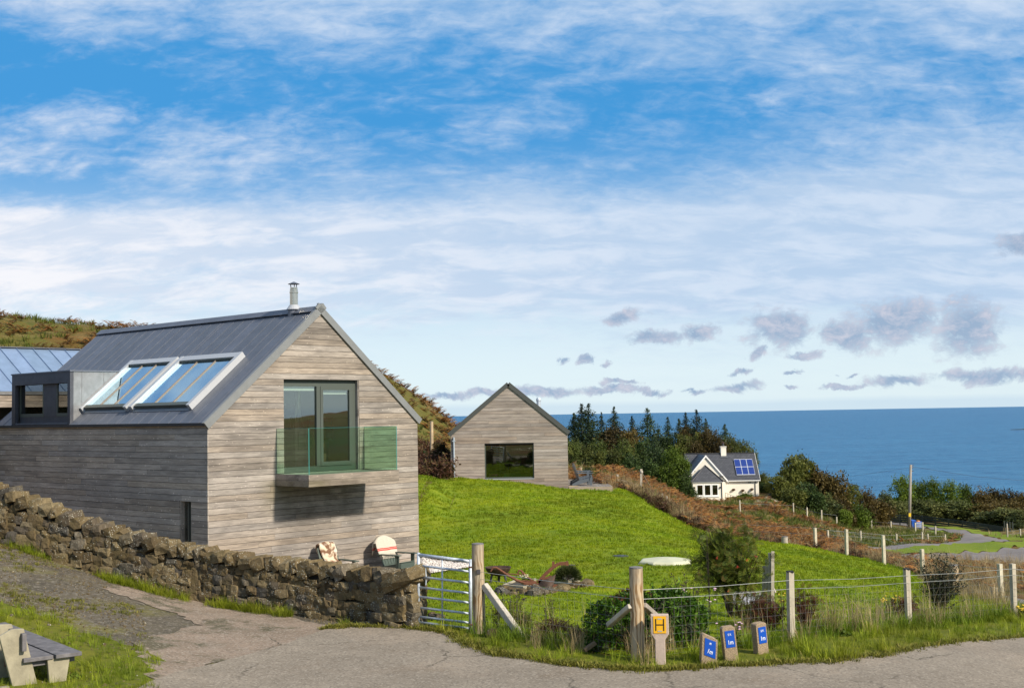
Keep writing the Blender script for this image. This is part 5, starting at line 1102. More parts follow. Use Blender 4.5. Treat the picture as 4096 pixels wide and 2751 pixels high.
def blanket_mat():
    m = bpy.data.materials.new('blanket'); m.use_nodes = True; q = NT(m.node_tree); b = q.n['Principled BSDF']; tc = q.new('ShaderNodeTexCoord'); sp = q.new('ShaderNodeSeparateXYZ'); q.l.new(tc.outputs['Object'], sp.inputs[0]); z = q.m('ADD', sp.outputs[2], q.m('MULTIPLY', q.noise(tc.outputs['Object'], 6, 2), .015))
    s1 = q.m('MULTIPLY', q.m('GREATER_THAN', z, .645), q.m('LESS_THAN', z, .675)); s2 = q.m('MULTIPLY', q.m('GREATER_THAN', z, .685), q.m('LESS_THAN', z, .71)); c = q.mix(q.m('MAXIMUM', s1, s2), q.mix(q.mr(q.noise(tc.outputs['Object'], 90, 3), .3, .7), (.42, .37, .29), (.56, .51, .42)), (.45, .035, .025)); q.put(b.inputs['Base Color'], c); b.inputs['Roughness'].default_value = .95; MATS['blanket'] = m
blanket_mat()
cr = hw(5.15, -.62, -.56); ry = YAW
adirondack('dark green slatted garden chair by the gable with a pale blanket over its back', cr, ry + .12, 'chair_green'); cl = hw(3.20, -.62, -.56)
adirondack('dark green slatted garden chair mostly hidden by the wall, with a hide over it', cl, ry - .1, 'chair_green')
def throw():
    # blanket draped over the fan back: front sheet, over the top, back sheet
    t = thing('blanket', 'cream wool blanket with two red stripes draped over the chair back', 'blanket', cr, ry + .12); V = []; F = []; n = 15; rows = 17
    for j in range(rows):
        f = j / (rows - 1)
        for i in range(n):
            u = i / (n - 1) * 2 - 1; top = 1.03 - .17 * u * u
            if f < .72: z = .50 + (top - .50) * (f / .72); y = .02 + (z - .22) * .36 - .045 - .02 * math.cos(u * 7)
            else: g = (f - .72) / .28; z = top + .01 - .34 * g; y = .02 + (top - .22) * .36 + .05 + .05 * g
            z += .02 * math.sin(u * 3 + 1) * (1 - f); V.append((u * (.335 + .05 * math.sin(f * 3)), y, z))
    for j in range(rows - 1):
        for i in range(n - 1): a = j * n + i; F.append((a, a + 1, a + 1 + n, a + n))
    o = part('cloth', MB().add(V, F), 'blanket', t, smooth=True); s = o.modifiers.new('thick', 'SOLIDIFY'); s.thickness = .012
    b = MB()
    for i in range(34): u = i / 33 * 2 - 1; b.beam((u * .335, .07 - .02 * math.cos(u * 7), .50 + .02 * math.sin(u * 3 + 1)), (u * .335 + R.uniform(-.01, .01), .05, .43), .008, .006)
    fr = part('fringe', b, 'blanket', t); fr['kind'] = 'stuff'
throw()
def hide_mat():
    m = bpy.data.materials.new('hide'); m.use_nodes = True; q = NT(m.node_tree); b = q.n['Principled BSDF']; v = q.new('ShaderNodeTexCoord').outputs['Object']; c = q.mix(q.mr(q.noise(v, 4.2, 3, .5, .6), .46, .56), (.60, .48, .34), (.17, .085, .045)); c = q.mix(q.mr(q.noise(v, 3.0, 2), .5, .56), c, (.62, .54, .43)); q.put(b.inputs['Base Color'], c); b.inputs['Roughness'].default_value = 1; MATS['hide'] = m
hide_mat()
def hide():
    t = thing('sheepskin', 'shaggy cream and brown hide hanging over the left garden chair', 'hide', cl, ry - .1); V = []; F = []; n = 13; rows = 18
    for j in range(rows):
        f = j / (rows - 1)
        for i in range(n):
            u = i / (n - 1) * 2 - 1; wd = .12 + .12 * math.sin(min(1, f * 1.4) * 2.6) + (.07 if f > .8 else 0)
            if f < .22: g = 1 - f / .22; z = 1.0 - .26 * g; y = .40 + .03 * g
            else: g = (f - .22) / .78; z = 1.0 - .62 * g; y = .02 + (z - .22) * .36 - .05 - (.28 * max(0, g - .6))
            V.append((u * wd + .05 * f - .03, y + R.uniform(-.012, .012), z - .03 * u * u + R.uniform(-.01, .01)))
    for j in range(rows - 1):
        for i in range(n - 1): a = j * n + i; F.append((a, a + 1, a + 1 + n, a + n))
    o = part('pelt', MB().add(V, F), 'hide', t, smooth=True); s = o.modifiers.new('thick', 'SOLIDIFY'); s.thickness = .03; b = MB()
    for i in range(900): p = Vector(R.choice(V)); d = Vector((R.uniform(-1, 1), -.8 + R.uniform(-.5, .5), R.uniform(-1, .4))).normalized() * R.uniform(.02, .05); q = Vector((.004, 0, .004)); b.add([p - q, p + q, p + d], [(0, 1, 2)])
    fz = part('fleece', b, 'hide', t); fz['kind'] = 'stuff'
hide()
adirondack('blue-grey slatted chair on the deck, nearer of the pair', (2.95, 57.1, .27), rad(90) + .15, 'chair_grey'); adirondack('blue-grey slatted chair on the deck, further one behind', (3.05, 59.0, .27), rad(90) + .1, 'chair_grey')
o = link('offcut_board', MB().box(2.45, 2.85, 56.3, 56.4, .272, .30).mesh('offcut_board', 'post_new')); tag(o, 'pale offcut of timber lying on the deck under the chair', 'board')
# ------------------------------------------------------------- vegetation tools
def np_mesh(name, V, F, m, smooth=False):
    me = bpy.data.meshes.new(name); V = np.asarray(V, np.float32); F = np.asarray(F, np.int32); nf, w = F.shape
    me.vertices.add(len(V)); me.vertices.foreach_set('co', V.ravel()); me.loops.add(nf * w); me.loops.foreach_set('vertex_index', F.ravel()); me.polygons.add(nf)
    me.polygons.foreach_set('loop_start', np.arange(nf, dtype=np.int32) * w); me.update(calc_edges=True); me.materials.append(MATS[m] if isinstance(m, str) else m); return me
def rand_dirs(n, up=0.0):
    d = rng.normal(size=(n, 3)); d[:, 2] += up; return d / np.linalg.norm(d, axis=1, keepdims=True)
def leaves(C_, size, asp=.5, up=.3, jitter=.35):
    """one small folded-free quad per centre"""
    n = len(C_); a = rand_dirs(n, up); b = np.cross(a, rand_dirs(n)); b /= np.linalg.norm(b, axis=1, keepdims=True); s = size * (1 + jitter * rng.normal(size=(n, 1))).clip(.4, 2)
    A = a * s; B = b * s * asp
    V = np.stack([C_ - A * .5, C_ + B * .5 - A * .05, C_ + A * .5, C_ - B * .5 - A * .05], 1).reshape(-1, 3); F = np.arange(4 * n).reshape(n, 4); return V, F
def merge(L):
    V = []; F = []; n = 0
    for v, f in L: V.append(v); F.append(np.asarray(f) + n); n += len(v)
    return np.concatenate(V), np.concatenate(F)
def crown_pts(M, K, lobes=6, spread=.13, flat=.0):
    L = rand_dirs(lobes, .25) * rng.uniform(.25, .55, (lobes, 1)); lr = rng.uniform(.45, .72, lobes); c = []
    for i in range(M):
        j = rng.integers(lobes); d = rand_dirs(1, .25)[0]; r = lr[j] * rng.uniform(.72, 1.05); c.append(L[j] + d * r)
    c = np.array(c); c = c[c[:, 2] > -.95]; pts = (c[:, None, :] + rng.normal(size=(len(c), K, 3)) * spread * rng.uniform(.5, 1.3, (len(c), 1, 1))).reshape(-1, 3)
    return pts
def blade_tuft(n, h, rad_, w, lean=.5, seg=2, hj=.35):
    V = []; F = []
    for i in range(n):
        a = rng.uniform(0, 6.283); r = rad_ * math.sqrt(rng.uniform()); x, y = r * math.cos(a), r * math.sin(a); a2 = a + rng.normal() * .8; hh = h * (1 + hj * rng.normal()); ln = lean * rng.uniform(.2, 1.2) * hh
        dx, dy = math.cos(a2), math.sin(a2); px, py = -dy * w / 2, dx * w / 2; k = len(V)
        V += [(x - px, y - py, -.01), (x + px, y + py, -.01), (x + px * .8 + dx * ln * .35, y + py * .8 + dy * ln * .35, hh * .6), (x - px * .8 + dx * ln * .35, y - py * .8 + dy * ln * .35, hh * .6), (x + dx * ln, y + dy * ln, hh * .95), (x + dx * ln + px * .1, y + dy * ln + py * .1, hh * .95)]
        F += [(k, k + 1, k + 2, k + 3), (k + 3, k + 2, k + 5, k + 4)]
    return V, F
HID = bpy.data.collections.new('plant_prototypes')
def protos(tagname, meshes):
    c = bpy.data.collections.new(tagname)
    for i, me in enumerate(meshes): c.objects.link(bpy.data.objects.new('%s_%02d' % (tagname, i), me))
    return c
def scatter(name, coll, pos, scl, label, cat, tilt=.12, kind='stuff'):
    n = len(pos); me = bpy.data.meshes.new(name); me.vertices.add(n); me.vertices.foreach_set('co', np.asarray(pos, np.float32).ravel())
    rot = np.stack([rng.normal(size=n) * tilt, rng.normal(size=n) * tilt, rng.uniform(0, 6.283, n)], 1).astype(np.float32)
    a = me.attributes.new('rotv', 'FLOAT_VECTOR', 'POINT'); a.data.foreach_set('vector', rot.ravel()); a = me.attributes.new('scl', 'FLOAT', 'POINT'); a.data.foreach_set('value', np.asarray(scl, np.float32)); a = me.attributes.new('idx', 'INT', 'POINT'); a.data.foreach_set('value', rng.integers(0, len(coll.objects), n).astype(np.int32))
    o = link(name, me); g = bpy.data.node_groups.new(name, 'GeometryNodeTree'); g.interface.new_socket('Geometry', in_out='INPUT', socket_type='NodeSocketGeometry'); g.interface.new_socket('Geometry', in_out='OUTPUT', socket_type='NodeSocketGeometry')
    N = g.nodes; gi = N.new('NodeGroupInput'); go = N.new('NodeGroupOutput'); ci = N.new('GeometryNodeCollectionInfo'); ci.inputs['Collection'].default_value = coll; ci.inputs['Separate Children'].default_value = True; ci.inputs['Reset Children'].default_value = True
    ip = N.new('GeometryNodeInstanceOnPoints'); ip.inputs['Pick Instance'].default_value = True
    def at(nm, t): q = N.new('GeometryNodeInputNamedAttribute'); q.data_type = t; q.inputs[0].default_value = nm; return [x for x in q.outputs if x.enabled and x.name == 'Attribute'][0]
    g.links.new(gi.outputs[0], ip.inputs['Points']); g.links.new(ci.outputs[0], ip.inputs['Instance']); g.links.new(at('idx', 'INT'), ip.inputs['Instance Index']); g.links.new(at('rotv', 'FLOAT_VECTOR'), ip.inputs['Rotation']); g.links.new(at('scl', 'FLOAT'), ip.inputs['Scale']); g.links.new(ip.outputs[0], go.inputs[0])
    md = o.modifiers.new('plants', 'NODES'); md.node_group = g; o['kind'] = kind; o['label'] = label; o['category'] = cat; return o
def vnoise(x, y, s, seed=0.0): return np.array([mnoise.noise(Vector((a * s, b * s, seed))) for a, b in zip(x, y)])
def area_pts(poly, dens, falloff=None):
    p = np.array(poly); x0, y0 = p.min(0); x1, y1 = p.max(0); n = int((x1 - x0) * (y1 - y0) * dens); x = rng.uniform(x0, x1, n); y = rng.uniform(y0, y1, n); k_ = inside(poly, x, y)
    x, y = x[k_], y[k_]
    if falloff is not None: k_ = rng.uniform(size=len(x)) < falloff(x, y); x, y = x[k_], y[k_]
    return x, y
def with_z(x, y, dz=0.0): return np.stack([x, y, gz(x, y) + dz], 1)

foliage('blade_lawn', [(.165, .235, .006), (.24, .31, .008), (.33, .37, .020)], .35, 30, .08, .6, .15, True)
foliage('blade_verge', [(.14, .19, .010), (.24, .29, .016), (.38, .37, .055)], .35, 8, .25, .6, .3, True)
foliage('blade_dark', [(.10, .16, .010), (.18, .25, .018)], .3, 8, .3)
foliage('blade_straw', [(.24, .17, .075), (.36, .27, .13), (.46, .36, .20)], .35, 8, .25)
foliage('moss_tuft', [(.09, .10, .012), (.17, .17, .022), (.26, .22, .05)], .3, 8, .3)
foliage('bracken', [(.10, .040, .010), (.21, .085, .018), (.32, .145, .035), (.24, .17, .055)], .3, 2.5, .35)
foliage('bracken_pale', [(.20, .12, .05), (.30, .20, .09)], .3, 2.5, .3)
foliage('rough_green', [(.05, .075, .012), (.10, .125, .018), (.16, .15, .03)], .3, 3, .35)
foliage('heather', [(.045, .022, .014), (.10, .045, .025), (.07, .07, .018)], .2, 5, .3)
foliage('spruce', [(.014, .026, .011), (.030, .050, .017), (.065, .080, .026)], .12, .6, .3, .6, .2)
foliage('leaf_dark', [(.021, .039, .010), (.049, .079, .018), (.096, .124, .025)], .22, .5, .25, .6, .16)
foliage('leaf_olive', [(.042, .055, .012), (.111, .120, .021), (.208, .195, .039)], .22, .5, .22, .6, .16)
foliage('leaf_brown', [(.045, .034, .010), (.105, .075, .018), (.18, .125, .032)], .22, .5, .22, .6, .16)
foliage('leaf_yellowtip', [(.027, .047, .011), (.074, .095, .019), (.216, .230, .054)], .25, .5, .25, .6, .16)
foliage('leaf_bright', [(.045, .075, .008), (.10, .145, .014), (.19, .24, .03)], .25, .5, .2, .6, .16)
foliage('leaf_gorse', [(.044, .066, .018), (.105, .114, .031), (.194, .176, .061)], .2, .35, .3, .6, .16)
foliage('leaf_bush', [(.020, .050, .005), (.050, .115, .008), (.10, .19, .012), (.16, .26, .022)], .25, 2.2, .1, .4)
foliage('leaf_red', [(.035, .012, .008), (.09, .025, .012), (.045, .05, .012)], .2, 3, .2)
foliage('leaf_rowan', [(.022, .034, .007), (.055, .080, .012), (.11, .135, .018), (.13, .075, .02)], .25, 3.0, .15)
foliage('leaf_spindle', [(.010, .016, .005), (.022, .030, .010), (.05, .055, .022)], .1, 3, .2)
mat('bark', (.07, .055, .042), .95, nscale=6, namt=.3); mat('bark_pale', (.22, .18, .14), .9, nscale=6, namt=.3); mat('twig', (.045, .032, .022), .95)
mat('petal_yellow', (.62, .42, .02), .6); mat('petal_pink', (.55, .36, .42), .6); mat('petal_cream', (.62, .56, .36), .6); mat('berry', (.45, .03, .015), .4)

# ------------------------------------------------------------- grass
TU = lambda nm, n, h, r, w, m, k=5, **kw: protos(nm, [np_mesh(nm, *blade_tuft(n, h, r, w, **kw), m) for _ in range(k)])
T_lawn = TU('lawn_tuft', 16, .032, .11, .012, 'blade_lawn', 6, lean=.9)
T_verge = TU('verge_tuft', 30, .19, .10, .008, 'blade_verge', 7, lean=.8, hj=.4); T_dark = TU('dark_tuft', 26, .24, .10, .009, 'blade_dark', 4, lean=.7)
T_straw = TU('straw_tuft', 24, .42, .12, .007, 'blade_straw', 6, lean=.55, hj=.4); T_moss = TU('moss_tuft', 16, .035, .06, .010, 'moss_tuft', 5, lean=1.2)
T_far = TU('far_tuft', 14, .35, .30, .05, 'rough_green', 5, lean=.7); T_farstraw = TU('far_straw', 14, .55, .28, .035, 'blade_straw', 5, lean=.6)
KEEP = [(*G(2661, 2238), .80), (*G(2480, 2205), .30), (*G(2080, 2360), .45), (*G(2140, 2362), .45), (*G(2190, 2356), .45), (*G(2250, 2345), .5), (*G(2300, 2338), .35), (*G(1993, 2314), .2)]
def keep_clear(x, y):
    k_ = np.ones(len(x), bool)
    for a, b, r in KEEP: k_ &= (x - a) ** 2 + (y - b) ** 2 > r * r
    return k_ & ~inside(g_([(1680, 2230), (1890, 2253), (1908, 2270), (1800, 2288), (1690, 2306)]), x, y)
x, y = area_pts(LAWN, 48, lambda x, y: np.clip(1.15 - (y - 22) / 60, .35, 1)); k_ = keep_clear(x, y); x, y = x[k_], y[k_]; pos = with_z(x, y, .015); scatter('lawn_grass', T_lawn, pos, rng.uniform(.6, 1.2, len(x)) * (1 + (y - 20) / 70), 'short bright green mown grass of the garden lawn', 'grass')
x, y = area_pts(VERGE, 50, lambda x, y: np.clip(.75 + 1.4 * vnoise(x, y, .9), .25, 1)); k_ = ~((x > 1.1) & (x < 2.6) & (y > 18.15)); x, y = x[k_], y[k_]; pos = with_z(x, y, .02); scatter('verge_grass', T_verge, pos, rng.uniform(.30, .85, len(x)) * np.clip(.8 + 1.1 * vnoise(x, y, 1.3, 4), .30, 1.7), 'long tufted grass along the road verge', 'grass')
fl = np.array([[p.x, p.y] for p in FP])
def near_line(L, n, sd, dy=0.0):
    L = np.asarray(L); i = rng.integers(0, len(L) - 1, n); t = rng.uniform(size=n)[:, None]; p = L[i] * (1 - t) + L[i + 1] * t; p = p + rng.normal(size=p.shape) * sd; p[:, 1] += dy; return p[:, 0], p[:, 1]
x, y = near_line(fl[:5], 520, .20, .05); k_ = (x < .8) | (x > 3.4); x, y = x[k_], y[k_]; scatter('fence_line_grass', T_dark, with_z(x, y), rng.uniform(.4, 1.0, len(x)), 'rank grass growing up through the roadside fence', 'grass')
x, y = near_line(fl[:5], 120, .25, .10); k_ = vnoise(x, y, .8, 8) > -.1; x, y = x[k_], y[k_]; scatter('fence_line_straw', T_straw, with_z(x, y), rng.uniform(.5, 1.2, len(x)), 'dry seeding grass stems along the roadside fence', 'grass')
x, y = area_pts([(-13, 21)] + g_([(-250, 2370)] + lane_edge) + [(-4.6, 12), (-8, 8), (-16, 10)], 60, lambda x, y: np.clip(.8 + vnoise(x, y, 1.1), .4, 1)); scatter('bench_grass', T_verge, with_z(x, y, .01), rng.uniform(.25, .6, len(x)), 'green grass round the bench on the left verge', 'grass')
TR = [(-14.5, 24.6)] + g_([(0, 2175), (421, 2285), (833, 2395), (1300, 2462), (1660, 2505), (1400, 2518), (1130, 2470), (720, 2395), (397, 2354), (440, 2378), (560, 2440), (600, 2560), (560, 2640), (560, 2749)]) + [(-4.2, 12), (-9, 14), (-14, 19)]
x, y = area_pts(TR, 95, lambda x, y: np.clip(3.5 * (vnoise(x, y, .6, 3) + .5 * vnoise(x, y, 2.2, 5) - .08), 0, 1)); k_ = ~inside(g_([(-250, 2370)] + lane_edge) + [(-4.6, 12), (-8, 8), (-16, 10), (-13, 21)], x, y); x, y = x[k_], y[k_]; scatter('track_moss', T_moss, with_z(x, y, .012), rng.uniform(.4, 1.05, len(x)), 'yellow-green moss and low grass down the middle of the track', 'moss')
wl = []
s = WL - 11.2
while s < WL: q = wall_at(s); wl.append((q[0] + math.sin(q[4]) * .34, q[1] - math.cos(q[4]) * .34)); s += .3
x, y = near_line(wl, 900, .10, -.10); k_ = vnoise(x, y, .7, 11) > .03; x, y = x[k_], y[k_]; scatter('wall_foot_grass', T_verge, with_z(x, y), rng.uniform(.25, .85, len(x)), 'ragged grass along the foot of the stone wall', 'grass')
# road edges: mossy fringe
re_ = [(a, b) for a, b in ROAD_EDGE]; x, y = near_line(re_, 1500, .07, .05); scatter('road_edge_moss', T_moss, with_z(x, y, .02), rng.uniform(.6, 1.6, len(x)), 'mossy fringe where the verge meets the tarmac', 'moss')

T_peb = protos('pebble', [stone_mesh(i, R, .2, .7) for i in range(5)])
x, y = area_pts(TR, 150, lambda x, y: np.clip(.5 + vnoise(x, y, 1.4, 9), .1, 1)); z_ = with_z(x, y, .014); scatter('loose_gravel', T_peb, z_, rng.uniform(.005, .014, len(x)) * (1 + (rng.uniform(size=len(x)) < .04)), 'loose grey gravel and chippings on the track', 'gravel', .5)
x, y = area_pts(g_([(1690, 2234), (1885, 2257), (1900, 2270), (1800, 2286), (1690, 2303)]), 500); MATS['white_stone'] = mat('white_stone', (.6, .55, .5), .9, var=.35); T_wg = protos('white_chip', [stone_mesh(i, R, .2, .7) for i in range(4)])
for q_ in T_wg.objects: q_.data.materials[0] = MATS['white_stone']
scatter('white_chippings', T_wg, with_z(x, y, .055), rng.uniform(.010, .02, len(x)), 'pale stone chippings behind the gate', 'gravel', .5)

# leafy weeds
def weed_mesh(n, r, h, leaf, m):
    a = rng.uniform(0, 6.28, n); rr = r * np.sqrt(rng.uniform(size=n)); c = np.stack([rr * np.cos(a), rr * np.sin(a), h * rng.uniform(.1, 1, n) * (1 - .5 * rr / r)], 1); V, F = leaves(c, leaf, .55, .8); return np_mesh('weed', V, F, m)
WEED = [weed_mesh(90, .22, .16, .075, 'leaf_bright') for _ in range(3)]
for i, (px, py, s, lab) in enumerate([(568, 2318, 1.0, 'bright green dock clump at the wall foot, above the pale tarmac strip'), (596, 2348, .55, 'small bright weed just below the dock clump by the pale tarmac'), (455, 2275, .8, 'low green creeping weed against the wall foot left of centre'), (38, 2135, .8, 'green weed at the wall foot by the left edge'), (760, 2390, 1.1, 'tall green weeds at the wall foot beneath the slot window corner'), (1385, 2496, .55, 'small weed at the wall foot near the gate end'), (925, 2430, .6, 'round green weed on the verge below the middle of the wall'), (3350, 2545, .9, 'broad-leaved dock by the roadside fence between two square posts'), (300, 2716, .55, 'dock leaf at the foot of the bench leg'), (2056, 2556, .7, 'green weed at the foot of the pale strut')]):
    a, b = G(px, py); o = link('weed', WEED[i % 3]); o.location = (a, b, gzf(a, b)); o.scale = (s,) * 3; o.rotation_euler.z = i; tag(o, lab, 'weed', 'leafy weeds')

# ------------------------------------------------------------- bracken and rough hillside
def frond_plant(n=6, L=.75, m='bracken'):
    V = []; F = []
    for i in range(n):
        a = rng.uniform(0, 6.283); d = np.array([math.cos(a), math.sin(a), 0]); s = np.array([-d[1], d[0], 0]); l = L * rng.uniform(.6, 1.15); q = 9
        for j in range(1, q):
            f = j / q; p = d * l * f * .75 + np.array([0, 0, l * (.95 * f - .62 * f * f) + .1]); w = l * .26 * (1 - f) ** .7 * (1.1 if j > 1 else .7)
            for sg in (-1, 1):
                e = p + s * sg * w + d * w * .25 + np.array([0, 0, -w * rng.uniform(.05, .45)]); t = d * l * .045; k = len(V); V += [tuple(p - t), tuple(p + t), tuple(e + t * .3), tuple(e - t * .3)]; F.append((k, k + 1, k + 2, k + 3))
        k = len(V); V += [(0, 0, 0), (.012, .012, 0), tuple(d * l * .5 + [0, 0, l * .42]), tuple(d * l * .5 + [.01, .01, l * .42])]; F.append((k, k + 1, k + 2, k + 3))
    return V, F
T_br = protos('bracken_plant', [np_mesh('bracken_plant', *frond_plant(), 'bracken') for _ in range(6)] + [np_mesh('bracken_plant', *frond_plant(5, .6), 'bracken_pale') for _ in range(1)])
T_heath = protos('heath_clump', [np_mesh('heath_clump', *leaves(crown_pts(24, 14, 4, .16) * np.array([.4, .4, .28]) + [0, 0, .15], .09, .3), 'heather') for _ in range(4)])
ROUGH = [(4.7, 57.5), (5.0, 63), (2, 72), (2, 96), (14, 112), (20, 150), (26, 158), (40, 158), (48, 165), (56, 178), (60, 170), (50, 136), (42, 118), (36, 106), (30, 90), (20, 64), (12, 56)] 
fx = FAR_FENCE
ROUGH = [(2.5, 63), (2, 72), (4, 96), (9, 118), (14, 146), (22, 156), (35.5, 159), (37, 172), (48, 176), (57, 181), (57, 160), (44, 131), (31.5, 116), (30.5, 112), (27, 92), (20, 60)] + [(p[0] + .15, p[1] + .35) for p in fx[3:]] + [(4.6, 57)]
def green_patch(x, y): # more grass towards the lane, more bracken towards the spruces
    u = (x - 10) / 40; return u
x, y = area_pts(ROUGH, 3.4); v1 = vnoise(x, y, .11, 1) + .5 * vnoise(x, y, .35, 2); gp = np.clip((x - 16) / 26, 0, 1) * .62 * np.clip((y - 60) / 40, .3, 1)
kb = v1 - gp > -.22; kk = rng.uniform(size=len(x)) < .75; xb, yb = x[kb & kk], y[kb & kk]
scatter('bracken', T_br, with_z(xb, yb), rng.uniform(.75, 1.45, len(xb)), 'rust-brown autumn bracken covering the slope above the white cottage', 'bracken')
xg, yg = x[~kb], y[~kb]; scatter('rough_grass', T_far, with_z(xg, yg), rng.uniform(.5, 1.2, len(xg)), 'rough green tussocks among the bracken', 'grass')
x, y = area_pts(ROUGH, .8, lambda x, y: np.clip(.3 + 2 * vnoise(x, y, .2, 6), .02, .9)); scatter('pale_grass', T_farstraw, with_z(x, y), rng.uniform(.5, 1.1, len(x)), 'pale straw grass mixed through the slope', 'grass')
# straw belt just outside the lawn
L = [(p[0], p[1]) for p in fx[1:]] + [(4.6, 57)]; x, y = near_line(L, 1500, .35, .6); k_ = ~inside(LAWN, x, y); x, y = x[k_], y[k_]; scatter('straw_belt', T_straw, with_z(x, y), rng.uniform(.6, 1.5, len(x)), 'tall bleached grass along the far edge of the lawn', 'grass')
x, y = near_line(L[2:], 1000, .5, 1.1); k_ = ~inside(LAWN, x, y); x, y = x[k_], y[k_]; scatter('edge_heath', T_heath, with_z(x, y), rng.uniform(.6, 1.3, len(x)), 'low brown scrub in the straw belt', 'scrub')
# right side between the garden path and lower road
RB = g_([(3700, 2320), (3560, 2262), (3480, 2242), (3700, 2247), (3980, 2252), (4150, 2262), (4250, 2330), (4250, 2420), (4096, 2396), (3960, 2366), (3860, 2346), (3800, 2370)])
x, y = area_pts(RB, 4.5, lambda x, y: np.clip(.55 + 1.5 * vnoise(x, y, .25, 2), .1, .95)); k_ = rng.uniform(size=len(x)) < .45; scatter('bracken', T_br, with_z(x[k_], y[k_]), rng.uniform(.45, .8, k_.sum()), 'brown bracken and weeds between the garden and the lower road', 'bracken'); scatter('straw_patch', T_straw, with_z(x[~k_], y[~k_]), rng.uniform(.8, 1.5, (~k_).sum()), 'straw-coloured grass by the garden path', 'grass')
x, y = area_pts(g_([(3560, 2490), (3700, 2330), (3860, 2372), (4096, 2436), (4250, 2470), (4057, 2480)]), 16); scatter('corner_grass', T_verge, with_z(x, y), rng.uniform(.5, 1.2, len(x)), 'longer grass in the right-hand corner of the garden', 'grass')
# open moor to the right of the garden and lane
x, y = area_pts([(16, 27), (60, 27), (95, 60), (110, 120), (80, 175), (62, 165), (62, 120), (48, 100), (42, 70), (20, 34)], 1.0, lambda x, y: np.clip(.6 + vnoise(x, y, .1, 2), .1, 1)); k_ = vnoise(x, y, .12, 31) > 0; scatter('moor_grass', T_farstraw, with_z(x[k_], y[k_]), rng.uniform(.5, 1.2, k_.sum()), 'pale moor grass right of the garden', 'grass'); scatter('moor_tussocks', T_far, with_z(x[~k_], y[~k_]), rng.uniform(.6, 1.4, (~k_).sum()), 'green tussocks on the moor right of the garden', 'grass')
# the hill behind the houses
HILL = [(-60, 56), (-34, 52), (-16, 52), (-6, 58), (-4.6, 62), (-3.4, 70), (-2, 80), (-4, 92), (-60, 100)]
x, y = area_pts(HILL, 3.2); v1 = vnoise(x, y, .13, 21) + .45 * vnoise(x, y, .4, 22); crest = np.exp(-((y - 80.5) / 4.5) ** 2) * .42; kb = v1 + crest > .10; kk = rng.uniform(size=len(x)) < .8
scatter('hill_bracken', T_br, with_z(x[kb & kk], y[kb & kk]), rng.uniform(.55, 1.05, (kb & kk).sum()), 'rusty bracken along the crest of the hill behind the houses', 'bracken'); scatter('hill_grass', T_far, with_z(x[~kb], y[~kb]), rng.uniform(.4, .9, (~kb).sum()), 'green and straw grass on the hill behind the houses', 'grass')
x, y = area_pts([(-7, 53), (-3, 53.5), (-2.9, 64), (-6, 68), (-9, 60)], 5); scatter('ditch_scrub', T_heath, with_z(x, y), rng.uniform(.8, 2.0, len(x)), 'dark tangled scrub in the gap between the two timber buildings', 'scrub')

# ------------------------------------------------------------- trees
def spruce_mesh(seed):
    C_ = []; hs = np.concatenate([rng.uniform(.04, 1, 230) ** .9, rng.uniform(.75, .99, 26)])
    for h in hs:
        Lb = min(.56 * (1 - h), .25) + .006; a = rng.uniform(0, 6.283); l = Lb * rng.uniform(.55, 1.22); d = np.array([math.cos(a), math.sin(a), 0]); m = max(3, int(10 * l / .2))
        for q in range(m):
            f = (q + .6) / m; c = d * l * f + np.array([0, 0, h + l * (.22 * f - .40 * f * f)])
            for w in range(3): C_.append(c + rng.normal(size=3) * (.004 + .016 * l / .25) * (1.6 - f))
    for h in np.linspace(.88, 1.0, 12): C_.append(np.array([0, 0, h]))
    C_ = np.array(C_); v, f = leaves(C_, (.036 * np.clip(1.14 - C_[:, 2:3], .14, 1) ** .5), .42, .1); return v, f
SPR = [spruce_mesh(i) for i in range(4)]; SPRM = [np_mesh('spruce_crown', v, f, 'spruce') for v, f in SPR]
trunk_s = MB().tube([(0, 0, 0), (.003, 0, .5), (0, 0, 1.0)], [.016, .010, .001], 7).mesh('trunk', 'bark')
def spruce(px, topy, Y, label, w=1.0, i=0):
    t = P(px, topy, Y); z0 = gzf(t.x, t.y) - .1; H = t.z - z0; th = thing('spruce_tree', label, 'tree', (t.x, t.y, z0), R.uniform(0, 6), 'dark spruces rising from the wood')
    a = link('trunk', trunk_s, th); a.scale = (H, H, H); c = link('crown', SPRM[i % 4], th); c.scale = (H * w * 1.2, H * w * 1.2, H); return th
zx = lambda a: 2240 + a * .3512; zy = lambda a: 1550 + a * .3512
for i, (a, b, Y, w, lab) in enumerate([(160, 285, 186, .95, 'leftmost dark spruce beside the studio roof'), (245, 185, 190, .95, 'dark spruce with a forked tip, second from the left'), (325, 180, 184, 1.05, 'tallest dark spruce of the left-hand cluster'), (470, 275, 192, .55, 'thin brownish spruce just right of the left-hand cluster'), (612, 212, 195, .72, 'narrow ragged spruce standing alone against the sea'), (820, 325, 200, .72, 'small spruce in the middle of the wood against the sea'), (992, 232, 190, 1.0, 'broad pointed spruce, tallest in the middle of the wood'), (1225, 330, 200, .7, 'slender spruce right of the broad pointed one'),
                                 (1355, 350, 204, .75, 'low-topped spruce in the right-hand group of four'), (1430, 285, 200, .68, 'thin spruce second in the right-hand group'), (1552, 250, 196, .80, 'tallest spruce of the right-hand group'), (1657, 348, 202, .7, 'small spruce at the right end of the group'), (1873, 412, 196, .9, 'last small spruce above the cottage chimney'), (1085, 560, 172, 1.1, 'shorter dark conifer low in front of the wood'), (1120, 470, 186, .9, 'dark spruce shoulder behind the low conifer')]):
    spruce(zx(a), zy(b), Y, lab, w, i)
CR = []
for i in range(5): p = crown_pts(120, 30, 7, .115); v, f = leaves(p, .11, .6, .3); CR.append((v, f))
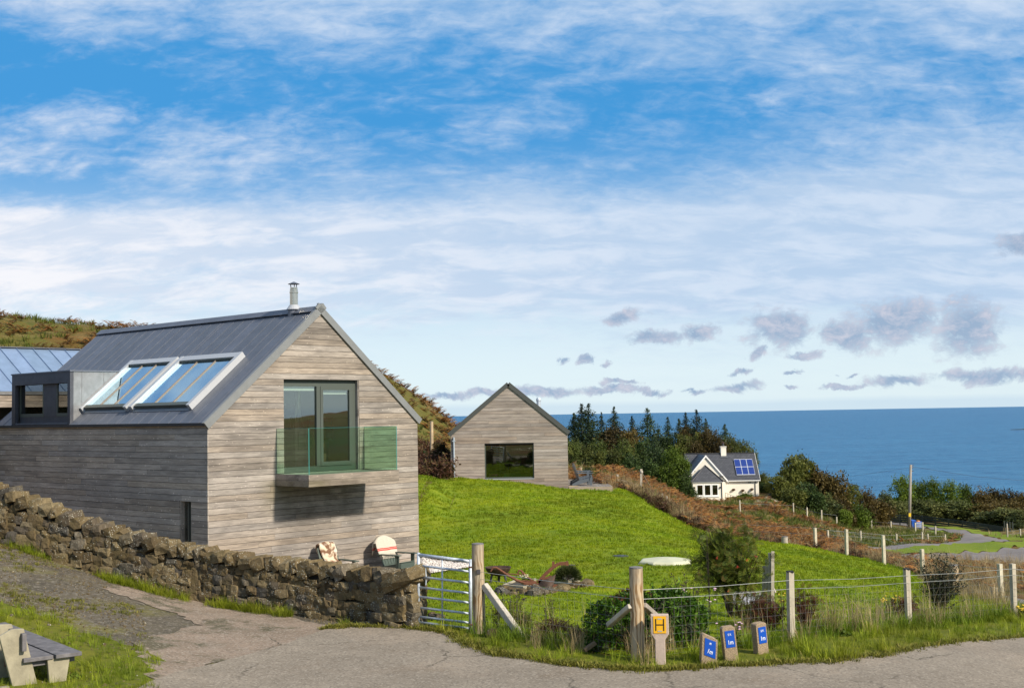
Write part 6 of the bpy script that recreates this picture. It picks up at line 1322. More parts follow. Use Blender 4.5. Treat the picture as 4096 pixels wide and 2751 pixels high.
def upright():
    p = crown_pts(60, 20, 6, .10); c = []
    for i in range(26): a = rand_dirs(1, 1.6)[0]; a[:2] *= .8; b0 = np.array([rng.uniform(-.5, .5), rng.uniform(-.5, .5), .2]); c.append(b0 + np.outer(np.linspace(.1, .9, 14), a) * rng.uniform(.5, 1.05) + rng.normal(size=(14, 3)) * .03)
    p = np.concatenate([p] + c); p = np.concatenate([p, crown_pts(60, 26, 6, .14) * [1, 1, .8] - [0, 0, .15]]); return leaves(p, .095, .55, .4)
UPR = [upright() for _ in range(3)]
_cm = {}
def crown_me(kind, i, m):
    L = UPR if kind == 'u' else CR; k_ = (kind, i % len(L), m)
    if k_ not in _cm: _cm[k_] = np_mesh('crown', *L[i % len(L)], m)
    return _cm[k_]
def trunk_mb(pale):
    b = MB(); b.tube([(0, 0, 0), (.02, .01, .5), (.0, .02, 1.1)], [.05, .035, .012], 7)
    for i in range(7): a = i * .9; z = .35 + .09 * i; b.tube([(.01, 0, z), (.28 * math.cos(a), .28 * math.sin(a), z + .25), (.5 * math.cos(a), .5 * math.sin(a), z + .55)], [.022, .014, .005], 5)
    return b.mesh('trunk', 'bark_pale' if pale else 'bark')
TRK = [trunk_mb(0), trunk_mb(1)]
ntree = [0]
def tree(px, topy, hw_, Y, m, label, kind='r', name='broadleaf_tree', cat='tree', pale=0, low=0.0, group='trees and scrub round the cottage'):
    t = P(px, topy, Y); z0 = gzf(t.x, t.y) - .1; H = max(.8, t.z - z0); rx = hw_ / FOC * Y; th = thing(name, label, cat, (t.x, t.y, z0), 0, group); ntree[0] += 1; i = ntree[0]
    tr = link('trunk', TRK[pale], th); rx *= 1.22; tr.scale = (rx * .9, rx * .9, H * .70)
    rz = min(H / 2, rx * 1.15); z = H - rz; j = 0
    while True:
        wd = rx * (1 + .10 * j) * R.uniform(.92, 1.08); c = link('crown', crown_me(kind if j == 0 else 'r', i + j, m), th); c.scale = (wd, wd * R.uniform(.85, 1.1), rz * 1.04); c.location = (R.uniform(-.12, .12) * rx * (j > 0), 0, z); c.rotation_euler = (0, 0, R.uniform(0, 6)); j += 1
        if z <= rz * .75 or j > 4: break
        z = max(rz * .55, z - rz * 1.0)
    return th
S_ = .3512
for a, b, w, Y, m, kd, lab in [
    (130, 590, 95, 160, 'leaf_yellowtip', 'u', 'green bush with yellowish shoots hard against the studio corner'), (260, 625, 110, 164, 'leaf_olive', 'r', 'dull olive bush below the left spruces'), (440, 590, 130, 166, 'leaf_yellowtip', 'u', 'grey-green willow with pale upright shoots'), (560, 450, 150, 182, 'leaf_brown', 'r', 'brown autumn tree between the left spruces and the lone one'),
    (720, 570, 140, 168, 'leaf_yellowtip', 'u', 'green willow with bright yellow shoot tips in the middle of the wood'), (830, 490, 120, 186, 'leaf_brown', 'r', 'brown bushy tree under the small middle spruce'), (700, 490, 90, 190, 'leaf_olive', 'r', 'olive crown behind the yellow-tipped willow'), (600, 700, 130, 150, 'leaf_olive', 'r', 'low grey-olive bush at the bracken edge, left of centre'), (380, 720, 120, 148, 'leaf_olive', 'r', 'low dull bush at the bracken edge below the left spruces'), (800, 740, 120, 150, 'leaf_dark', 'r', 'dark low bush at the bracken edge in the middle'),
    (960, 600, 120, 176, 'leaf_dark', 'r', 'dark crown under the broad pointed spruce'), (1120, 690, 140, 160, 'leaf_dark', 'r', 'near-black bush left of the bright green tree'), (1010, 820, 130, 150, 'leaf_dark', 'r', 'dark bush at the foot of the low conifer'), (1230, 560, 110, 182, 'leaf_dark', 'r', 'dark green crown below the slender spruce'),
    (1290, 672, 110, 152, 'leaf_bright', 'u', 'bright green tree with upright shoots left of the cottage roof'), (1360, 800, 120, 150, 'leaf_bright', 'r', 'bright green bush hiding the left end of the cottage'), (1240, 860, 110, 149, 'leaf_bright', 'r', 'lower green bush in front of the bright green tree'), (1420, 950, 80, 149, 'leaf_dark', 'r', 'small dark bush touching the cottage bay corner'),
    (1370, 545, 130, 184, 'leaf_olive', 'r', 'olive-green tree behind the cottage, left part'), (1450, 430, 110, 196, 'leaf_brown', 'r', 'brown tree under the right-hand spruces'), (1545, 620, 90, 178, 'leaf_brown', 'r', 'low rusty tree directly above the cottage roof'), (1680, 450, 120, 186, 'leaf_brown', 'u', 'orange-brown birch with a pale stem above the cottage roof'), (1590, 500, 90, 192, 'leaf_olive', 'r', 'olive crown beside the orange-brown birch'),
    (1800, 560, 110, 182, 'leaf_brown', 'r', 'rust-brown crown left of the cottage chimney'), (1945, 545, 120, 184, 'leaf_olive', 'u', 'olive birch behind the cottage chimney'), (2080, 590, 110, 186, 'leaf_olive', 'u', 'feathery olive tree above the solar panels'), (2175, 700, 85, 186, 'leaf_olive', 'r', 'olive tree beyond the right gable of the cottage'), (2190, 860, 70, 184, 'leaf_dark', 'r', 'dark lower crown at the right gable of the cottage'), (1500, 470, 110, 205, 'leaf_dark', 'r', 'dark mass between the right-hand spruces')]:
    tree(zx(a), zy(b), w * S_, Y, m, lab, kd, pale=1 if 'birch' in lab else 0)
z2x = lambda a: 3000 + a * .4694; z2y = lambda a: 1750 + a * .4694; S2 = .4694
for a, b, w, Y, m, kd, lab in [
    (110, 295, 55, 178, 'leaf_olive', 'u', 'feathery hedge top beside the cottage gable'), (120, 385, 70, 172, 'leaf_dark', 'r', 'clipped dark hedge right of the cottage'),
    (330, 150, 130, 166, 'leaf_olive', 'r', 'tallest crown of the big olive-brown tree right of the cottage'), (455, 135, 110, 168, 'leaf_olive', 'r', 'rounded right shoulder of the big olive-brown tree'), (270, 330, 95, 162, 'leaf_olive', 'r', 'dark olive lower left crown of the big tree group'), (600, 240, 130, 167, 'leaf_brown', 'r', 'brown tree joined to the right of the big olive one'), (740, 320, 120, 166, 'leaf_brown', 'r', 'brown crown sloping down towards the sea'), (500, 380, 130, 158, 'leaf_dark', 'r', 'dark bush below the big olive tree'), (380, 420, 110, 157, 'leaf_olive', 'r', 'olive bush at the foot of the big tree'),
    (850, 400, 80, 172, 'leaf_olive', 'r', 'low olive bush where the sea first shows'), (980, 425, 90, 182, 'leaf_brown', 'u', 'reddish-brown scrub against the sea'), (640, 490, 110, 160, 'leaf_gorse', 'r', 'grey-green gorse bush behind the thin stakes'), (780, 500, 100, 163, 'leaf_brown', 'r', 'dull brown scrub bush right of the gorse'), (810, 605, 60, 158, 'leaf_bright', 'r', 'small bright green bush near the thin stakes'), (930, 560, 95, 165, 'leaf_bright', 'u', 'soft green willow bush left of the dark fence'), (1080, 500, 110, 190, 'leaf_brown', 'r', 'pinkish-brown bare scrub behind the willow bush'),
    (1130, 470, 80, 202, 'leaf_gorse', 'r', 'low gorse against the sea, left of the pole'), (1290, 310, 95, 206, 'leaf_bright', 'u', 'tall green bush just left of the utility pole'), (1440, 370, 90, 208, 'leaf_bright', 'u', 'green bush just right of the utility pole'), (1550, 340, 80, 208, 'leaf_bright', 'u', 'pointed green bush, second right of the pole'), (1700, 355, 95, 208, 'leaf_bright', 'u', 'tall green bush with feathery top right of the pole'), (1830, 390, 80, 210, 'leaf_bright', 'u', 'green bush with bare tips near the brown thicket'),
    (1960, 430, 110, 210, 'leaf_brown', 'u', 'brown thicket top at the right, nearest the green bushes'), (2080, 420, 120, 212, 'leaf_brown', 'u', 'brown thicket crown, middle of the right-hand group'), (2230, 445, 120, 210, 'leaf_brown', 'u', 'brown thicket crown at the right edge'), (2340, 470, 90, 208, 'leaf_brown', 'r', 'last brown crown cut by the right edge'),
    (1220, 540, 120, 202, 'leaf_gorse', 'r', 'gorse mound behind the fence, left of the pole'), (1400, 520, 130, 203, 'leaf_gorse', 'r', 'gorse mound behind the pole'), (1560, 520, 130, 202, 'leaf_gorse', 'r', 'gorse mound right of the pole'), (1730, 530, 130, 202, 'leaf_gorse', 'r', 'gorse mound behind the long dark fence'), (1900, 560, 120, 200, 'leaf_olive', 'r', 'olive mound above the middle of the dark fence'), (2060, 560, 130, 198, 'leaf_brown', 'r', 'brown mound above the dark fence'), (2000, 625, 110, 192, 'leaf_gorse', 'r', 'grey-green bush low behind the dark fence'), (2180, 590, 140, 190, 'leaf_gorse', 'r', 'big grey-green bush at the end of the dark fence'), (2320, 620, 110, 186, 'leaf_gorse', 'r', 'grey-green bush cut by the right edge'), (2290, 720, 60, 178, 'leaf_gorse', 'r', 'small bush behind the rusty mesh fence'), (2240, 540, 130, 204, 'leaf_brown', 'r', 'brown mass behind the grey-green bushes')]:
    tree(z2x(a), z2y(b), w * S2, Y, m, lab, kd, name='shrub' if 'bush' in lab or 'gorse' in lab or 'scrub' in lab or 'mound' in lab else 'broadleaf_tree', cat='shrub' if 'bush' in lab or 'gorse' in lab or 'scrub' in lab or 'mound' in lab else 'tree')
for a, b, w, Y, m, lab in [(3117, 2031, 18, 159, 'leaf_bright', 'light green shrub in front of the cottage wall')]: tree(2982, 1967, 30, 158, m, lab, 'u', name='shrub', cat='shrub')
for px, py, w, lab in ((1705, 1800, 30, 'dark green ivy bush on the bank between the timber buildings'), (1770, 1770, 36, 'brown scrub bush by the studio left corner'), (1690, 1860, 34, 'dark low scrub where the lawn ends between the buildings'), (1745, 1850, 36, 'shadowy bush filling the gap beside the studio')): tree(px, py, w, 60, 'leaf_dark' if 'dark' in lab else 'leaf_brown', lab, name='shrub', cat='shrub', group='scrub between the timber buildings')
o = tree(2352, 1865, 30, 66, 'leaf_yellowtip', 'small bush with yellow flowers behind the deck chairs', 'u', name='shrub', cat='shrub', group='scrub by the deck')

# ------------------------------------------------------------- near bushes
def shell_leaves(lobes, n, size, asp, m, name, parent, fill=.25):
    w = np.array([l[3] * l[5] for l in lobes]); w = w / w.sum(); j = rng.choice(len(lobes), n, p=w); d = rand_dirs(n, .35); r = 1 - fill * rng.uniform(size=n) ** 1.3; L = np.array(lobes); r *= 1 + .10 * np.sin(d[:, 0] * 9 + j) * np.cos(d[:, 1] * 8)
    c = L[j, :3] + d * r[:, None] * L[j, 3:6]; c = c[c[:, 2] > gz(c[:, 0], c[:, 1]) + .0]; V, F = leaves(c, size, asp, .5); o = link(name, np_mesh(name, V, F, m), parent); o.matrix_parent_inverse = parent.matrix_basis.inverted(); return o
def lobe(px, py, rx, ry, Y, d=.8): c = P(px, py, Y); k_ = Y / FOC; return (c.x, c.y, c.z, rx * k_, rx * k_ * d, ry * k_)
def twigs(parent, base, n, h, sp, r=.008, m='twig'):
    b = MB()
    for i in range(n): a = R.uniform(0, 6.28); e = Vector((math.cos(a) * sp * R.random(), math.sin(a) * sp * R.random(), h * R.uniform(.6, 1))); b.tube([base, base + e * .5 + Vector((R.uniform(-.05, .05), 0, .05)), base + e], [r, r * .7, r * .3], 4)
    return part('branches', b, m, parent, world=True)
def bush():
    b = on(2600, 2610, 18.7); t = thing('evergreen_bush', 'glossy dark green bush spilling round the second round post and hydrant marker', 'bush', b)
    L = [lobe(2440, 2500, 105, 105, 18.9), lobe(2400, 2560, 60, 60, 18.7), lobe(2540, 2450, 110, 90, 19.3), lobe(2680, 2450, 120, 100, 19.3), lobe(2600, 2540, 120, 95, 18.9), lobe(2740, 2530, 90, 95, 19.1), lobe(2780, 2470, 60, 60, 19.4)]
    shell_leaves(L, 15000, .055, .42, 'leaf_bush', 'leaves', t); shell_leaves([lobe(2540, 2425, 110, 70, 19.35), lobe(2450, 2440, 70, 55, 19.1), lobe(2690, 2420, 90, 60, 19.5), lobe(2620, 2500, 60, 60, 19)], 2400, .05, .42, 'leaf_red', 'red_leaves', t); twigs(t, b + Vector((-.1, .2, 0)), 26, .8, .7)
    sh = MB(); tp_ = []
    for i in range(46):
        l = L[i % len(L)]; a = R.uniform(0, 6.28); c = Vector((l[0] + math.cos(a) * l[3] * .7, l[1] + math.sin(a) * l[4] * .7, l[2] + l[5] * R.uniform(.2, .8))); e = c + Vector((math.cos(a) * .12, math.sin(a) * .1, R.uniform(.10, .26))); sh.tube([c, e], [.004, .002], 4)
        for f in np.linspace(.2, 1, 9): tp_.append(c.lerp(e, f))
    part('shoots', sh, 'twig', t, world=True); T = np.array([tuple(p) for p in tp_]); T = np.repeat(T, 2, 0) + rng.normal(size=(len(T) * 2, 3)) * .016; v_, f_ = leaves(T, .055, .4, .6); o = link('shoot_leaves', np_mesh('shoot_leaves', v_, f_, 'leaf_bush'), t); o.matrix_parent_inverse = t.matrix_basis.inverted()
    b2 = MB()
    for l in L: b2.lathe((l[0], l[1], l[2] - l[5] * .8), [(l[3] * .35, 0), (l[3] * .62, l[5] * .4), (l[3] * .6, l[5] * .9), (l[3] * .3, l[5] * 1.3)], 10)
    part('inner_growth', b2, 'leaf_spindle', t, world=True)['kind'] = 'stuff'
bush()
def compound_leaves(base_pts, dirs, L, m, name, parent, world=True, n=6):
    Q = []; N_ = len(base_pts); d = dirs / np.linalg.norm(dirs, axis=1, keepdims=True); s = np.cross(d, rand_dirs(N_)); s /= np.linalg.norm(s, axis=1, keepdims=True); V = []; 
    for j in range(n):
        f = (j + 1) / (n + .5); p = base_pts + d * L * f; p[:, 2] -= .12 * L * f * f; w = L * .30 * (1 - .55 * abs(f - .45) * 1.6)
        for sg in (-1, 1): e = p + s * sg * w + d * w * .45; t = d * L * .052; V.append(np.stack([p - t, p + t * .6, e + t * .4, e - t * .9], 1))
    V = np.concatenate(V).reshape(-1, 3); F = np.arange(len(V)).reshape(-1, 4); o = link(name, np_mesh(name, V, F, m), parent)
    if world: o.matrix_parent_inverse = parent.matrix_basis.inverted()
    return o
def rowan():
    b = on(2935, 2470, 21.8); t = thing('rowan_bush', 'open rowan bush with ferny leaves and a few red berries behind the wire fence', 'bush', b); mb = MB(); tips = []
    for i in range(18):
        a = R.uniform(0, 6.28); sp = R.uniform(.15, .66); h = R.uniform(.85, 1.62); e = Vector((math.cos(a) * sp, math.sin(a) * sp * .7, h)); m1 = e * .45 + Vector((R.uniform(-.07, .07), 0, .12)); P0 = b + Vector((.06 * math.cos(a), .06 * math.sin(a), -.05)); mb.tube([P0, b + m1, b + e], [.016, .011, .004], 5)
        for q in range(11):
            f = R.uniform(.35, 1); c = b + (m1.lerp(e, (f - .45) / .55) if f > .45 else m1 * (f / .45)); dd = Vector((R.uniform(-1, 1), R.uniform(-1, 1), R.uniform(-.1, .9))).normalized() * R.uniform(.12, .28); mb.tube([c, c + dd], [.005, .002], 3)
            for g in range(4): tips.append(c + dd * R.uniform(.3, 1.05))
    for lim in range(1500): # fill of leafy shoots through the crown volume
        v = Vector((R.uniform(-1, 1), R.uniform(-1, 1), R.uniform(-1, 1)))
        if v.length < 1 and mnoise.noise(v * 2.3) + .5 * mnoise.noise(v * 5) > -.04: tips.append(b + Vector((v.x * .72 * (1 - .12 * v.z), v.y * .5, .90 + v.z * .70)))
    part('branches', mb, 'twig', t, world=True); T = np.array([tuple(p) for p in tips]); k_ = rng.uniform(size=len(T)) < .9; T = T[k_]; compound_leaves(T, rand_dirs(len(T), -.05), .17, 'leaf_rowan', 'leaves', t)
    for i, (px, py) in enumerate(((3024, 2226), (2951, 2266), (2914, 2362), (2990, 2240), (2870, 2230))):
        c = P(px, py, 21.3); bb = MB()
        for q in range(9): d = Vector((R.gauss(0, .016), R.gauss(0, .016), R.gauss(0, .012))); bb.lathe(c + d * .8, [(.002, -.006), (.0065, 0), (.002, .006)], 6)
        part('berry_cluster', bb, 'berry', t, world=True)['kind'] = 'stuff'
rowan()
def sapling(label, px, py, Y, w, h, n, m, L=.12, name='low_shrub'):
    b = on(px, py, Y); t = thing(name, label, 'shrub', b); mb = MB(); tips = []
    for i in range(n):
        a = R.uniform(0, 6.28); e = Vector((math.cos(a) * w * R.random() ** .6, math.sin(a) * w * .7 * R.random(), h * R.uniform(.5, 1))); mb.tube([b, b + e * .5, b + e], [.006, .005, .002], 4); tips += [b + e * f for f in (.4, .5, .6, .7, .8, .9, 1)]
    part('stems', mb, 'twig', t, world=True); T = np.array([tuple(p) for p in tips]) + rng.normal(size=(len(tips), 3)) * .03; compound_leaves(T, rand_dirs(len(T), .2), L, m, 'leaves', t, n=5); return t
sapling('reddish-brown leafy shrub just right of the first square post', 3225, 2545, 20.1, .24, .72, 34, 'leaf_red'); sapling('brown-leaved low shrub between the marker posts and the square post', 3080, 2530, 20.4, .45, .55, 44, 'leaf_red'); sapling('bronze-leaved shrub beneath the rowan bush', 2990, 2490, 20.8, .42, .60, 40, 'leaf_rowan'); sapling('reddish shrub with ragwort left of the black-capped square post', 3620, 2470, 23.0, .36, .50, 34, 'leaf_red'); sapling('thin brown sapling stem rising left of the rowan bush', 2842, 2470, 21.5, .06, 1.62, 7, 'leaf_rowan', .05)
def flowered(label, px, py, Y, w, h, n, fm, fs=.018, leafm='leaf_olive', name='wild_plant'):
    b = on(px, py, Y); t = thing(name, label, 'plant', b); mb = MB(); fb = MB(); pts = []
    for i in range(n):
        e = Vector((R.uniform(-w, w), R.uniform(-w, w) * .6, h * R.uniform(.65, 1))); p0 = b + Vector((e.x * .4, e.y * .4, 0)); mb.tube([p0, b + e * .7 + Vector((0, 0, h * .1)), b + e], [.004, .003, .002], 4)
        for q in range(R.randint(1, 3)): c = b + e + Vector((R.uniform(-.03, .03), R.uniform(-.03, .03), R.uniform(-.03, .02))); fb.lathe(c, [(fs * .3, -fs * .4), (fs, 0), (fs * .4, fs * .5)], 7)
        pts += [p0.lerp(b + e, f) for f in (.15, .3, .45, .6, .75)]
    part('stems', mb, 'twig', t, world=True); part('flower_heads', fb, fm, t, world=True)['kind'] = 'stuff'; T = np.array([tuple(p) for p in pts]); T = np.repeat(T, 3, 0) + rng.normal(size=(len(T) * 3, 3)) * .025; v, f = leaves(T, .05, .3, .2); o = link('leaves', np_mesh('leaves', v, f, leafm), t); o.matrix_parent_inverse = t.matrix_basis.inverted(); return t
mat('seed_dark', (.035, .018, .014), .95)
flowered('yellow ragwort in flower left of the black-capped square post', 3572, 2455, 23.4, .20, .50, 12, 'petal_yellow', .022); flowered('single yellow flower stem against the lawn left of the first square post', 3133, 2440, 20.6, .05, .66, 3, 'petal_yellow', .018)
flowered('yellow ragwort at the right-hand edge by the path', 4085, 2445, 24.0, .10, .34, 8, 'petal_yellow', .024); flowered('dark seed heads on bare stems beside the pale strut', 2050, 2500, 20.7, .22, .62, 20, 'seed_dark', .016); flowered('clump of dark knapweed seed heads right of the gate post', 1985, 2520, 20.6, .10, .48, 12, 'seed_dark', .016)
flowered('tall brown dock spike in front of the planter', 2195, 2500, 20.3, .12, .60, 9, 'seed_dark', .013); flowered('wispy knapweed with purple-brown heads above the green bush', 2745, 2480, 20.0, .34, 1.0, 26, 'seed_dark', .014, 'leaf_rowan'); flowered('pale pink yarrow heads over the green bush', 2790, 2500, 19.8, .30, .78, 8, 'petal_pink', .024, 'leaf_bush'); flowered('white yarrow among the marker posts', 2925, 2560, 18.9, .22, .42, 7, 'petal_pink', .02, 'leaf_bush')
flowered('cream flower head growing in the left timber frame by the plough', 2100, 2360, 25.6, .07, .34, 10, 'petal_cream', .022, 'leaf_rowan')
def mound(label, px, py, Y, w, h, m, n, leaf, name='low_shrub', cat='shrub'):
    b = on(px, py, Y); t = thing(name, label, cat, b); L = [(b.x + R.uniform(-w, w) * .5, b.y + R.uniform(-.1, .1), b.z + h * R.uniform(.25, .5), w * R.uniform(.5, .7), w * .4, h * R.uniform(.45, .62)) for _ in range(5)]; L.append((b.x, b.y, b.z + h * .42, w * .8, w * .5, h * .6)); shell_leaves(L, n, leaf, .25, m, 'foliage', t, .6); twigs(t, b, 22, h * 1.05, w); return t
mound('purple-brown heather clump in front of the lawn between strut and bush', 2215, 2545, 19.6, .40, .36, 'heather', 3800, .035); mound('low olive heather beside the pale strut', 2080, 2530, 20.3, .28, .34, 'leaf_olive', 2600, .04); mound('small brown heather at the left end of the bush', 2310, 2540, 19.4, .20, .28, 'bracken_pale', 1400, .035)
def lavender():
    b = on(2262, 2334, 25.9); t = thing('lavender_bush', 'rounded grey-green lavender bush in the right planter', 'bush', b); C_ = np.array([b.x + .05, b.y, b.z + .16]); n = 2600; d = rand_dirs(n, .9); d[:, 2] = np.abs(d[:, 2]); r = rng.uniform(.55, 1.0, (n, 1)); c = C_ + d * r * np.array([.27, .24, .27]); s = np.cross(d, rand_dirs(n)); s /= np.linalg.norm(s, axis=1, keepdims=True); V = np.stack([c - s * .005, c + s * .005, c + d * .07 + s * .003, c + d * .07 - s * .003], 1).reshape(-1, 3)
    o = link('foliage', np_mesh('foliage', V, np.arange(4 * n).reshape(n, 4), 'leaf_gorse'), t); o.matrix_parent_inverse = t.matrix_basis.inverted(); twigs(t, Vector(C_), 20, .36, .25, .003); bb = MB()
    for i in range(26): a = R.uniform(0, 6.28); q = Vector(C_) + Vector((math.cos(a) * R.uniform(.05, .3), math.sin(a) * .2, R.uniform(.26, .36))); bb.tube([q, q + Vector((0, 0, .03))], [.006, .004], 5)
    part('flower_spikes', bb, 'seed_dark', t, world=True)['kind'] = 'stuff'
lavender()
def spindle():
    b = on(3757, 2468, 24.7); t = thing('spindly_bush', 'dark vase-shaped spindly bush behind the wire fence', 'bush', b); mb = MB(); pts = []; k_ = 24.7 / FOC
    for i in range(150):
        a = R.uniform(0, 6.28); s = R.random() ** .6; h = R.uniform(.75, 1.36); e = Vector((math.cos(a) * s * .52 + .10, math.sin(a) * s * .40, h * (1.04 - .22 * s) * (1 if R.random() > .3 else .6))); m_ = Vector((e.x * .22, e.y * .22, e.z * .45)); mb.tube([b, b + m_, b + e], [.006, .005, .0015], 3)
        for f in np.linspace(.10, 1, 34): p = (m_ * (f / .45)) if f < .45 else m_.lerp(e, (f - .45) / .55); pts.append(b + p + Vector((R.gauss(0, .02), R.gauss(0, .02), 0)))
    part('stems', mb, 'twig', t, world=True); T = np.array([tuple(p) for p in pts]); T = np.concatenate([T, T[: len(T) * 2 // 3] + rng.normal(size=(len(T) * 2 // 3, 3)) * .03]); v, f = leaves(T, .034, .6, .2); o = link('leaves', np_mesh('leaves', v, f, 'leaf_spindle'), t); o.matrix_parent_inverse = t.matrix_basis.inverted()
spindle()

# ------------------------------------------------------------- white cottage
mat('render_cream', (.80, .74, .62), .9, nscale=1.2, namt=.05, bump=.15, bscale=14); mat('white_paint', (.85, .84, .80), .6); mat('solar_cell', (.018, .045, .22), .25, .2, spec=.6); mat('solar_frame', (.62, .63, .66), .4, .3); mat('pot_clay', (.10, .05, .035), .8); mat('basket_plant', (.07, .04, .02), .95, nscale=5, namt=.6); mat('dish_grey', (.13, .13, .13), .6); mat('door_sign', (.05, .05, .045), .6)
def slate_mat():
    m = bpy.data.materials.new('slate'); m.use_nodes = True; q = NT(m.node_tree); b = q.n['Principled BSDF']; v = q.new('ShaderNodeTexCoord').outputs['Object']
    sp = q.new('ShaderNodeSeparateXYZ'); q.l.new(v, sp.inputs[0]); br = q.new('ShaderNodeTexBrick'); q.put(br.inputs['Vector'], q.comb(sp.outputs[0], q.m('MULTIPLY', sp.outputs[2], 1.41), 0.0)); br.inputs['Scale'].default_value = 1; br.inputs['Brick Width'].default_value = .36; br.inputs['Row Height'].default_value = .24; br.inputs['Mortar Size'].default_value = .022; br.inputs['Color1'].default_value = (.055, .057, .064, 1); br.inputs['Color2'].default_value = (.085, .087, .095, 1); br.inputs['Mortar'].default_value = (.022, .022, .026, 1)
    q.put(b.inputs['Base Color'], br.outputs[0]); b.inputs['Roughness'].default_value = .5; bp = q.new('ShaderNodeBump'); q.put(bp.inputs['Height'], br.outputs['Fac']); bp.invert = True; bp.inputs['Distance'].default_value = .02; q.l.new(bp.outputs[0], b.inputs['Normal']); MATS['slate'] = m
slate_mat()
def cottage():
    zb = -7.9; t = thing('white_cottage', 'cream-white cottage with slate roof, bay window and solar panels below the wood', 'house', (28, 165, zb)); X = lambda x: x - 28; Yv = lambda y: y - 165
    x0, x1 = 22.9, 32.1; ze = 2.45; zr = 5.62; y0, y1 = 0.0, 6.4; pk = (zr - ze) / 3.2
    part('wall', MB().box(X(x0), X(x1), y0, y1, -.3, ze), 'render_cream', t)
    part('gable', MB().prism([(X(x1) - .2, y0, ze), (X(x1) - .2, y1, ze), (X(x1) - .2, 3.2, zr - .05)], (.2, 0, 0)), 'render_cream', t); part('gable', MB().prism([(X(x0), y0, ze), (X(x0), y1, ze), (X(x0), 3.2, zr - .05)], (.2, 0, 0)), 'render_cream', t)
    b = MB(); e = .25; b.prism([(X(x0) - .1, y0 - e, ze - e * pk), (X(x0) - .1, 3.2, zr), (X(x0) - .1, 3.2, zr + .12), (X(x0) - .1, y0 - e - .05, ze - e * pk + .10)], (x1 - x0 + .25, 0, 0)); b.prism([(X(x0) - .1, y1 + e, ze - e * pk), (X(x0) - .1, 3.2, zr), (X(x0) - .1, 3.2, zr + .12), (X(x0) - .1, y1 + e + .05, ze - e * pk + .10)], (x1 - x0 + .25, 0, 0)); rf = part('roof', b, 'slate', t)
    part('ridge_tiles', MB().box(X(x0) - .1, X(x1) + .15, 3.08, 3.32, zr + .08, zr + .18), 'dark_trim', rf); part('gutter', MB().box(X(27.6), X(x1) + .12, y0 - e - .10, y0 - e, ze - e * pk - .02, ze - e * pk + .08), 'white_paint', t); part('bargeboard', MB().prism([(X(x1) + .151, y0 - e - .05, ze - e * pk - .05), (X(x1) + .151, 3.2, zr - .03), (X(x1) + .151, 3.2, zr + .12), (X(x1) + .151, y0 - e - .05, ze - e * pk + .10)], (.03, 0, 0)), 'white_paint', rf)
    # front cross wing
    gx0, gx1, gy = X(22.05), X(27.45), -3.0; gc = (gx0 + gx1) / 2; ge = ze - .02; gr = zr - .02; gp = (gr - ge) / ((gx1 - gx0) / 2)
    part('wall', MB().box(gx0 + .2, gx1 - .2, gy, 0, -.3, ge), 'render_cream', t); part('gable', MB().prism([(gx0 + .1, gy, ge - .1), (gx1 - .1, gy, ge - .1), (gc, gy, gr - .05)], (0, .2, 0)), 'render_cream', t)
    for s in (-1, 1):
        n = Vector((s * gp, 0, 1)).normalized(); q = []
        for off in (0, .12):
            for a, y in ((1, gy - .12), (0, gy - .12), (0, 3.2), (1, .3 if s > 0 else 1.0)): q.append(Vector((gc + s * a * ((gx1 - gx0) / 2 + .1), y, gr - a * gp * ((gx1 - gx0) / 2 + .1))) + n * off)
        part('roof', MB().hexa(q), 'slate', t); L = (gx1 - gx0) / 2 + .12
        part('bargeboard', MB().prism([(gc, gy - .125, gr - .12), (gc + s * L, gy - .125, gr - L * gp - .12), (gc + s * L, gy - .125, gr - L * gp + .14), (gc, gy - .125, gr + .16)], (0, -.05, 0)), 'white_paint', t)
    # bay with hipped roof
    bx0, bx1, by = X(22.75), X(26.45), gy - 1.9; bz = 2.32; part('bay_wall', MB().box(bx0, bx1, by, gy, -.2, .62).box(bx0, bx0 + .48, by, gy, .62, bz).box(bx1 - .52, bx1, by, gy, .62, bz).box(bx0 + .48, bx1 - .52, by, gy, 2.12, bz), 'render_cream', t)
    part('bay_interior', MB().box(bx0 + .3, bx1 - .3, gy - .2, gy - .1, .3, 2.2), 'interior_dark', t); part('fascia', MB().box(bx0 - .12, bx1 + .12, by - .12, gy, bz, bz + .12), 'white_paint', t)
    a, b_, c, d = (bx0 - .18, by - .18, bz + .10), (bx1 + .18, by - .18, bz + .10), (bx1 + .18, gy, bz + .10), (bx0 - .18, gy, bz + .10); r0, r1 = ((bx0 + bx1) / 2 - .05, gy - .55, bz + 2.1), ((bx0 + bx1) / 2 + .02, gy + .5, bz + 2.15)
    part('hipped_roof', MB().add([a, b_, c, d, r0, r1, (bx1 + .18, gy + .4, bz + .1), (bx0 - .18, gy + .4, bz + .1)], [(0, 1, 4), (1, 2, 6, 5, 4), (0, 4, 5, 7, 3), (0, 3, 2, 1)]), 'slate', t)
    for s, e in ((a, r0), (b_, r0)): part('hip_tiles', MB().tube([Vector(s) + Vector((0, 0, .05)), Vector(e) + Vector((0, 0, .05))], .07, 6), 'dark_trim', t)
    ws = [(bx0 + .55, bx0 + 1.23), (bx0 + 1.50, bx0 + 2.20), (bx0 + 2.47, bx0 + 3.12)]
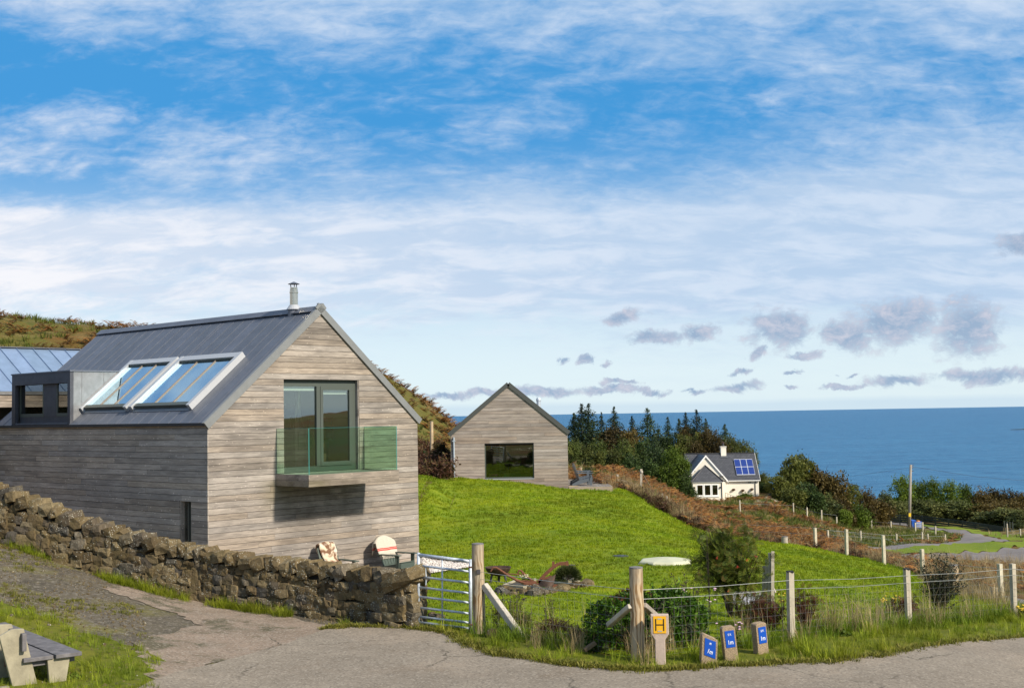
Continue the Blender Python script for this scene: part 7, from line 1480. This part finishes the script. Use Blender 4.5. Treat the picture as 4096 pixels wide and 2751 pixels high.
    for u0, u1 in ws:
        f = part('window', MB().box(u0 - .12, u1 + .12, by - .02, by + .08, .62, .74).box(u0 - .12, u1 + .12, by - .02, by + .08, 2.0, 2.12).box(u0 - .12, u0, by - .02, by + .08, .74, 2.0).box(u1, u1 + .12, by - .02, by + .08, .74, 2.0), 'white_paint', t); part('pane', MB().box(u0, u1, by + .02, by + .03, .74, 2.0), 'dark_glass', f)
        part('curtain', MB().box(u0, u0 + .18, by + .25, by + .28, .7, 2.05), 'canvas', f)
    part('sill', MB().box(bx0 + .4, bx1 - .4, by - .08, by, .50, .61), 'white_paint', t)
    for x in (bx0 + .2, bx1 - .25): l = part('wall_lantern', MB().lathe((x, by - .1, 1.55), [(.05, 0), (.08, .12), (.09, .2), (.03, .27)], 8), 'black', t)
    for x in (bx1 - .02, X(31.62)): part('downpipe', MB().tube([(x, (by if x < 0 else 0) - .06, -.2), (x, (by if x < 0 else 0) - .06, 2.3)], .045, 8), 'dark_trim', t)
    ch = part('chimney', MB().box(X(27.72), X(28.42), 2.85, 3.65, zr - .5, zr + .95), 'render_cream', t); part('cap', MB().box(X(27.66), X(28.48), 2.79, 3.71, zr + .951, zr + 1.04), 'render_cream', ch); part('pot', MB().lathe((X(28.07), 3.25, zr + 1.04), [(.16, 0), (.14, .36), (.17, .40), (.17, .46), (.12, .46)], 12), 'dark_trim', ch); part('cowl', MB().lathe((X(28.07), 3.25, zr + 1.50), [(.20, 0), (.20, .06), (.05, .10)], 12), 'pot_clay', ch); part('flashing', MB().box(X(27.60), X(28.54), 2.55, 3.2, zr - .42, zr - .36), 'zinc_light', ch)
    # solar panels lying on the slope
    sa = math.atan(pk); M = Matrix.Rotation(sa, 3, 'X'); base = Vector((X(29.25), -.02, ze + .02))
    U = Vector((1, 0, 0)); S = M @ Vector((0, 1, 0)); N = M @ Vector((0, 0, 1)); ar = part('solar_array', MB().obox(base + U * 1.24 + S * 1.90 + N * .20, (1.22, 1.42, .02), M), 'solar_frame', t)
    for i in range(3):
        for j in range(2): part('solar_panel', MB().obox(base + U * (.42 + i * .82) + S * (1.22 + j * 1.38) + N * .235, (.365, .635, .012), M), 'solar_cell', ar)
    for x, z in ((28.75, 1.02), (29.95, .90), (31.15, 1.04)): bk = part('wall_basket', MB().lathe((X(x), -.16, z), [(.05, -.12), (.20, -.02), (.25, .05), (.22, .12), (.12, .2)], 9), 'basket_plant', t)
    part('satellite_dish', MB().lathe((gx1 - .75, gy - .28, 3.05), [(.02, -.03), (.26, .0), (.25, .04), (.0, .0)], 12), 'dish_grey', t).rotation_euler = (0, 0, 0); part('dish_arm', MB().beam((gx1 - .75, gy, 2.9), (gx1 - .55, gy - .35, 2.95), .04, .04), 'dish_grey', t); part('name_plate', MB().box(X(30.72), X(31.10), -.03, 0, 1.92, 2.02), 'door_sign', t)
    rl = thing('step_railing', 'thin metal railing by the cottage bay steps', 'railing', (26.9, 160.6, zb))
    for i in range(5): part('baluster', MB().tube([(i * .32, -.2, -.1), (i * .32, -.2, 1.0 - i * .14)], .025, 5), 'dark_trim', rl)
    part('handrail', MB().beam((0, -.2, 1.0), (1.3, -.2, .42), .05, .04), 'dark_trim', rl)
cottage()
o = thing('garden_trough', 'low grey stone trough on the gravel right of the cottage', 'trough', on(3087, 1988, 168)); part('basin', MB().box(-.5, .5, -.25, .25, 0, .35), 'manhole', o); part('soil', MB().box(-.45, .45, -.2, .2, .351, .37), 'soil', o)
print('tris', sum(len(m.polygons) for m in bpy.data.meshes))
